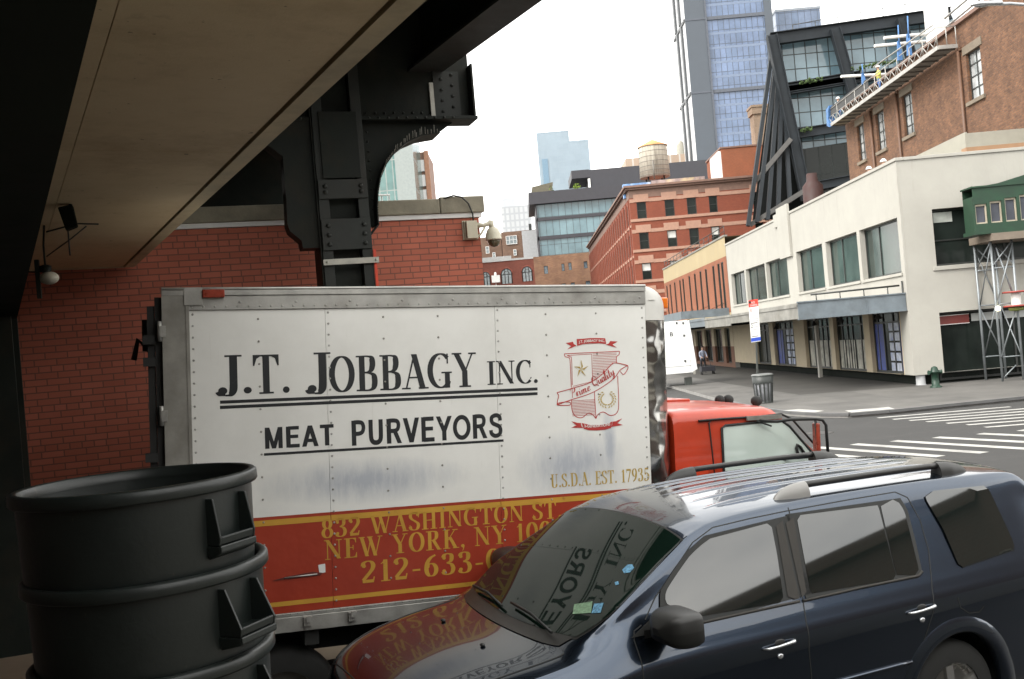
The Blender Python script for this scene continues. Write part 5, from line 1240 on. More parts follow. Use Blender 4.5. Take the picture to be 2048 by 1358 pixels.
for k in range(7): z = zt0+(zt1-zt0)*(.06+.13*k+.004*k*k); r = rt*(1.02-.07*(z-zt0)/(zt1-zt0)); mb.tube([(wt[0]+(r+.01)*math.cos(a), 133+(r+.01)*math.sin(a), z) for a in [j*2*math.pi/36 for j in range(36)]], .035, 5, closed=True)
mb.tube([(wt[0]-.4,133-rt-.05,zt0-.5),(wt[0]-.4,133-rt-.05,zt0+2)], .08, 6); mb.build('hoop', None, tw)
for k in range(4): mb = MB(); mb.mat(M_WFR); a = math.pi/4+k*math.pi/2; mb.tube([(wt[0]+rt*.8*math.cos(a),133+rt*.8*math.sin(a),ZA-1.2),(wt[0]+rt*.75*math.cos(a),133+rt*.75*math.sin(a),zt0)], .12, 6); mb.build('leg', None, tw)
# orange brick rooftop room and chimney
u0, v0 = PY(1440,340,128), PY(1524,288,128)
rr = thing('rooftop_room', 'plain orange brick rooftop room at the right end of the red warehouse roof', 'rooftop room', loc=(u0[0]+3, 131, ZA-1))
mb = MB(); mb.mat(M_ORBR); mb.box(u0[0]+.35, 33, 128, 138, ZA-1.0, v0[2]-.15); mb.build('wall', None, rr)
mb = MB(); mb.mat(M_CORN); mb.box(u0[0]+.2, 33.1, 127.9, 138, v0[2]-.148, v0[2]+.05); mb.mat(M_TRIM); mb.box(u0[0], u0[0]+.33, 128.2, 134, ZA-1, v0[2]-.4); mb.build('roof', None, rr)
u0, u1 = PY(1507,285,136), PY(1538,208,136)
ch = thing('chimney', 'weathered brick chimney stack with a flared cap behind the orange rooftop room', 'chimney', loc=(u0[0]+1, 136, ZA))
mb = MB(); mb.mat(brick('old chimney brick', (.26,.17,.11), (.18,.11,.07), (.2,.17,.13), .21,.07,.012,.9,.4,.2)); mb.box(u0[0]+.3, u1[0], 136, 138.2, ZA-1.05, u1[2]-1.2); mb.build('shaft', None, ch)
mb = MB(); mb.mat(MATS['old chimney brick']); mb.box(u0[0]+.1, u1[0]+.2, 135.8, 138.4, u1[2]-1.198, u1[2]-.3); mb.box(u0[0]-.0, u1[0]+.3, 135.7, 138.5, u1[2]-.298, u1[2]); mb.build('cap', None, ch)
u2 = PY(1545,300,137); mb = MB(); mb.mat(M_ORBR); mb.box(u1[0]+.35, u1[0]+2.4, 137, 139, ZA-1.0, u1[2]-1.6); mb.mat(M_WFR); mb.box(u1[0]+.35, u1[0]+2.5, 136.9, 139, u1[2]-1.598, u1[2]+.1); t = recentre(mb.build('stair_bulkhead', None)); tag(t, 'narrow orange brick bulkhead with a dark cap right of the chimney', 'bulkhead')
# ================================================================== SUV
SA = .43372
SM = frameM((.9446, 6.7703, 0), (-math.cos(SA), -math.sin(SA)))      # x forward, y towards the camera, z up
def _pl(tab, x):
    # smooth piecewise interpolation (monotone in x tables)
    n = len(tab)
    if x <= tab[0][0]: return tab[0][1]
    if x >= tab[-1][0]: return tab[-1][1]
    for i in range(n-1):
        if tab[i][0] <= x <= tab[i+1][0]:
            x0, y0 = tab[i]; x1, y1 = tab[i+1]; h = x1-x0; t = (x-x0)/h
            def sl(k):
                if k <= 0 or k >= n-1: return (tab[min(n-1,k+1)][1]-tab[max(0,k-1)][1])/(tab[min(n-1,k+1)][0]-tab[max(0,k-1)][0])
                a = (tab[k][1]-tab[k-1][1])/(tab[k][0]-tab[k-1][0]); b = (tab[k+1][1]-tab[k][1])/(tab[k+1][0]-tab[k][0])
                return 0 if a*b <= 0 else 2*a*b/(a+b)
            m0, m1 = sl(i)*h, sl(i+1)*h
            return (2*t**3-3*t*t+1)*y0+(t**3-2*t*t+t)*m0+(-2*t**3+3*t*t)*y1+(t**3-t*t)*m1
ZTOP = [(-2.590,.62),(-2.580,.95),(-2.540,1.22),(-2.460,1.55),(-2.390,1.68),(-2.280,1.735),(-1.907,1.765),(-1.200,1.79),(-.5,1.80),(.0,1.785),(.28,1.755),(.43,1.715),(.52,1.665),(1.30,1.205),(1.36,1.175),(1.42,1.165),(1.7,1.135),(2.0,1.08),(2.2,1.01),(2.3,.93),(2.36,.80),(2.38,.62)]
ZBELT = [(-2.590,.60),(-2.580,.9),(-2.540,1.08),(-2.440,1.17),(-2.142,1.195),(-1.000,1.19),(.5,1.19),(.9,1.18),(1.2,1.135),(1.42,1.10),(1.8,1.05),(2.1,.98),(2.25,.90),(2.34,.74),(2.38,.58)]
WSC = [(-2.590,.90),(-2.540,.94),(-2.360,.975),(-1.907,.995),(-1.000,1.0),(1.2,1.0),(1.7,.985),(2.0,.94),(2.2,.86),(2.32,.74),(2.38,.62)]
def yside(z): return .925-.40*(z-1.19)
def section(x):
    zt, zb, wf = _pl(ZTOP,x), _pl(ZBELT,x), _pl(WSC,x)
    h = zt-zb
    z9 = zb+.84*h; y9 = yside(max(1.19, z9)) if z9 > 1.19 else .90-.10*(.84*h)
    s = min(1., max(0., (zb-.55)/.64))
    low = [(.78,.26),(.93,.33),(.984,.55),(1.0,.30+.62*(zb-.30)),(1.0,.30+.79*(zb-.30)),(.968,.30+.895*(zb-.30))]
    if h < .16:       # bonnet: gentle crown with a soft fender edge
        up = [(.922,zb),(.895,zb+.22*h),(.85,zb+.42*h),(.78,zb+.60*h),(.68,zb+.76*h),(.48,zb+.90*h),(.24,zb+.98*h),(0,zt)]
    k = min(1., max(0., (h-.06)/.18)); k = k*k*(3-2*k)
    bon = [(.922,zb),(.895,zb+.22*h),(.85,zb+.42*h),(.78,zb+.60*h),(.68,zb+.76*h),(.48,zb+.90*h),(.24,zb+.98*h),(0,zt)]
    cw_ = max(0., 1-abs(x-.85)/.55)**.5 if abs(x-.85) < .55 else 0.
    f11 = .958-.018*cw_; f12 = .990-.005*cw_
    gh = [(.928,zb),(yside(1.19+(z9-zb)*.33),zb+(z9-zb)*.33),(yside(1.19+(z9-zb)*.66),zb+(z9-zb)*.66),(y9,z9),(y9-.045,zb+(.905-.04*cw_)*h),(y9*.70,zb+f11*h),(y9*.35,zb+f12*h),(0,zt)]
    up = [(a[0]*(1-k)+b[0]*k, a[1]*(1-k)+b[1]*k) for a, b in zip(bon, gh)]
    return [(y*wf, z) for y, z in low+up]
NV = 14
def surf(x, v):
    S = section(x); i = int(min(NV-2, max(0, math.floor(v)))); t = v-i
    P = [S[max(0,i-1)], S[i], S[i+1], (S[i+2] if i+2 < NV else (-S[i][0], S[i][1]))]
    if i >= 11: t2 = t
    o = []
    for d in (0, 1):
        a, b, c, e = (p[d] for p in P)
        if i in (5,): pass
        o.append(.5*((2*b)+(-a+c)*t+(2*a-5*b+4*c-e)*t*t+(-a+3*b-3*c+e)*t**3))
    return Vector((x, o[0], o[1]))
def snorm(x, v):
    e = 1e-3; a = surf(x+e, v)-surf(x-e, v); b = surf(x, min(13, v+e))-surf(x, max(0, v-e)); n = a.cross(b); n.normalize()
    if n.y < 0 and v < 11: n = -n
    if v >= 11 and n.z < 0: n = -n
    return n
def vside(x, z, lo=2., hi=10.5):
    for _ in range(36):
        m = (lo+hi)/2
        if surf(x, m).z < z: lo = m
        else: hi = m
    return (lo+hi)/2
def onside(x, z, off=.0):
    v = vside(x, z); return surf(x, v)+snorm(x, v)*off
sp = lambda px, py, yo: onplane(SM, px, py, yo)
def pick(px, py):
    # pixel -> (x, z) on the curved near side
    yo = .9
    for _ in range(8):
        x, z = sp(px, py, yo); yo = onside(x, z).y
    return x, z
def picktop(px, py):
    z = 1.5; d = SM.inverted().to_3x3() @ Vector(ray(px, py)); o = SM.inverted() @ Vector(CAMP); t = .5; last = None
    for k in range(4000):
        p = o+d*(2+k*.002)
        if -2.55 < p.x < 2.37 and abs(p.y) < 1.02:
            S = section(p.x); zz = None
            for v in range(NV-1):
                a, b = S[v], S[v+1]
                if v >= 5 and (a[0]-abs(p.y))*(b[0]-abs(p.y)) <= 0: zz = a[1]+(b[1]-a[1])*((abs(p.y)-a[0])/((b[0]-a[0]) or 1e-6))
            if zz is not None and p.z <= zz: return p
    return None
def paint():
    m, n, b = _new('navy metallic paint')
    t = _noise(n, 700, 2); c = _ramp(n, t.outputs['Fac'], [(.35,(.029,.041,.062)),(.7,(.050,.068,.098))])
    t2 = _noise(n, 1.2, 6); d = _ramp(n, t2.outputs['Fac'], [(.5,(0,0,0)),(.85,(.06,)*3)]); cc = _mix(n, d.outputs[0], c.outputs[0], (.05,.05,.05))
    n.links.new(cc, b.inputs['Base Color']); b.inputs['Metallic'].default_value = .92; b.inputs['Roughness'].default_value = .20
    b.inputs['Coat Weight'].default_value = 1.; b.inputs['Coat Roughness'].default_value = .025; b.inputs['Coat IOR'].default_value = 1.5
    t3 = _noise(n, 1.6, 2); bp = n.nodes.new('ShaderNodeBump'); bp.inputs['Strength'].default_value = .06; bp.inputs['Distance'].default_value = .05
    n.links.new(t3.outputs['Fac'], bp.inputs['Height']); n.links.new(bp.outputs[0], b.inputs['Coat Normal']); return m
M_NAVY = paint()
M_SGLS = pbr('tinted car glass', (.008,.011,.010), .03, var=.05, spec=.95)
M_WIND = pbr('windscreen glass', (.004,.010,.007), .03, var=.05, spec=.38)
M_BTRIM = pbr('satin black trim', (.018,.018,.017), .42, var=.15)
M_GTRIM = pbr('dusty grey trim', (.038,.035,.031), .6, spec=.25, var=.15, scale=6)
M_CHR = pbr('bright door handle', (.62,.63,.64), .25, .8, var=.05)
M_RAILF = pbr('silver rail foot', (.25,.245,.235), .45, .2, var=.1)
M_ALLOY = pbr('alloy wheel', (.45,.44,.42), .3, .8, var=.1)
for m_, i_ in ((M_SGLS, 1.62), (M_WIND, 1.42)): m_.node_tree.nodes['Principled BSDF'].inputs['IOR'].default_value = i_
suv = thing('suv', 'dark navy blue suv with roof rails, parked nose left in front of the box truck', 'car', M=SM)
xs = sorted(set([round(-2.59+.045*k, 4) for k in range(111)]+[2.38,2.36,2.33,-2.58,-2.56,-2.53,1.33,1.3,1.36,.47,.43]))
xs = [x for x in xs if -2.59 <= x <= 2.38]
vs = [round(.25*k, 3) for k in range(53)]
mb = MB(); mb.M = SM
mb.mat(M_NAVY)
rows = []
for x in xs:
    h = [surf(x, v) for v in vs]; rows.append(h + [Vector((p.x, -p.y, p.z)) for p in h[-2::-1]])
mb.grid(rows)
mb.smooth = False; mb.poly(rows[0][::-1]); mb.poly(rows[-1])
body = mb.build('body', None, suv)
# wheel arches cut through the sides
AXF, AXR, ARC, RZ = 1.50, -1.36, .415, .36
cut = MB(); cut.M = SM
for ax in (AXF, AXR):
    for s in (-1, 1): cut.lathe([(.001,s*.62),(ARC,s*.62),(ARC,s*1.15),(.001,s*1.15)], (ax,0,RZ+.02), 48, 'y')
cu = cut.build('arch_cut', M_BTRIM, suv, weld=True)
bm_ = body.modifiers.new('arches', 'BOOLEAN'); bm_.object = cu; bm_.operation = 'DIFFERENCE'; bm_.solver = 'EXACT'
_dg = bpy.context.evaluated_depsgraph_get(); _dg.update(); nm = bpy.data.meshes.new_from_object(body.evaluated_get(_dg)); body.modifiers.clear(); body.data = nm; bpy.data.objects.remove(cu)
def ribbon(mb, pts, w_, off, closed=False):
    # strip following points given as (x, z) on the side
    Q = [onside(x, z, off) for x, z in pts]; n = len(Q); L, Rr = [], []
    for i, p in enumerate(Q):
        a = Q[(i-1) % n] if (i or closed) else p; b = Q[(i+1) % n] if (i < n-1 or closed) else p; d = (b-a).normalized(); nn = snorm(pts[i][0], vside(*pts[i])); s = d.cross(nn).normalized()*w_/2
        L.append(mb.av(p-s)); Rr.append(mb.av(p+s))
    o = mb.smooth; mb.smooth = True
    for i in range(n if closed else n-1): j = (i+1) % n; mb.face([L[i], Rr[i], Rr[j], L[j]])
    mb.smooth = o
def dense(pts, n=6, closed=True):
    o = []; L = len(pts)
    for i in range(L if closed else L-1):
        a, b = pts[i], pts[(i+1) % L]
        for k in range(n): t = k/n; o.append((a[0]+(b[0]-a[0])*t, a[1]+(b[1]-a[1])*t))
    if not closed: o.append(pts[-1])
    return o
def roundc(pts, r, n=4):
    o = []; L = len(pts)
    for i in range(L):
        p = Vector((*pts[i],0)); a = Vector((*pts[i-1],0)); b = Vector((*pts[(i+1) % L],0)); ra = min(r[i] if isinstance(r,(list,tuple)) else r, (a-p).length*.48, (b-p).length*.48)
        u = p+(a-p).normalized()*ra; v = p+(b-p).normalized()*ra
        for k in range(n+1): t = k/n; q = u*(1-t)**2+p*2*t*(1-t)+v*t*t; o.append((q.x,q.y))
    return o
def onpane(x, z, off):
    return Vector((x, yside(z)*(1-.10*max(0,-1.9-x))+off+.006, z)) if z > 1.05 else onside(x, z, off)
def sidepanel(mb, pts, off, s=1):
    # filled panel on the side that follows the body curve: horizontal strips between left and right outline
    zs = sorted(p[1] for p in pts); z0, z1 = zs[0], zs[-1]; N = 18; M_ = 16; rows = []
    L = len(pts)
    for k in range(N+1):
        z = z0+(z1-z0)*(k/N); z = min(z1-1e-5, max(z0+1e-5, z)); X = []
        for i in range(L):
            a, b = pts[i], pts[(i+1) % L]
            if (a[1]-z)*(b[1]-z) <= 0 and a[1] != b[1]: X.append(a[0]+(b[0]-a[0])*(z-a[1])/(b[1]-a[1]))
        if len(X) < 2: continue
        x0, x1 = min(X), max(X); r = []
        for q in range(M_+1):
            p = onpane(x0+(x1-x0)*q/M_, z, off); r.append(p if s > 0 else Vector((p.x,-p.y,p.z)))
        rows.append(r)
    mb.grid(rows)
PK = lambda L: [pick(*p) for p in L]
W1 = PK([(1328,1207),(1328,1183),(1351,1148),(1379,1109),(1414,1078),(1468,1059),(1540,1045),(1552,1110),(1566,1203),(1404,1238)])
W2 = PK([(1591,1031),(1753,1006),(1790,1150),(1788,1158),(1620,1189)])
W3 = PK([(1758,1006),(1790,997),(1806,1020),(1822,1085),(1836,1140),(1832,1149),(1793,1157)])
W4 = PK([(1846,992),(1858,982),(1960,969),(1975,975),(2010,1048),(2030,1092),(2024,1108),(1918,1136),(1885,1060)])
F1 = PK([(1318,1222),(1318,1183),(1343,1144),(1372,1103),(1409,1070),(1464,1051),(1546,1036),(1577,1030),(1622,1192),(1404,1247)])
F2 = PK([(1571,1028),(1640,1018),(1780,992),(1796,991),(1813,1018),(1830,1085),(1843,1142),(1836,1155),(1612,1201)])
for s in (1, -1):
    for F in (F1, F2):
        k = MB(); k.M = SM; sidepanel(k, F, .0025, s); k.build('window_surround', M_RUB, suv)
    for W in (W1, W2, W3, W4):
        k = MB(); k.M = SM; sidepanel(k, roundc(W, .03), .0055, s); k.build('side_window', M_SGLS, suv)
k = MB(); k.M = SM; k.mat(M_GTRIM)      # grey door pillars
P1 = PK([(1549,1044),(1563,1041),(1597,1196),(1575,1201)]); P2 = PK([(1568,1039),(1585,1034),(1612,1190),(1602,1194)])
sidepanel(k, P1, .0065); k.build('pillar_trim', None, suv); k = MB(); k.M = SM; k.mat(M_GTRIM); sidepanel(k, P2, .0065); k.build('pillar_trim', None, suv)
k = MB(); k.M = SM; k.mat(M_GTRIM)
for pl in ([(1388,1249),(1500,1224),(1598,1203)], [(1606,1202),(1720,1176),(1836,1152),(1843,1143)]):
    q = dense(PK(pl), 6, False); k = MB(); k.M = SM; k.mat(M_GTRIM); k.tube([onside(x, z, .006) for x, z in q], .0085, 8); k.build('belt_moulding', None, suv)
# panel gaps
k = MB(); k.M = SM; k.mat(M_RUB)
gaps = [[(1576,1015),(1592,1080),(1601,1160),(1608,1215),(1612,1244),(1618,1300),(1622,1345),(1624,1400)],
        [(1283,1250),(1268,1262),(1268,1280),(1283,1325),(1287,1358),(1290,1420)],
        [(1290,1240),(1310,1195),(1345,1145),(1385,1085),(1425,1055),(1500,1037),(1573,1022),(1700,999),(1790,984),(1815,995),(1840,1040),(1857,1100),(1862,1150),(1864,1180),(1866,1225),(1850,1275),(1838,1310),(1832,1340)],
        [(1915,1195),(1921,1215),(1938,1226),(1958,1224),(1968,1212)]]
for gp_ in gaps:
    q = dense([pick(*p) for p in gp_], 4, False)
    ribbon(k, q, .007, .0015)
k.build('panel_gap', None, suv, fix=False)
# windscreen: sheet over the sloping front between the pillars
def wscreen(off, grow=0.):
    rows = []
    N, Mv = 16, 24
    for j in range(N+1):
        t = j/N; r = []
        for i in range(2*Mv+1):
            s = -1 if i < Mv else 1; u = abs(i-Mv)/Mv; v = 13-(13-9.55+grow)*u**.9 if False else 13-u*(13-9.6+grow)
            xb_ = 1.315-.09*u*u+grow*.05; xh_ = .455+.02*u*u-grow*.05
            x = xb_+(xh_-xb_)*t; p = surf(x, v); nrm = snorm(x, v)
            if v > 12.9: nrm = Vector((nrm.x, 0, nrm.z)).normalized()
            p = p+nrm*off; r.append(Vector((p.x, p.y*s, p.z)))
        rows.append(r)
    return rows
k = MB(); k.M = SM; k.grid(wscreen(.002, .22)); k.build('windscreen_seal', M_BTRIM, suv)
k = MB(); k.M = SM; k.grid(wscreen(.006)); wsn = k.build('windscreen', M_WIND, suv)
# stickers on the glass
M_STK = pbr('green paper sticker', (.16,.26,.16), .6, var=.5, scale=60); M_STB = pbr('blue paper sticker', (.10,.25,.38), .6, var=.7, scale=70)
def sticker(poly, m):
    k = MB(); k.M = SM; Q = []
    for p in poly:
        q = picktop(*p)
        n = Vector((.52,0,.85)); Q.append(q+n*.010)
    k.poly(Q); return k.build('sticker', m, suv, fix=False)
sticker([(1150,1211),(1187,1205),(1184,1228),(1147,1231)], M_STK); sticker([(1190,1210),(1209,1208),(1203,1228),(1185,1229)], M_STB)
sticker([(1256,1132),(1266,1131),(1270,1138),(1262,1147),(1250,1149),(1246,1142)], M_STB); sticker([(1231,1167),(1238,1165),(1240,1171),(1233,1173)], M_STB)
# cowl, wipers
k = MB(); k.M = SM; rows = []
for x in (1.32,1.36,1.405):
    rows.append([surf(x-.085*((abs(i)/12)**2), 13-abs(i)/12*3.3)*1 for i in range(-12,13)])
    rows[-1] = [Vector((p.x, p.y*(-1 if i < 0 else 1), p.z+.006)) for p, i in zip(rows[-1], range(-12,13))]
k.grid(rows); k.build('cowl', M_BTRIM, suv)
k = MB(); k.M = SM
for (y0, y1) in ((.62,-.02),(-.08,-.66)):
    a = surf(1.30, 13-abs(y0)/.9*3); b = surf(1.26, 13-abs(y1)/.9*3); k = MB(); k.M = SM; k.tube([(1.31,y0,a.z+.03),(1.285,(y0+y1)/2,(a.z+b.z)/2+.05),(1.27,y1,b.z+.035)], .009, 6); k.build('wiper', M_RUB, suv)
# bonnet seam
k = MB(); k.M = SM; k.mat(M_RUB)
for s in (1,-1):
    q = []
    for j in range(24):
        x = 1.33+(2.27-1.33)*j/23; v = 8.7; p = surf(x, v); n = snorm(x, v); q.append(Vector((p.x,p.y*s,p.z))+Vector((n.x,n.y*s,n.z))*.001)
    k.tube(q, .004, 5)
q = [Vector((surf(2.27, 13-abs(i)/10*4.3).x, surf(2.27, 13-abs(i)/10*4.3).y*(1 if i > 0 else -1), surf(2.27, 13-abs(i)/10*4.3).z+.001)) for i in range(-10,11)]; k.tube(q, .005, 5)
k.mat(M_BTRIM)
for y in (.33,-.33): p = surf(1.62, 13-.33/.9*3.2); k.ball((1.62,y,p.z+.008), .016, 8, (1,1.3,.6))
k.build('bonnet_seam', None, suv)
# roof ribs, rails
k = MB(); k.M = SM; k.mat(M_NAVY)
for y in (-.50,-.33,-.165,0,.165,.33,.50):
    rr_ = []
    for j in range(22):
        x = -1.95+ (2.1)*j/21; t = min(1, min(j, 21-j)/2.)
        S = section(x); z = np.interp(abs(y), [p[0] for p in S[:8:-1]], [p[1] for p in S[:8:-1]]); rr_.append([(x,y-.028,z-.003),(x,y-.016,z+.008*t),(x,y+.016,z+.008*t),(x,y+.028,z-.003)])
    k.grid(rr_)
k.build('roof_rib', None, suv)
for s in (1,-1):
    k = MB(); k.M = SM; k.mat(M_BTRIM); ry = .625*s
    pz = lambda x: float(np.interp(.625, [p[0] for p in section(x)[:8:-1]], [p[1] for p in section(x)[:8:-1]]))
    path = [(-.50-.06*j if j < 0 else -.55-.0+(-1.62+.55)*j/10, ry, pz(-.55-1.07*j/10)+.062) for j in range(11)]
    path = [(-.52+(-1.72+.52)*j/12, ry, pz(-.52-1.2*j/12)+.06) for j in range(13)]
    k.tube(path, .021, 10); k.build('roof_rail', None, suv)
    k = MB(); k.M = SM; k.mat(M_RAILF if s > 0 else M_BTRIM)
    def foot(xa, xb2, m):
        k.mat(m); r2 = []
        for j in range(13):
            t = j/12; x = xa+(xb2-xa)*t; h = .092*(1-(1-t)**2.4)**.6+.004; wd = .05*(.35+.65*min(1,t*1.6)); zz = pz(x)-.012
            r2.append([(x, ry+wd*math.cos(a)*1.0, zz+h*math.sin(a)) for a in [math.pi*q/10 for q in range(11)]])
        k.grid(r2); k.poly([p for p in r2[-1]])
    foot(-.30, -.56, M_RAILF if s > 0 else M_BTRIM); k.build('rail_foot', None, suv, fix=True); k = MB(); k.M = SM; foot(-1.98, -1.70, M_BTRIM); k.build('rail_foot', None, suv, fix=True)
# mirrors
for s in (1,-1):
    k = MB(); k.M = SM; mx_, mz_ = sp(1352,1245,1.10)
    mx_, mz_ = .80, 1.265
    r2 = []
    for j in range(9):
        t = j/8; x = mx_-.095+.22*t; q = (1-(abs(t-.35)/.66)**2.6)**.5 if abs(t-.35) < .66 else .02
        r2.append([(x, s*(1.11+.15*q*math.copysign(abs(math.cos(a))**.38, math.cos(a))), mz_+.095*q*math.copysign(abs(math.sin(a))**.42, math.sin(a))-.0) for a in [2*math.pi*i/20 for i in range(21)]])
    k.mat(M_BTRIM); k.grid(r2); k.poly(r2[0][:-1][::-1]); k.poly(r2[-1][:-1])
    k.prism([(mx_-.03,s*.93,mz_-.09),(mx_+.09,s*.93,mz_-.085),(mx_+.07,s*1.03,mz_-.055),(mx_-.02,s*1.03,mz_-.06)], (0,0,.045)); k.build('mirror', None, suv)
    k = MB(); k.M = SM; tri = [(.98,1.20),(.70,1.195),(.70,1.31),(.80,1.285)]
    sidepanel(k, tri, .0062, s); k.build('mirror_base', M_BTRIM, suv)
# handles
for (px, py) in ((1558,1290),(1842,1219)):
    x, z = pick(px, py); k = MB(); k.M = SM; k.mat(M_CHR)
    path = [onside(x+.115,z-.004,.004), onside(x+.09,z-.002,.03), onside(x+.03,z,.036), onside(x-.05,z+.004,.036), onside(x-.09,z+.006,.028), onside(x-.115,z+.008,.004)]
    k.tube(path, [.008,.009,.008,.010,.012,.008], 10); k.build('door_handle', None, suv); k = MB(); k.M = SM; k.mat(M_CHR)
    c = onside(x+.0,z-.065,.004); k.ball(tuple(c), .020, 10, (1.1,.35,.8)); k.build('lock_cover', None, suv)
    k = MB(); k.M = SM; k.ball(tuple(onside(x-.01,z+.005,-.008)), .04, 12, (1.5,.25,.7)); k.build('handle_recess', M_BTRIM, suv)
# lower door moulding and arch lips
k = MB(); k.M = SM; k.mat(M_NAVY)
a, b = pick(1822,1323), pick(1690,1358); k.tube([onside(a[0]+(b[0]-a[0])*t/8*1.6, a[1]+(b[1]-a[1])*t/8*1.6, .006) for t in range(9)], .012, 8); k.build('door_moulding', None, suv)
for ax in (AXF, AXR):
    for s in (1,-1):
        k = MB(); k.M = SM; k.grid([[(ax+(ARC+.004)*math.cos(a), s*y, RZ+.02+(ARC+.004)*math.sin(a)) for y in (.52,.93)] for a in [R_(-25+230*q/24) for q in range(25)]]); k.box(ax-ARC-.05, ax+ARC+.05, s*.50-.01, s*.50+.01, .2, RZ+ARC+.1); k.build('wheel_well', M_RUB, suv, fix=False)
        k = MB(); k.M = SM; r2 = []
        for j in range(33):
            a = R_(-14+208*j/32); ca_, sa = math.cos(a), math.sin(a); row = []
            for (rr_, dy) in ((ARC-.012,-.06),(ARC-.006,.012),(ARC+.012,.022),(ARC+.045,.016),(ARC+.085,.004),(ARC+.11,-.012)):
                x, z = ax+rr_*ca_, RZ+.02+rr_*sa; zz = max(.34, z); p = onside(x, zz, 0) if zz < 1.1 else onside(x, 1.1, 0)
                row.append((x, s*(p.y+dy), z))
            r2.append(row)
        k.grid(r2); k.build('wheel_arch', M_NAVY, suv)
        wheel(suv, SM, ax, s*.83, RZ, RZ, .235, M_TYRE, M_ALLOY, s, 5)
# front and rear lamps, plates, grille
M_LAMP = pbr('clear lamp glass', (.35,.36,.37), .08, .3, var=.2, spec=.9); M_TAIL = pbr('red tail lamp', (.25,.01,.01), .12, coat=.6)
for s in (1,-1):
    k = MB(); k.M = SM; r2 = []
    for j in range(7):
        x = 2.04+.24*j/6; r2.append([Vector((p.x, s*p.y, p.z))+Vector((.004,s*.006,.003)) for p in [surf(x, 3.6+1.9*q/5) for q in range(6)]])
    k.grid(r2); k.build('headlight', M_LAMP, suv)
    k = MB(); k.M = SM; r2 = []
    for j in range(6):
        x = -2.52+.16*j/5; r2.append([Vector((p.x-.004, s*(p.y+.006), p.z)) for p in [onside(x, .86+.26*q/5) for q in range(6)]])
    k.grid(r2); k.build('tail_light', M_TAIL, suv)
k = MB(); k.M = SM; k.mat(M_BTRIM); k.box(2.385,2.40,-.45,.45,.62,.80); k.mat(M_CHR); k.box(2.401,2.41,-.4,.4,.69,.73); k.build('grille', None, suv)
k = MB(); k.M = SM; k.mat(M_BTRIM); k.box(-2.4,2.25,-.80,.80,.22,.30); k.build('underbody', None, suv)
# antenna fin and rear glass
k = MB(); k.M = SM
rows = []
for j in range(9):
    z = 1.16+(1.62-1.16)*j/8; x = float(np.interp(z, [.95,1.22,1.55,1.68], [-2.58,-2.54,-2.46,-2.39])); wy = .70-.1*(z-1.16)/.5
    rows.append([(x-.012, wy*(q/6-1), z) for q in range(13)])
k.grid(rows); k.build('rear_window', M_SGLS, suv)
# ================================================================== BROWN BRICK BUILDING WITH SWING STAGE
M_BRBR = brick('brown brick', (.165,.075,.035), (.098,.042,.021), (.10,.066,.045), .26, .10, .014, .9, .45, .3, vscale=1.3)
XB = 24.0
BB = lambda x, z, d: (XB+d, x, z)
bz = lambda px, py: PX(px, py, XB)[1:]
Y0b, Y1b = 37.9+8, PX(1694,290,XB)[1]
ZB_ = 17.6
brn = thing('brown_brick_building', 'tall brown brick building with sash windows rising behind the white corner building', 'building', loc=(XB+10, 55, 0))
wins = []
for (x0, x1, yt, yb) in ((1934,1964,93,196),(1806,1826,184,272),(1753,1770,222,304),(1716,1730,251,322)):
    ya, zt1_ = bz(x1, (yt+yb)/2)[0], bz((x0+x1)/2, yt)[1]; yb_ = bz(x0,(yt+yb)/2)[0]; wins.append((ya, yb_, bz((x0+x1)/2, yb)[1], zt1_))
wz0 = sum(w_[2] for w_ in wins)/4; wz1 = sum(w_[3] for w_ in wins)/4
wins = [(a, a+max(1.15,b_-a), wz0, wz1) for a, b_, c, d in wins]
mb = MB(); mb.mat(M_BRBR); wall_open(mb, BB, 38.6, Y1b, 4, ZB_, wins, .3)
mb.poly([(XB,Y1b,4),(60,Y1b,4),(60,Y1b,ZB_),(XB,Y1b,ZB_)]); mb.poly([(XB,38.6,4),(60,38.6,4),(60,38.6,ZB_),(XB,38.6,ZB_)]); mb.poly([(XB,38.6,ZB_),(60,38.6,ZB_),(60,Y1b,ZB_),(XB,Y1b,ZB_)])
mb.build('brick_wall', None, brn, fix=False)
M_STNL = pbr('stone lintel', (.15,.122,.09), .8, var=.15); M_PIPE = pbr('brown downpipe', (.10,.05,.028), .6)
mb = MB(); mb.mat(M_STNL)
for a, b_, c, d in wins:
    mb = MB(); mb.mat(M_STNL); mb.box(XB-.05, XB-.002, a-.25, b_+.25, d+.01, d+.42); mb.build('lintel', None, brn)
    mb = MB(); mb.mat(M_STNL); mb.box(XB-.12, XB-.002, a-.2, b_+.2, c-.2, c-.01); mb.build('sill', None, brn)
for w_ in wins: window(brn, BB, *w_, .2, M_WFR, pbr('bright sash glass', (.30,.31,.31), .06, var=.5, scale=1.2, spec=.8), .08, vbars=(.5,), hbars=(.25,.5,.75))
mb = MB(); mb.mat(M_PIPE)
for (a, b_, c, d) in wins[:3]:
    mb = MB(); mb.mat(M_PIPE); mb.tube([(XB-.12, b_+.55, 4), (XB-.12, b_+.55, d+.35)], .09, 8); mb.box(XB-.13, XB-.002, b_+.3, b_+.62, d+.34, d+.5); mb.build('downpipe', None, brn)
mb = MB(); mb.mat(M_CORN); mb.box(XB-.18, XB+.3, 38.6, Y1b, ZB_+.001, ZB_+.2); mb.build('coping', None, brn)
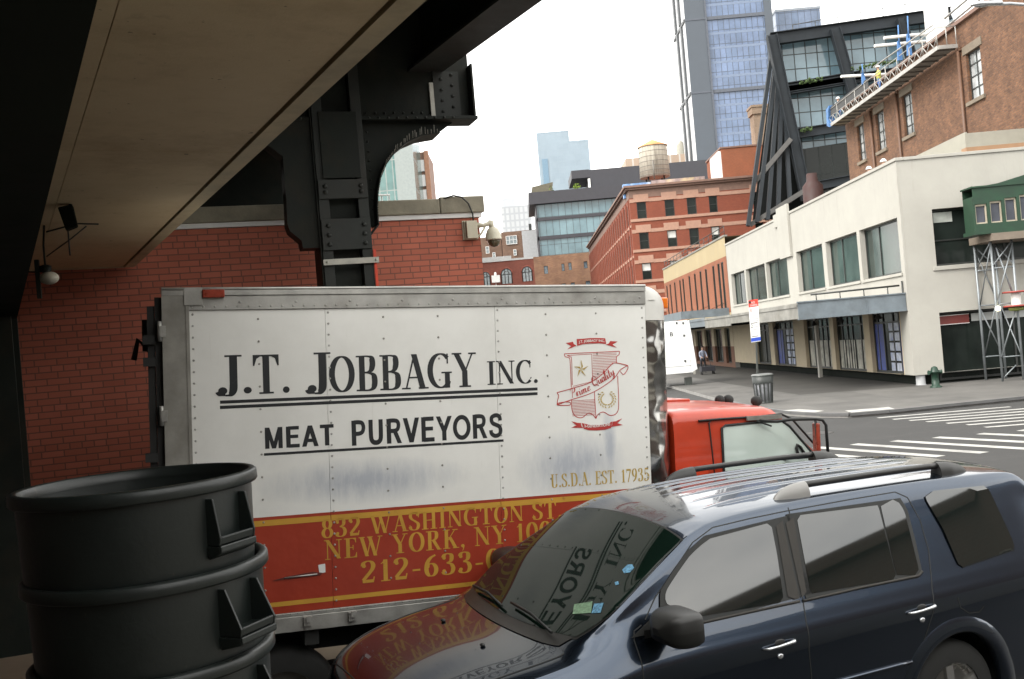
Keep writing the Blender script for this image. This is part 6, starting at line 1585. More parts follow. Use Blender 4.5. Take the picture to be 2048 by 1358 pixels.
# swing stage along the top of the wall
sy0, sy1 = PX(1886,95,XB-.9)[1], PX(1668,255,XB-.9)[1]
sz = (PX(1870,98,XB-1.0)[2]+PX(1668,255,XB-1.0)[2])/2
M_STG = pbr('galvanised stage', (.34,.33,.31), .5, .3, var=.2); M_STGD = pbr('stage deck boards', (.13,.12,.11), .8, var=.3); M_BLU = pbr('blue tarp strap', (.06,.16,.36), .6, var=.3); M_PIPW = pbr('white pipe', (.62,.62,.60), .4, var=.05)
stg = thing('swing_stage', 'long galvanised suspended work platform along the top of the brown brick wall', 'work platform', loc=(XB-.6, (sy0+sy1)/2, sz))
mb = MB(); mb.mat(M_STGD); mb.box(XB-1.15, XB-.12, sy0, sy1, sz, sz+.06)
for k in range(18): y = sy0+.3+k*(sy1-sy0-.5)/17; mb.box(XB-1.13, XB-.14, y, y+.08, sz-.08, sz-.001)
mb.mat(M_STG); mb.box(XB-1.2, XB-1.152, sy0, sy1, sz-.06, sz+.16); mb.box(XB-1.15,XB-.15,sy0-.05,sy0-.001,sz-.05,sz+.15); mb.build('deck', None, stg)
mb = MB(); mb.mat(M_STG)
n = 40
for k in range(n+1):
    y = sy0+(sy1-sy0)*k/n
    if k % 4 == 0: mb.tube([(XB-1.18,y,sz+.16),(XB-1.18,y,sz+1.1)], .025, 5)
    if k < n: mb.tube([(XB-1.18,y,sz+(.16 if k % 2 else .6)),(XB-1.18,y+(sy1-sy0)/n,sz+(.6 if k % 2 else .16))], .022, 5)
for z in (.6, 1.1): mb.tube([(XB-1.18,sy0,sz+z),(XB-1.18,sy1,sz+z)], .028, 6)
for k in range(3): y = sy0; mb.tube([(XB-1.18+.5*k,y,sz+.15),(XB-1.18+.5*k,y,sz+1.1)], .028, 5)
mb.tube([(XB-1.18,sy0,sz+1.1),(XB-.15,sy0,sz+1.1)], .028, 5)
mb.tube([(XB-1.25,sy0+.2,sz+1.3),(XB-1.25,sy0+9,sz+1.55)], .04, 6); mb.build('railing', None, stg)
mb = MB(); mb.mat(pbr('dark debris net', (.05,.05,.05), .9, var=.3)); mb.box(XB-1.16, XB-1.14, sy1-8, sy1-.3, sz+.62, sz+1.25); mb.build('net', None, stg)
mb = MB(); mb.mat(M_BLU); q = PX(1672,222,XB-1.2)
mb.prism([(XB-1.3,sy1-.2,sz-.1),(XB-1.3,sy1+.3,sz+.1),(XB-1.3,sy1+.2,sz+1.2),(XB-1.3,sy1-.5,sz+1.35),(XB-1.3,sy1-.1,sz+.5)], (.5,0,0)); mb.build('hoist', None, stg)
for k, ((a, b_, c), (x1, y1)) in enumerate((((1682,153,.055),(1782,148)), ((1768,76,.055),(1870,66)), ((1749,92,.055),(1860,82)))):
    P0 = PX(a, b_, XB-1.6); p0 = (XB-2.9, P0[1]-1.0, P0[2]); 
    p0 = PY(a, b_, P0[1]-2); p1 = PY(x1, y1, P0[1]-1.5)
    mb = MB(); mb.mat(M_PIPW); mb.tube([tuple(p0), tuple(p1)], .09, 8)
    t = recentre(mb.build('outrigger_pipe', None)); tag(t, ('white outrigger pipe at the far end of the work platform','upper of the two white outrigger pipes near the roof corner','lower of the two white outrigger pipes near the roof corner')[k], 'pipe', 'white outrigger pipes')
for k, (px, py, yb) in enumerate(((1725,128,168),(1816,32,110),(1797,50,120))):
    P0 = PX(px, yb, XB-1.25); d = P0[1]; a = PY(px-1, py, d); b_ = PY(px+3, yb, d); m = (a+b_)/2
    mb = MB(); mb.mat(M_BLU); mb.tube([tuple(a), tuple(a*.45+b_*.55)], .035, 6); mb.prism([tuple(a*.55+b_*.45+np.array([-.07,0,0])), tuple(a*.55+b_*.45+np.array([.07,0,0])), tuple(b_+np.array([.16,0,0])), tuple(b_+np.array([-.1,0,0]))], (0,.15,0))
    t = recentre(mb.build('blue_strap', None)); tag(t, ('blue strap bundle on the far outrigger pipe','tall blue strap bundle nearest the roof corner','shorter blue strap bundle left of the tall one')[k], 'strap', 'blue strap bundles')
# white duct standing at the roof corner
a, b_ = PY(1858,-20,56), PY(1888,40,56); mb = MB(); mb.mat(M_PIPW); mb.box(a[0], b_[0]+.3, 56, 57.0, ZB_-.6, ZB_+6); t = recentre(mb.build('white_duct', None, bevel=.05)); tag(t, 'tall pale duct standing on the roof above the work platform', 'duct')
mb = MB(); mb.mat(M_STG)
for dz in (0,.5): mb.tube([(XB-.1,PX(1895,50,XB)[1],ZB_+.3+dz),(XB-.1,46,ZB_+.5+dz)], .06, 6)
t = recentre(mb.build('roof_pipe', None)); tag(t, 'thin roof pipe running along the edge of the brown brick building', 'pipe')
# things on the white building's roof
M_RBOX = pbr('beige roof unit', (.25,.24,.20), .8, var=.08); 
a, b_ = PX(1937,300,20.), PX(1778,330,20.)
mb = MB(); mb.mat(M_RBOX); zt = PX(1937,265,20.)[2]; mb.box(20., 23.5, a[1], a[1]+5.8, ZR, zt); mb.box(19.9,20.,a[1],a[1]+5.9,ZR,zt+.05); mb.box(20.3,23.3,a[1]+5.92,b_[1],ZR,zt-.15); t = recentre(mb.build('roof_unit', None)); tag(t, 'long beige boxed roof unit on the white building, before the brown brick wall', 'roof unit')
mb = MB(); mb.mat(pbr('orange flashing', (.24,.135,.07), .6, var=.1)); a = PY(1930,302,YC+.6); mb.box(a[0], 44, YC+.5, YC+.9, ZR+.12, ZR+.36); t = recentre(mb.build('roof_flashing', None)); tag(t, 'orange brown timber strip along the parapet at upper right', 'flashing')
mb = MB(); mb.mat(M_GREYP); a = PY(1948,290,44); mb.box(a[0], a[0]+1.6, 44, 45, ZR, ZR+1.9); t = recentre(mb.build('roof_vent_box', None, bevel=.05)); tag(t, 'small grey vent box behind the orange strip on the roof', 'vent')
mb = MB(); mb.mat(pbr('rust red stack', (.032,.010,.008), .7, var=.25)); p = PX(1625,372,18.0); mb.lathe([(.62,ZR),(.60,p[2]),(.34,p[2]+.3),(.30,p[2]+.75),(.001,p[2]+.75)], (p[0],p[1],0), 14); t = recentre(mb.build('roof_stack', None)); tag(t, 'rust red round stack at the foot of the black steel frame', 'stack')

# ================================================================== BLACK STEEL FRAME BUILDING
YS = 112.
M_FRM = pbr('black steel frame', (.020,.024,.028), .6, spec=.2, var=.2, scale=.8)
M_SGL = curtain('steel grid glass', (.14,.205,.24), (.09,.145,.175), (.008,.015,.016), 1.30, 1.65, .06, .08)
M_SGD = curtain('dark lower glass', (.008,.010,.009), (.005,.007,.006), (.014,.017,.016), 1.5, 3.2, .05, .25, spec=.25)
stl = thing('steel_frame_building', 'modern glass building in a leaning black steel frame, behind the white building', 'building', loc=(34, 125, 0))
S3 = lambda px, py, dy=0.: PY(px, py, YS+dy)
def flat(pts, m, dy, name, th=.4):
    mb = MB(); mb.mat(m); mb.prism([tuple(S3(*p, dy)) for p in pts], (0,th,0)); return mb.build(name, None, stl)
flat([(1550,78),(1900,22),(2010,290),(1612,378)], M_SGL, .9, 'glass_wall', .6)
flat([(1592,300),(1720,280),(1740,400),(1612,400)], M_SGD, .3, 'lower_glass', .5)
def sbar(a, b_, wd, dy=0., nm='beam', ht=.7):
    mb = MB(); mb.mat(M_FRM); mb.bar(tuple(S3(*a, dy)), tuple(S3(*b_, dy)), wd, ht, (0,1,0)); 
    A, B = S3(*a, dy), S3(*b_, dy); d = Vector(B-A).normalized(); s = Vector((0,1,0)).cross(d).normalized()*wd/2
    for q in (-1, 1): mb.bar(tuple(Vector(A)+s*q+Vector((0,-.4,0))), tuple(Vector(B)+s*q+Vector((0,-.4,0))), .09, .5, (0,1,0))
    return mb.build(nm, None, stl)
sbar((1540,80),(1900,28), 1.25); sbar((1570,178),(1720,153), 1.0); sbar((1566,214),(1700,192), .5, .5) if False else None
sbar((1572,173),(1860,128), 1.15) if False else None
sbar((1596,268),(1720,249), 1.0); sbar((1612,376),(1720,356), .9)
sbar((1574,182),(1860,134), .9)
sbar((1542,72),(1612,400), 1.05, -.6, 'column'); sbar((1668,58),(1712,215), 1.0, -.6, 'column'); sbar((1800,38),(1830,150), .9, -.6, 'column')
# leaning side frame that runs back along the street
def sl3(px, py, Y): return tuple(PY(px, py, Y))
top = [(1546,92,113),(1553,150,118),(1558,182,122),(1562,205,126)]
side = [((1545,95,112.8),(1496,452,110.5)), ((1551,135,112.6),(1514,445,110.5)), ((1556,165,112.4),(1535,440,110.5)), ((1562,200,112.2),(1556,432,110.5)), ((1570,230,112.),(1580,405,110.5))]
for a, b_ in side:
    mb = MB(); mb.mat(M_FRM); mb.bar(sl3(*a), sl3(*b_), .40, .5, (0,1,0)); mb.build('column', None, stl)
for a, b_ in (((1500,450,111),(1608,382,110)), ((1512,362,111.5),(1582,278,110.6))):
    mb = MB(); mb.mat(pbr('grey side beam', (.06,.058,.055), .6, var=.3, scale=1)); mb.bar(sl3(*a), sl3(*b_), .5, .5, (0,0,1)); mb.build('side_beam', None, stl)
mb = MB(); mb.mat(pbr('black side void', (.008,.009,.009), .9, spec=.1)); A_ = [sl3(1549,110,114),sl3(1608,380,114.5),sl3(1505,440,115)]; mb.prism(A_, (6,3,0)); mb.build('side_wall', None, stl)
M_GRN = pbr('planter green', (.04,.07,.018), .9, var=.5, scale=3)
rg = random.Random(11)
for k, (px0, px1, py0, py1) in enumerate(((1600,1645,166,158),(1700,1795,140,122),(1600,1625,262,259))):
    mb = MB(); mb.mat(M_GRN); A, B = S3(px0,py0,-1), S3(px1,py1,-1)
    for q in range(int(60*(px1-px0)/90)+10):
        t = rg.random(); c = A+(B-A)*t; r = rg.uniform(.07,.16); mb.ball((c[0]+rg.uniform(-.1,.1), c[1]+rg.uniform(-.3,.3), c[2]+rg.uniform(-.15,.25)), r, 5)
    t = recentre(mb.build('planter_shrub', None)); tag(t, ('thin green planting on the upper ledge by the left column','long green planting on the ledge above the work platform','small green planting on the lower ledge of the steel building')[k], 'plant', 'ledge planting')
mb = MB(); mb.mat(M_WFR); pts = [(1585,50),(1640,40),(1760,18),(1900,-8)]
mb.tube([tuple(S3(*p, 2)) for p in pts], .05, 5)
for x in range(1585,1900,45): y = 50+(x-1585)*(-58/315); mb.tube([tuple(S3(x,y,2)), tuple(S3(x+2,y+22,2))], .05, 5)
mb.build('roof_railing', None, stl)

# ================================================================== TOWERS AND FAR BUILDINGS
def blk(mb, px0, py0, px1, py1, Y, depth, z0=0., shift=0.):
    a = PY(px0, py1, Y); t_ = PY((px0+px1)/2, py0, Y); b_ = PY(px1, py1, Y); mb.box(a[0], b_[0], Y+shift, Y+depth, z0, t_[2]); return a[0], b_[0], t_[2]
YT = 300.
M_TG = pbr('blue grey tower cladding', (.07,.083,.10), .6, var=.08, scale=.3)
M_TGJ = pbr('tower joint', (.08,.09,.11), .6)
M_TGL = curtain('blue tower glass', (.115,.16,.26), (.09,.13,.21), (.05,.065,.095), 1.7, 4.2, .10, .06)
M_TWH = pbr('white tower fins', (.50,.51,.52), .6, var=.05); M_TSL = pbr('dark slots', (.06,.065,.07), .5)
tow = thing('blue_glass_tower', 'tall blue grey tower with white striped side and blue glass front', 'tower', loc=(PY(1440,300,YT)[0], YT+15, 0))
tx = lambda px, py=170: PY(px, py, YT)[0]
xl, xg, xr, xe_ = tx(1381), tx(1425), tx(1541), tx(1557)
ztop = 160.
mb = MB(); mb.mat(M_TG); mb.box(xl, xg, YT, YT+20, 0, ztop); mb.box(xr, xe_, YT, YT+20, 0, ztop); mb.mat(M_TGJ)
zj = [PY(1400,y,YT)[2] for y in (330,185,38,-110)]
for z in zj: mb.box(xl, xg, YT-.12, YT-.01, z-.25, z+.25)
mb.box(xg-.5, xg, YT-.3, YT-.01, 0, ztop); mb.build('cladding', None, tow)
fl = 4.2; z = zj[0]-3*fl; k = 0
zz = zj[0]+ (zj[1]-zj[0])*0; nfl = 6
step = (zj[1]-zj[0])/5; z = zj[0]-8*step
while z < ztop-step:
    mb = MB(); mb.mat(M_TGL); mb.box(xg+.001, xr-.001, YT+.4, YT+19, z+.35, z+step-.35); mb.build('glazing', None, tow)
    z += step
mb = MB(); mb.mat(pbr('tower spandrel', (.14,.18,.26), .4, var=.1)); z = zj[0]-8*step
while z < ztop-step: mb.box(xg+.001, xr-.001, YT+.38, YT+19, z-.349, z+.349); z += step
mb.mat(M_TGJ)
for z in zj: mb.box(xg, xr, YT+.0, YT+.37, z-.5, z+.5)
mb.build('spandrel', None, tow)
mb = MB(); mb.mat(M_TWH); yl = PX(1357,170,xl)[1]; mb.box(xl-.02, xl-.001, YT, yl, 0, ztop); mb.mat(M_TSL)
zs_ = [z-(zj[1]-zj[0]) for z in zj[:1]]+zj
for i, (a, b_) in enumerate(zip(zs_, zs_[1:])):
    for j in range(2):
        y = YT+(yl-YT)*(.22+.38*j+.08*(i % 2)); mb.box(xl-.6, xl-.03, y, y+(yl-YT)*.10, a+.6, b_-.6)
    mb.box(xl-.4, xl-.021, YT, yl, b_-.4, b_+.4)
mb.build('striped_side', None, tow)
def simple(name, label, cat, px0, py0, px1, py1, Y, depth, m, extra=None):
    t = thing(name, label, cat, loc=(PY((px0+px1)/2,py1,Y)[0], Y+depth/2, 0)); mb = MB(); mb.mat(m); x0, x1, zt = blk(mb, px0, py0, px1, py1, Y, depth); mb.build('wall', None, t)
    if extra: extra(t, x0, x1, zt)
    return t
def ex(t, x0, x1, zt):
    mb = MB(); mb.mat(pbr('tower roof edge', (.33,.36,.40), .6)); mb.box(x0-.2, x1+.2, 339.8, 362, zt+.001, zt+.8); mb.build('roof', None, t)
simple('second_blue_tower', 'blue glass tower just right of the tallest tower, with a flat top', 'tower', 1556, 20, 1646, 90, 340., 22, curtain('second tower glass', (.15,.20,.30), (.12,.17,.26), (.08,.10,.14), 2.2, 4.0, .1, .1), ex)
# pale far tower in two steps
M_PALE = curtain('hazed far tower glass', (.225,.28,.325), (.21,.265,.31), (.19,.245,.285), 3.5, 3.6, .12, .2, vary=.06)  # distance haze is put into the pale glass colours
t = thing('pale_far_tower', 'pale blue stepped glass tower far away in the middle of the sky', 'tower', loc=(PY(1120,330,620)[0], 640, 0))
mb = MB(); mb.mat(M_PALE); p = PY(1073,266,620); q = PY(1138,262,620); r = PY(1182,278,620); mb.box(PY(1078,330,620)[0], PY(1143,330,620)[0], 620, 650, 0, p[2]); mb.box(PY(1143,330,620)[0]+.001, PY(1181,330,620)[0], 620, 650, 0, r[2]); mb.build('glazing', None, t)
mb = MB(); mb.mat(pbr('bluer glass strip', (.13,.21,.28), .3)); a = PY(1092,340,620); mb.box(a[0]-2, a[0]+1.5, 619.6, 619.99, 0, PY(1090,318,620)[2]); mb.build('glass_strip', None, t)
# white apartment slab
t = thing('white_apartment_block', 'white far apartment block with rows of tiny windows and a roof room', 'building', loc=(PY(1030,440,430)[0], 440, 0))
mb = MB(); mb.mat(curtain('white slab windows', (.42,.43,.44), (.40,.41,.42), (.34,.355,.37), 2.0, 3.0, .4, .6, vary=.05, offset=.0)); mb.box(PY(1004,440,430)[0], PY(1064,440,430)[0], 430, 445, 0, PY(1015,413,430)[2]); mb.build('wall', None, t)
mb = MB(); mb.mat(pbr('white plaster', (.42,.435,.46), .7, var=.05)); mb.box(PY(1003,400,430)[0], PY(1030,400,430)[0], 430.2, 444, PY(1015,413,430)[2]+.01, PY(1014,396,430)[2]); mb.build('roof_room', None, t)
# teal tower and balcony block behind the depot
M_TEAL = curtain('teal glass', (.05,.14,.13), (.10,.18,.17), (.22,.25,.235), 1.25, 5.2, .09, .1, vary=.5)
def ex(t, x0, x1, zt):
    mb = MB(); mb.mat(pbr('teal tower corner', (.25,.28,.27), .5, var=.1)); mb.box(x1-3.2, x1, 169.8, 169.99, 0, zt); mb.build('corner_bay', None, t)
simple('teal_glass_tower', 'teal glass tower seen through the curved steel bracket', 'tower', 640, 150, 832, 380, 170., 14, M_TEAL, ex)
def ex(t, x0, x1, zt):
    mb = MB(); mb.mat(pbr('white balcony', (.70,.69,.68), .6, var=.06))
    for k in range(14): z = zt-2.0-k*2.75; mb = MB(); mb.mat(MATS['white balcony']); mb.box(x0+.1, x1-.75, 183.6, 183.99, z-1.6, z+.5); mb.build('balcony', None, t)
    mb = MB(); mb.mat(pbr('terracotta edge', (.42,.22,.14), .7)); mb.box(x1-.7, x1+.15, 183.5, 183.98, 0, zt+.1); mb.build('corner_pier', None, t)
simple('balcony_block', 'slim terracotta apartment block with white balconies beside the teal tower', 'building', 831, 304, 862, 390, 184., 12, pbr('brown window band', (.25,.15,.11), .7), ex)
# glass storeys over tan brick at the end of the street
YG = 214.
gx = lambda px, py: PY(px, py, YG)[0]; gz = lambda px, py: PY(px, py, YG)[2]
gl_ = thing('glass_topped_building', 'dark glass storeys built over an old tan brick base at the end of the street', 'building', loc=(gx(1150,500), YG+12, 0))
x0 = gx(1074,450); x1 = gx(1300,430)
M_DKM = pbr('dark metal slab', (.035,.035,.042), .6, var=.15, scale=1)
M_GTG = curtain('green blue glass', (.13,.21,.235), (.10,.17,.195), (.035,.045,.05), 1.45, 6., .05, .08)
zz = [(gz(1075,409),gz(1078,436)),(gz(1078,442),gz(1080,473)),(gz(1082,480),gz(1085,511))]
for a, b_ in zz:
    mb = MB(); mb.mat(M_GTG); mb.box(x0+.25, x1, YG+.3, YG+20, b_, a); mb.build('glazing', None, gl_)
mb = MB(); mb.mat(M_DKM)
for zt, zb in ((gz(1066,386),zz[0][0]),(zz[0][1],zz[1][0]),(zz[1][1],zz[2][0])): mb.box(x0-(1.3 if zt > zz[0][0] else 0), x1, YG-(.9 if zt > zz[0][0] else 0), YG+20, zb+.001, zt-.001)
mb.box(x0, x0+.24, YG, YG+20, zz[2][1]+.01, zz[0][0]-.01); mb.build('slab', None, gl_)
mb = MB(); mb.mat(M_DKM); u = gx(1146,360); mb.box(gx(1186,380)-.2, x1+30, YG+4, YG+18, gz(1066,386), PY(1290,330,YG+4)[2]); mb.box(u, gx(1186,380)-.21, YG+4, YG+18, PY(1150,357,YG+4)[2], PY(1150,341,YG+4)[2]); mb.build('penthouse', None, gl_)
mb = MB(); mb.mat(M_TRIM); mb.box(gx(1183,380)-.3, gx(1183,380)+.2, YG+3.7, YG+3.99, gz(1066,386), PY(1184,357,YG+4)[2]); mb.build('white_post', None, gl_)
M_OLDB = brick('old tan brick', (.25,.13,.07), (.19,.095,.055), (.16,.11,.08), .6, .22, .03, .9, .35, 0)
GG = lambda x, z, d: (x, YG-.5+d, z)
ob_ = []
for (px, py, w_, h_) in ((1092,540,8,16),(1126,535,6,15),(1140,533,6.5,15),(1171,530,7.5,14),(1128,575,8,16),(1146,573,8,16),(1176,570,9,16),(1090,580,8,16)): ob_.append((gx(px-w_/2,py), gx(px+w_/2,py), gz(px,py+h_/2), gz(px,py-h_/2)))
mb = MB(); mb.mat(M_OLDB)
def wall_free(x0, x1, z0, z1):
    wall_open(mb, GG, x0, x1, z0, z1, ob_, .4)
wall_free(gx(1068,540), x1, 0, gz(1085,513)); mb.poly([(gx(1068,540),YG-.5,0),(gx(1068,540),YG+20,0),(gx(1068,540),YG+20,gz(1085,513)),(gx(1068,540),YG-.5,gz(1085,513))]); mb.build('brick_base', None, gl_, fix=False)
for o in ob_: window(gl_, GG, *o, .3, M_WFR, pbr('bluish glass', (.13,.17,.20), .1, var=.4), .08, hbars=(.5,))
# roof terrace things
def crown(name, label, cat, c, r, n, m, trunk=True):
    t = thing(name, label, cat, loc=(c[0], c[1], c[2]-r*1.6)); rg = random.Random(int(c[0]*10)); mb = MB(); mb.mat(m)
    for k in range(n):
        v = Vector((rg.gauss(0,1),rg.gauss(0,1),rg.gauss(0,1))).normalized()*r*rg.random()**.4; s = rg.uniform(.12,.3)*r; a = Vector((rg.gauss(0,1),rg.gauss(0,1),rg.gauss(0,1))).normalized(); b_ = a.cross(Vector((rg.gauss(0,1),rg.gauss(0,1),rg.gauss(0,1)))).normalized(); p = Vector(c)+v
        mb.poly([p-a*s, p-b_*s*.5, p+a*s, p+b_*s*.5])
    mb.build('crown', None, t, fix=False)
    mb = MB(); mb.mat(M_PIPE); mb.tube([(c[0],c[1],c[2]-r*1.6),(c[0],c[1],c[2])], .1, 6); mb.build('trunk', None, t); return t
M_LEAF = pbr('terrace leaves', (.16,.24,.03), .8, var=.4, scale=2)
crown('terrace_tree', 'small bright green tree at the left end of the roof terrace', 'tree', tuple(PY(1097,378,YG+2)), 1.2, 160, M_LEAF)
crown('terrace_shrub', 'small green shrub on the roof terrace under the overhang', 'shrub', tuple(PY(1154,374,YG+2)), .9, 120, M_LEAF)
mb = MB(); mb.mat(pbr('dark terrace shade', (.10,.09,.06), .7)); a = PY(1064,373,YG+1); b_ = PY(1104,366,YG+1); mb.prism([tuple(PY(1064,374,YG+1)), tuple(PY(1106,364,YG+1)), tuple(PY(1103,386,YG+1)), tuple(PY(1062,389,YG+1))], (0,3,0)); t = recentre(mb.build('slanted_awning', None)); tag(t, 'dark slanting awning on the left end of the roof terrace', 'awning')
# red arcade building and the brown blocks behind it
YR = 186.
rx_ = lambda px, py: PY(px, py, YR)[0]; rz_ = lambda px, py: PY(px, py, YR)[2]
arcd = thing('arcade_building', 'red brick building with arched windows, just right of the depot wall', 'building', loc=(rx_(1010,560), YR+8, 0))
M_ARB = brick('arcade brick', (.21,.06,.04), (.17,.048,.032), (.14,.06,.045), .4, .14, .02, .9, .2, 0)
x0, x1 = rx_(930,560), rx_(1069,545); zt = rz_(1010,522)
mb = MB(); mb.mat(M_ARB); mb.box(x0, x1, YR, YR+16, 0, zt); mb.build('brick_wall', None, arcd)
mb = MB(); mb.mat(pbr('grey roof edge', (.42,.42,.41), .7, var=.15)); mb.box(x0, rx_(1022,510), YR-.2, YR+.4, zt+.002, zt+.9); mb.box(rx_(1022,510)+.01, x1, YR-.1, YR+.4, zt+.002, zt+.35); mb.build('cornice', None, arcd)
for (px, py, r_) in ((971,553,8.5),(1013,548,10.2),(1054,543,9.5)):
    cx_, cz_ = rx_(px,py), rz_(px,py); R0 = r_*YR/2000; mb = MB(); mb.mat(M_WFR)
    arcp = [(cx_+R0*math.cos(a), YR-.05, cz_+R0*math.sin(a)) for a in [math.pi*k/12 for k in range(13)]]
    mb.tube([(cx_+R0,YR-.05,cz_-1.8)]+arcp+[(cx_-R0,YR-.05,cz_-1.8)], .09, 5)
    for u in (-.33,.33): mb.tube([(cx_+R0*u,YR-.05,cz_-1.8),(cx_+R0*u,YR-.05,cz_+R0*.9)], .07, 5)
    mb.tube([(cx_-R0,YR-.05,cz_-.1),(cx_+R0,YR-.05,cz_-.1)], .07, 5); mb.tube([(cx_+R0*.55*math.cos(a), YR-.05, cz_+R0*.55*math.sin(a)) for a in [math.pi*k/8 for k in range(9)]], .05, 5)
    f = mb.build('arched_window', None, arcd)
    mb = MB(); mb.mat(pbr('arched pane', (.22,.25,.26), .1, var=.4)); mb.poly([(x,YR-.03,z) for x, y, z in arcp]+[(cx_-R0,YR-.03,cz_-1.8),(cx_+R0,YR-.03,cz_-1.8)]); mb.build('pane', None, f)
    mb = MB(); mb.mat(pbr('arch brick ring', (.22,.06,.04), .9)); mb.tube([(cx_+R0*1.18*math.cos(a), YR-.0, cz_+R0*1.18*math.sin(a)) for a in [math.pi*k/12 for k in range(13)]], .14, 5); mb.build('arch', None, f)
mb = MB(); mb.mat(M_TRIM); a = rx_(984,555); mb.box(a, a+1.5, YR-3, YR-1.5, rz_(990,567), rz_(990,553)); mb.lathe([(.25,rz_(990,553)),(.2,rz_(990,547)),(.001,rz_(990,546))], (a+.7,YR-2.2,0), 10); mb.tube([(a+.7,YR-2.2,0),(a+.7,YR-2.2,rz_(990,567))], .1, 6); t = recentre(mb.build('white_pole_box', None)); tag(t, 'white cabinet on a pole in front of the arched windows', 'cabinet')
YB2 = 230.
b2 = lambda px, py: PY(px, py, YB2)
brb = thing('brown_block', 'brown brick block with a few pale windows behind the arcade building', 'building', loc=(b2(1030,480)[0], YB2+8, 0))
M_BRO = brick('drab brown brick', (.18,.105,.07), (.14,.08,.052), (.14,.10,.08), .6, .22, .03, .9, .3, 0)
mb = MB(); mb.mat(M_BRO); mb.box(b2(1004,490)[0], b2(1075,480)[0], YB2, YB2+14, 0, b2(1035,462)[2]); mb.box(b2(940,490)[0], b2(1003,490)[0], YB2+1, YB2+14, 0, b2(980,473)[2]); mb.build('brick_wall', None, brb)
for (px, py, w_, h_) in ((1023,480,22,17),(988,510,6,10),(1030,505,6,12),(1064,494,20,18),(975,500,7,14)):
    c = b2(px, py); s = YB2/2000; window(brb, lambda x, z, d: (x, YB2-.3+d, z), c[0]-w_/2*s, c[0]+w_/2*s, c[2]-h_/2*s, c[2]+h_/2*s, .1, M_TRIM, pbr('pale grey pane', (.16,.19,.20), .2, var=.3), .09, vbars=(.33,.66) if w_ > 10 else (), hbars=(.5,))
mb = MB(); mb.mat(pbr('grey stair tower', (.38,.39,.40), .7, var=.1)); c = b2(1057,472); mb.box(c[0]-1.5, c[0]+2, YB2-4, YB2-.5, 0, b2(1057,465)[2]); mb.mat(M_WFR); mb.box(c[0]+.2,c[0]+.8,YB2-3,YB2-2,b2(1057,465)[2],b2(1046,452)[2]); mb.build('stair_tower', None, brb)
simple('distant_flats', 'beige distant flats peeping out behind the water tower', 'building', 1252, 312, 1375, 330, 320., 15, curtain('beige flats', (.36,.27,.20), (.33,.25,.19), (.45,.42,.38), 3., 3., .25, .8, vary=.1))
mb = MB(); mb.mat(M_RBOX); p = PY(1362,290,322); mb.lathe([(1.6,p[2]-4),(1.5,p[2]),(.05,p[2]+1.6)], (p[0],322,0), 14); mb.box(p[0]-1.4,p[0]+1.4,321,323,p[2]-9,p[2]-4); t = recentre(mb.build('far_water_tank', None)); tag(t, 'tiny far rooftop water tank beside the tall tower', 'water tower')
# buildings across the street behind the photographer (seen only in reflections)
M_OPP = brick('dark opposite brick', (.06,.03,.02), (.05,.026,.018), (.06,.05,.04), .3, .1, .02)
OF = frameM((15.7,-3.1,0), (.61,.79))
mb = MB(); mb.M = OF; mb.mat(M_OPP); mb.box(-30, 12, -12, 0, 0, 7.6); mb.box(-30.1, 12.1, -12.1, .15, 7.601, 7.9); t = recentre(mb.build('opposite_building', None)); tag(t, 'dark brick building across the street, mirrored in the car windows', 'building')
# ================================================================== STREET FURNITURE, PEOPLE
def gpt(px, py, z=.13): return PZ(px, py, z)
# parking sign pole
p = gpt(1517, 803)
sp_ = thing('parking_sign', 'white and red parking rules sign on a thin post at the corner', 'sign', loc=tuple(p))
d = p[1]; t0, t1 = PY(1500,603,d), PY(1512,683,d)
M_POST = pbr('dark sign post', (.05,.055,.05), .6, .3)
mb = MB(); mb.mat(M_POST); tx0 = (t0[0]+.17, d, t0[2]); mb.bar(tuple(p), (PY(1504,606,d)[0]+.1, d, t0[2]+.0), .06, .05, (0,1,0)); mb.build('post', None, sp_)
M_SW = pbr('sign white', (.70,.70,.68), .5, var=.04); M_SR = pbr('sign red', (.60,.035,.02), .5); M_SB = pbr('sign blue', (.02,.06,.40), .5); M_SK = pbr('sign black', (.02,.02,.02), .5); M_SGY = pbr('sign small print', (.42,.43,.45), .6)
A, B, Cc, D = [Vector(PY(x, y, d)) for x, y in ((1496,601),(1515,598),(1523,682),(1502,685))]
up_ = (D-A); rt_ = (B-A)
def sq(u0, u1, v0, v1, k): return [A+rt_*u+up_*v+Vector((0,-k,0)) for u, v in ((u0,v0),(u1,v0),(u1,v1),(u0,v1))]
mb = MB(); mb.mat(M_SW); mb.prism(sq(0,1,0,1,.04), (0,.012,0)); mb.mat(M_SR); mb.poly(sq(0,1,0,.17,.044)); mb.mat(M_SB); mb.poly(sq(0,1,.90,.985,.044))
mb.mat(M_SK); mb.poly(sq(.02,.25,.02,.08,.048)); mb.mat(M_SW)
sans(mb, 'NO', lambda u, v, dd: A+rt_*(.3+u)+up_*(.09-v)+Vector((0,-.05,0)), .05, .35); sans(mb, 'STANDING', lambda u, v, dd: A+rt_*(.15+u)+up_*(.155-v)+Vector((0,-.05,0)), .045, .75)
mb.mat(M_SR); sans(mb, '3', lambda u, v, dd: A+rt_*(.06+u)+up_*(.285-v)+Vector((0,-.048,0)), .085, .2)
mb.mat(M_SK); sans(mb, '2', lambda u, v, dd: A+rt_*(.06+u)+up_*(.66-v)+Vector((0,-.048,0)), .085, .22)
mb.mat(M_SGY)
for v in (.22,.26,.33,.37,.41,.45,.50,.60,.64,.70,.74,.78): mb.poly(sq(.32 if v in (.22,.26,.60,.64) else .1, .92, v, v+.014, .046))
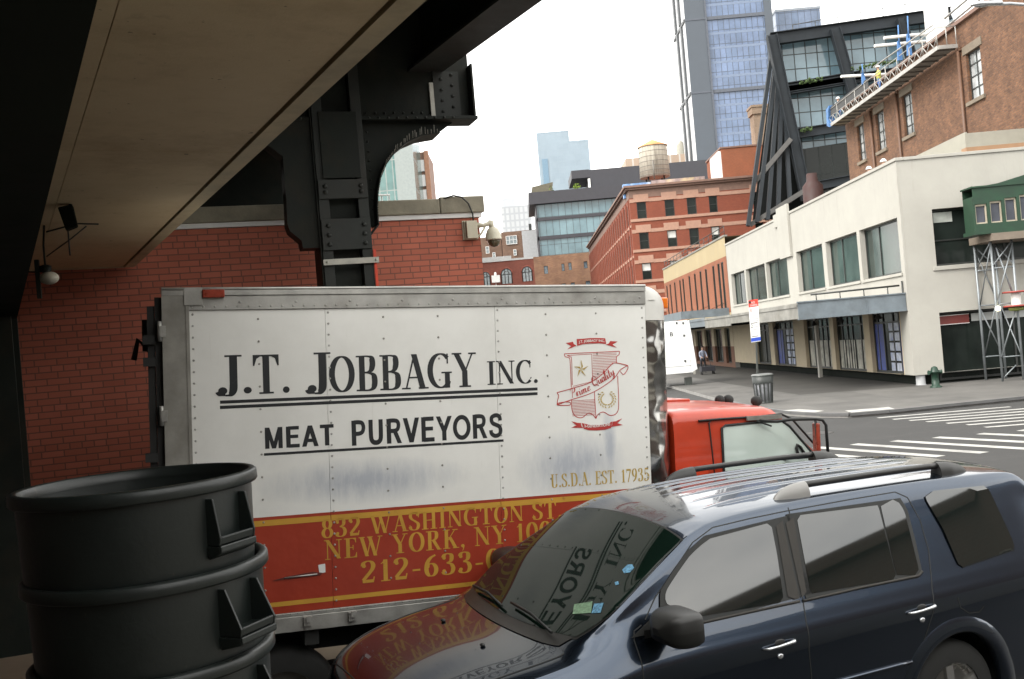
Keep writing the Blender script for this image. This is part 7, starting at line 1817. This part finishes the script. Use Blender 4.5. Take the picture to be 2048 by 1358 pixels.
mb.mat(M_SK); mb.poly(sq(.1,.8,.545,.56,.046)); mb.poly(sq(.1,.8,.86,.875,.046)); mb.build('sign_plate', None, sp_)
# litter basket
p = gpt(1529, 806); M_LB = pbr('dark litter bin', (.022,.026,.024), .5, var=.2); M_LBW = pbr('bin liner', (.30,.31,.33), .5, var=.25, scale=5)
lb = thing('litter_basket', 'dark slatted street litter basket beside the parking sign', 'litter bin', loc=tuple(p)); x, y, z = p
mb = MB(); mb.mat(M_LBW); mb.lathe([(.01,z+.06),(.26,z+.06),(.31,z+.72)], (x,y,0), 20); mb.build('liner', None, lb)
mb = MB(); mb.mat(M_LB); mb.lathe([(.35,z+.70),(.37,z+.98),(.30,z+.98),(.30,z+.72)], (x,y,0), 24); mb.lathe([(.29,z+.0),(.30,z+.07),(.27,z+.07),(.001,z+.05)], (x,y,0), 24)
for k in range(14): a = 2*math.pi*k/14+.1; mb.bar((x+.295*math.cos(a),y+.295*math.sin(a),z+.03),(x+.345*math.cos(a),y+.345*math.sin(a),z+.74), .05, .012, (math.cos(a),math.sin(a),0))
mb.build('slatted_body', None, lb)
mb = MB(); mb.mat(pbr('grey bin lid', (.10,.105,.10), .4, var=.1)); mb.lathe([(.385,z+.982),(.385,z+1.0),(.34,z+1.03),(.12,z+1.05),(.12,z+1.0),(.2,z+.985)], (x,y,0), 24); mb.build('lid', None, lb)
# hydrant
p = gpt(1872, 775); x, y, z = p; hy = thing('fire_hydrant', 'green fire hydrant by the dark shop front near the white corner', 'fire hydrant', loc=tuple(p)); M_HG = pbr('hydrant green', (.003,.026,.013), .5, var=.25)
mb = MB(); mb.mat(M_HG); mb.lathe([(.2,z),(.2,z+.05),(.13,z+.07),(.12,z+.5),(.17,z+.53),(.17,z+.58),(.13,z+.62),(.1,z+.72),(.03,z+.76),(.001,z+.76)], (x,y,0), 18); mb.build('barrel', None, hy)
for s in (-1,1): mb = MB(); mb.mat(M_HG); mb.tube([(x,y,z+.55),(x+s*.2,y-.05,z+.55),(x+s*.24,y-.06,z+.55)], [.07,.07,.085], 10); mb.build('outlet', None, hy)
# white truck body standing by the kerb behind the box truck
YW = 47.
wx = lambda px, py: PY(px, py, YW)
M_WV = pbr('white hopper paint', (.68,.69,.68), .4, var=.05, scale=2, dirt=(.5,.5,.47), dirt_amt=.4)
gt = gpt(1382, 772, 0); YW = gt[1]-1.5
wt_ = thing('white_utility_truck', 'white truck body with a slanted tail, parked at the kerb beyond the box truck', 'truck', loc=(wx(1350,760)[0], YW+1, 0))
a, b_, c, d_, e = wx(1376,640), wx(1396,738), wx(1380,755), wx(1380,643), wx(1300,650)
zt_, zb_ = a[2], c[2]; xr_ = wx(1379,700)[0]
mb = MB(); mb.mat(M_WV); mb.box(xr_-5.5, xr_, YW, YW+2.2, zb_+.25, zt_); mb.box(xr_-5.4, xr_+.01, YW-.02, YW-.001, zb_+.62, zb_+.66); mb.build('body', None, wt_, bevel=.02)
mb = MB(); mb.mat(M_WV); mb.prism([(xr_+.005,YW,zb_+.22),(xr_+.005,YW,zt_-.02),(xr_+.12,YW,zt_-.02),(b_[0]-.02,YW,wx(1396,738)[2])], (0,2.2,0)); mb.build('tail', None, wt_, bevel=.02)
mb = MB(); mb.mat(M_WFR)
for (px, py) in ((1353,646),(1366,646),(1368,671),(1370,722)): q = wx(px, py); mb.box(q[0]-.04, q[0]+.04, YW-.03, YW-.001, q[2]-.05, q[2]+.05)
mb.build('latch', None, wt_)
mb = MB(); mb.mat(M_SK); q = wx(1340,673); sans(mb, 'B', lambda u, v, dd: (q[0]+u, YW-.004, q[2]+v), .22, .17, bold=.02); mb.build('lettering', None, wt_, fix=False)
mb = MB(); mb.mat(M_POST); q = wx(1380,760); mb.box(q[0]-.22, q[0]+.14, YW+.2, YW+.5, .0, zb_); mb.box(q[0]-4.5,q[0]-4.2,YW+.2,YW+.5,0,zb_); mb.build('leg', None, wt_)
# people ------------------------------------------------------------------
M_SKIN = pbr('skin', (.40,.24,.17), .6); M_HAT = pbr('white hard hat', (.72,.72,.70), .35, var=.04)
def person(label, base, h, face, shirt, trousers, arms, lean=0., legs=None, hat=None, hair=(.03,.02,.015), cat='person'):
    root = thing('person', label, cat, M=Matrix.Translation(Vector(base)) @ Matrix.Rotation(face, 4, 'Z'))
    s = h/1.75
    V = [((0,0,.93),.135),((0,0,1.12),.125),((0,lean*.5,1.32),.145),((0,lean,1.47),.075),((0,lean,1.55),.055),((0,lean+.02,1.64),.09),((0,lean+.015,1.72),.07)]
    E = [(0,1),(1,2),(2,3),(3,4),(4,5),(5,6)]
    L = legs or [((-.1,0,.88),(-.11,.05,.48),(-.11,-.02,.08),(-.11,.12,.04)), ((.1,0,.88),(.12,-.08,.48),(.12,-.18,.1),(.12,-.05,.04))]
    for lg in L:
        i = len(V); V += [(lg[0],.095),(lg[1],.068),(lg[2],.045),(lg[3],.04)]; E += [(0,i),(i,i+1),(i+1,i+2),(i+2,i+3)]
    for sx, am in zip((-1,1), arms):
        i = len(V); V += [((sx*.19,lean*.9,1.40),.062),(am[0],.045),(am[1],.035),(tuple(Vector(am[1])+(Vector(am[1])-Vector(am[0])).normalized()*.1),.032)]; E += [(2,i),(i,i+1),(i+1,i+2),(i+2,i+3)]
    me = bpy.data.meshes.new('body'); me.from_pydata([tuple(Vector(v)*s) for v, r in V], E, []); o = bpy.data.objects.new('body', me); COL.objects.link(o)
    sk = o.modifiers.new('skin', 'SKIN'); sk.use_smooth_shade = True
    for k, (v, r) in enumerate(V): me.skin_vertices[0].data[k].radius = (r*s, r*s); 
    me.skin_vertices[0].data[0].use_root = True
    su = o.modifiers.new('sub', 'SUBSURF'); su.levels = 1; su.render_levels = 1
    dg_ = bpy.context.evaluated_depsgraph_get(); nm = bpy.data.meshes.new_from_object(o.evaluated_get(dg_)); bpy.data.objects.remove(o)
    o = bpy.data.objects.new('body', nm); COL.objects.link(o); o.parent = root; ROOT[o.name] = ROOT[root.name]
    nm.materials.clear()
    for m in (M_SKIN, shirt, trousers, pbr('dark shoes', (.02,.02,.02), .6)): nm.materials.append(m)
    hands = [Vector(am[1])*s for am in arms]
    for p in nm.polygons:
        c = p.center; z = c.z/s; p.use_smooth = True
        p.material_index = 3 if z < .1 else 2 if z < .95 else (1 if z < 1.49 else 0)
        if any((c-hh).length < .14*s for hh in hands): p.material_index = 0
    mb = MB(); mb.M = ROOT[root.name]
    hd = (0, (lean+.01)*s, 1.685*s)
    if hat is not None:
        mb.mat(hat); mb.lathe([(.155*s,0),(.15*s,.015*s),(.125*s,.02*s),(.118*s,.07*s),(.07*s,.125*s),(.001,.135*s)], (hd[0],hd[1],hd[2]+.0), 14); mb.build('hard_hat', None, root)
    else: mb.mat(pbr('hair%02d' % int(hair[0]*100), hair, .7)); mb.ball((hd[0],hd[1]-.02*s,hd[2]+.03*s), .1*s, 8, (1,1.05,.9)); mb.build('hair', None, root)
    return root
M_DKT = pbr('dark trousers', (.02,.02,.025), .8); M_TEE = pbr('grey blue shirt', (.30,.33,.42), .8); M_BLS = pbr('blue work shirt', (.05,.13,.35), .8); M_YEL = pbr('yellow vest', (.34,.34,.07), .7); M_DKS = pbr('dark jacket', (.04,.045,.06), .8); M_WTE = pbr('white shirt', (.6,.6,.58), .8)
p = gpt(1408, 746)
hp = person('person in a grey blue shirt and dark trousers pushing a low cart along the pavement', tuple(p), 1.72, R_(190), M_TEE, M_DKT, (((-.24,.12,1.12),(-.18,.38,1.02)),((.24,.12,1.12),(.18,.38,1.02))), lean=.06)
q = gpt(1411, 748); ct = thing('hand_cart', 'low dark hand cart pushed by the person on the pavement', 'cart', loc=tuple(q)); x, y, z = q; y -= .7
mb = MB(); mb.mat(M_DKT); mb.box(x-.4, x+.45, y-.35, y+.35, z+.2, z+.5); mb.tube([(x-.3,y+.35,z+.5),(x-.3,y+.5,z+1.0),(x+.3,y+.5,z+1.0),(x+.3,y+.35,z+.5)], .02, 6); mb.build('tray', None, ct, bevel=.05)
for sx in (-.35,.38):
    for sy in (-.25,.25): mb = MB(); mb.mat(M_TYRE); mb.lathe([(.02,-.03),(.12,-.03),(.12,.03),(.02,.03)], (x+sx,y+sy,z+.12), 16, 'x'); mb.build('wheel', None, ct)
for k, (px, py, lab) in enumerate(((1739,345,'person in a white hard hat and blue shirt behind the white parapet, left one'), (1768,330,'person in a white hard hat and dark jacket behind the white parapet, right one'))):
    P0 = PX(px, py, 16.2); yy = P0[1]; hz = PX(px, py-13, 16.2)[2]; rg_h = hz-ZR+.0
    person(lab, (16.2, yy, hz-1.81), 1.75, R_(60), (M_BLS, M_DKS)[k], M_DKT, (((-.26,.0,1.15),(-.22,.2,.98)),((.26,.0,1.15),(.22,.2,.98))), hat=M_HAT)
P0 = PX(1757,150,XB-.65); 
person('person in blue with a yellow vest and white cap standing on the work platform', (XB-.65, P0[1], sz+.06), 1.75, R_(100), M_YEL, M_BLS, (((-.26,.1,1.15),(-.2,.3,1.1)),((.26,.1,1.15),(.2,.3,1.1))), hat=M_HAT)
person('person in white at the far left end of the work platform', (XB-.65, sy1-.6, sz+.06), 1.75, R_(140), M_WTE, M_BLS, (((-.26,.1,1.15),(-.2,.3,1.1)),((.26,.1,1.15),(.2,.3,1.1))), hat=M_HAT)
# scaffold tower with the green boxed shed at the right edge
M_TUBE = pbr('scaffold tube', (.22,.24,.25), .45, .5, var=.2); M_GRNP = pbr('green painted timber', (.007,.033,.015), .6, var=.25, scale=3); M_GRNF = pbr('pale inner frame', (.34,.30,.23), .7)
b0 = gpt(2004, 763); YQ = b0[1]
s3 = lambda px, py, dy=0.: tuple(PY(px, py, YQ+dy))
scf = thing('scaffold_tower', 'slender grey scaffold tower with cross braces in front of the dark shop window', 'scaffold', loc=(b0[0]+.6, YQ+.5, .13))
mb = MB(); mb.mat(M_TUBE)
xA, xB_ = s3(2000,700)[0], s3(2042,697)[0]; zT = s3(1985,478)[2]
for x in (xA, xB_):
    for dy in (0, 1.3): mb.tube([(x,YQ+dy,.13),(x,YQ+dy,zT)], .045, 8)
mb.build('upright', None, scf)
mb = MB(); mb.mat(M_TUBE)
for z in (1.0, 2.9, 4.2): 
    for dy in (0,1.3): mb.tube([(xA,YQ+dy,z),(xB_,YQ+dy,z)], .026, 6)
for (z0, z1) in ((4.3,zT-.1),(2.9,zT-.2),(1.0,2.9)):
    mb.tube([(xA,YQ-.06,z0),(xB_,YQ-.06,z1)], .024, 6); mb.tube([(xB_,YQ+1.36,z0),(xA,YQ+1.36,z1)], .024, 6)
    mb.tube([(xA,YQ,z1),(xA+.02,YQ+1.3,z0)], .024, 6); mb.tube([(xB_,YQ,z0),(xB_+.02,YQ+1.3,z1)], .024, 6)
mb.tube([s3(1992,495),s3(2030,600)], .03, 6); mb.tube([s3(2003,760),s3(2032,730)], .022, 6); mb.build('cross_brace', None, scf)
gb = thing('green_shed_box', 'dark green boxed timber shed with three framed openings on the scaffold', 'shed', loc=(s3(2000,470)[0], YQ+.5, zT))
z0, z1 = s3(1955,463)[2], s3(1950,395)[2]; xg0 = s3(1948,430,-.3)[0]; L = 3.6
def gbq(u, z, d): return (xg0+u, YQ-.3+d, z)
ops = [(.06+k*.53, .06+k*.53+.42, z0+.24, z1-.28+.07*k) for k in range(6)]
mb = MB(); mb.mat(M_GRNP); wall_open(mb, gbq, 0, L, z0, z1+.3, ops, .10)
mb.poly([gbq(0,z0,0),gbq(0,z0,.8),gbq(0,z1,.8),gbq(0,z1,0)]); mb.poly([gbq(0,z0,.8),gbq(L,z0,.8),gbq(L,z1+.3,.8),gbq(0,z1+.3,.8)]); mb.box(xg0-.06, xg0+L, YQ-.40, YQ+.55, z0-.14, z0-.002); mb.box(xg0-.04, xg0+.5, YQ-.36, YQ+.55, z1+.302, z1+.36)
mb.prism([gbq(.5,z1+.302,-.05),gbq(L,z1+.302,-.05),gbq(L,z1+1.0,-.05),gbq(.9,z1+.40,-.05),gbq(.5,z1+.36,-.05)], (0,.9,0)); mb.build('green_box', None, gb, fix=False)
mb = MB(); mb.mat(M_GRNF)
for a, b_, c, d_ in ops:
    mb = MB(); mb.mat(M_GRNF)
    for q in ((a,a+.05,c,d_),(b_-.05,b_,c,d_),(a+.05,b_-.05,c,c+.05),(a+.05,b_-.05,d_-.07,d_)): mb.box(xg0+q[0], xg0+q[1], YQ-.24, YQ-.20, q[2], q[3])
    mb.build('opening_frame', None, gb)
mb = MB(); mb.mat(pbr('dark mesh', (.05,.055,.07), .7, var=.3))
for a, b_, c, d_ in ops: mb = MB(); mb.mat(MATS['dark mesh']); mb.box(xg0+a+.05, xg0+b_-.05, YQ-.19, YQ-.185, c+.05, d_-.07); mb.build('mesh_infill', None, gb)
mb = MB(); mb.mat(pbr('timber bearer', (.16,.13,.10), .8)); mb.box(xg0+.5, xg0+L, YQ-.5, YQ+1.4, z0-.40, z0-.142); t = recentre(mb.build('timber_bearer', None)); tag(t, 'brown timber bearer between the green shed and the scaffold tower', 'beam')
c = s3(2032,597,-.1); rl = thing('site_reel', 'red and white round reel hanging at the side of the scaffold', 'reel', loc=c)
mb = MB(); mb.mat(pbr('red reel flange', (.26,.04,.03), .5)); 
for dz in (.24,-.26): mb.lathe([(.05,dz-.03),(.42,dz-.03),(.44,dz),(.42,dz+.03),(.05,dz+.03)], c, 24)
mb.build('flange', None, rl)
mb = MB(); mb.mat(M_TRIM); mb.lathe([(.16,-.22),(.16,.2)], c, 16); mb.mat(pbr('yellow green cap', (.18,.21,.05), .6)); mb.lathe([(.02,-.45),(.26,-.42),(.28,-.32),(.1,-.30)], c, 16); mb.build('core', None, rl)
c = s3(1996,617,-.15); mb = MB(); mb.mat(pbr('lit bulb', (.9,.85,.7), .4, emit=((1,.88,.6),2.5))); mb.ball(c, .09, 10); t = recentre(mb.build('site_lamp', None)); tag(t, 'small glowing site lamp on the left upright of the scaffold tower', 'lamp')
# street lamp head at the top right corner
YL = 30.6
l3 = lambda px, py: tuple(PY(px, py, YL))
lp = thing('street_lamp', 'grey cobra head street lamp reaching in at the top right corner', 'street lamp', loc=(l3(2130,60)[0], YL, .13))
M_GAL = pbr('galvanised lamp', (.42,.43,.44), .4, .4, var=.1)
mb = MB(); mb.mat(M_GAL); q = [l3(1998,8), l3(2020,7), l3(2048,9), l3(2090,25), l3(2125,60)]; mb.tube(q, [.055,.05,.05,.06,.07], 8); x = q[-1][0]; mb.tube([q[-1],(x+.1,YL,q[-1][2]-.8),(x+.1,YL,.13)], [.07,.08,.12], 10); mb.build('pole', None, lp)
a, b_ = Vector(l3(1941,10)), Vector(l3(2003,7)); mb = MB(); mb.mat(M_GAL); rows = []
for j in range(9):
    t = j/8; c = a.lerp(b_, t); w_ = .17*math.sin(math.pi*min(.5,t*1.4+.06))*(1-.45*t); h_ = .10*math.sin(math.pi*min(.5,t*1.6+.08)); rows.append([(c.x, c.y+w_*math.cos(q), c.z+h_*math.sin(q)*(1 if math.sin(q) > 0 else .5)) for q in [2*math.pi*k/14 for k in range(15)]])
mb.grid(rows); mb.build('lamp_head', None, lp)
mb = MB(); mb.mat(pbr('lamp lens', (.25,.25,.25), .2)); c = a.lerp(b_,.35); mb.ball((c.x,c.y,c.z-.04), .13, 10, (1.7,.8,.35)); mb.build('lens', None, lp)
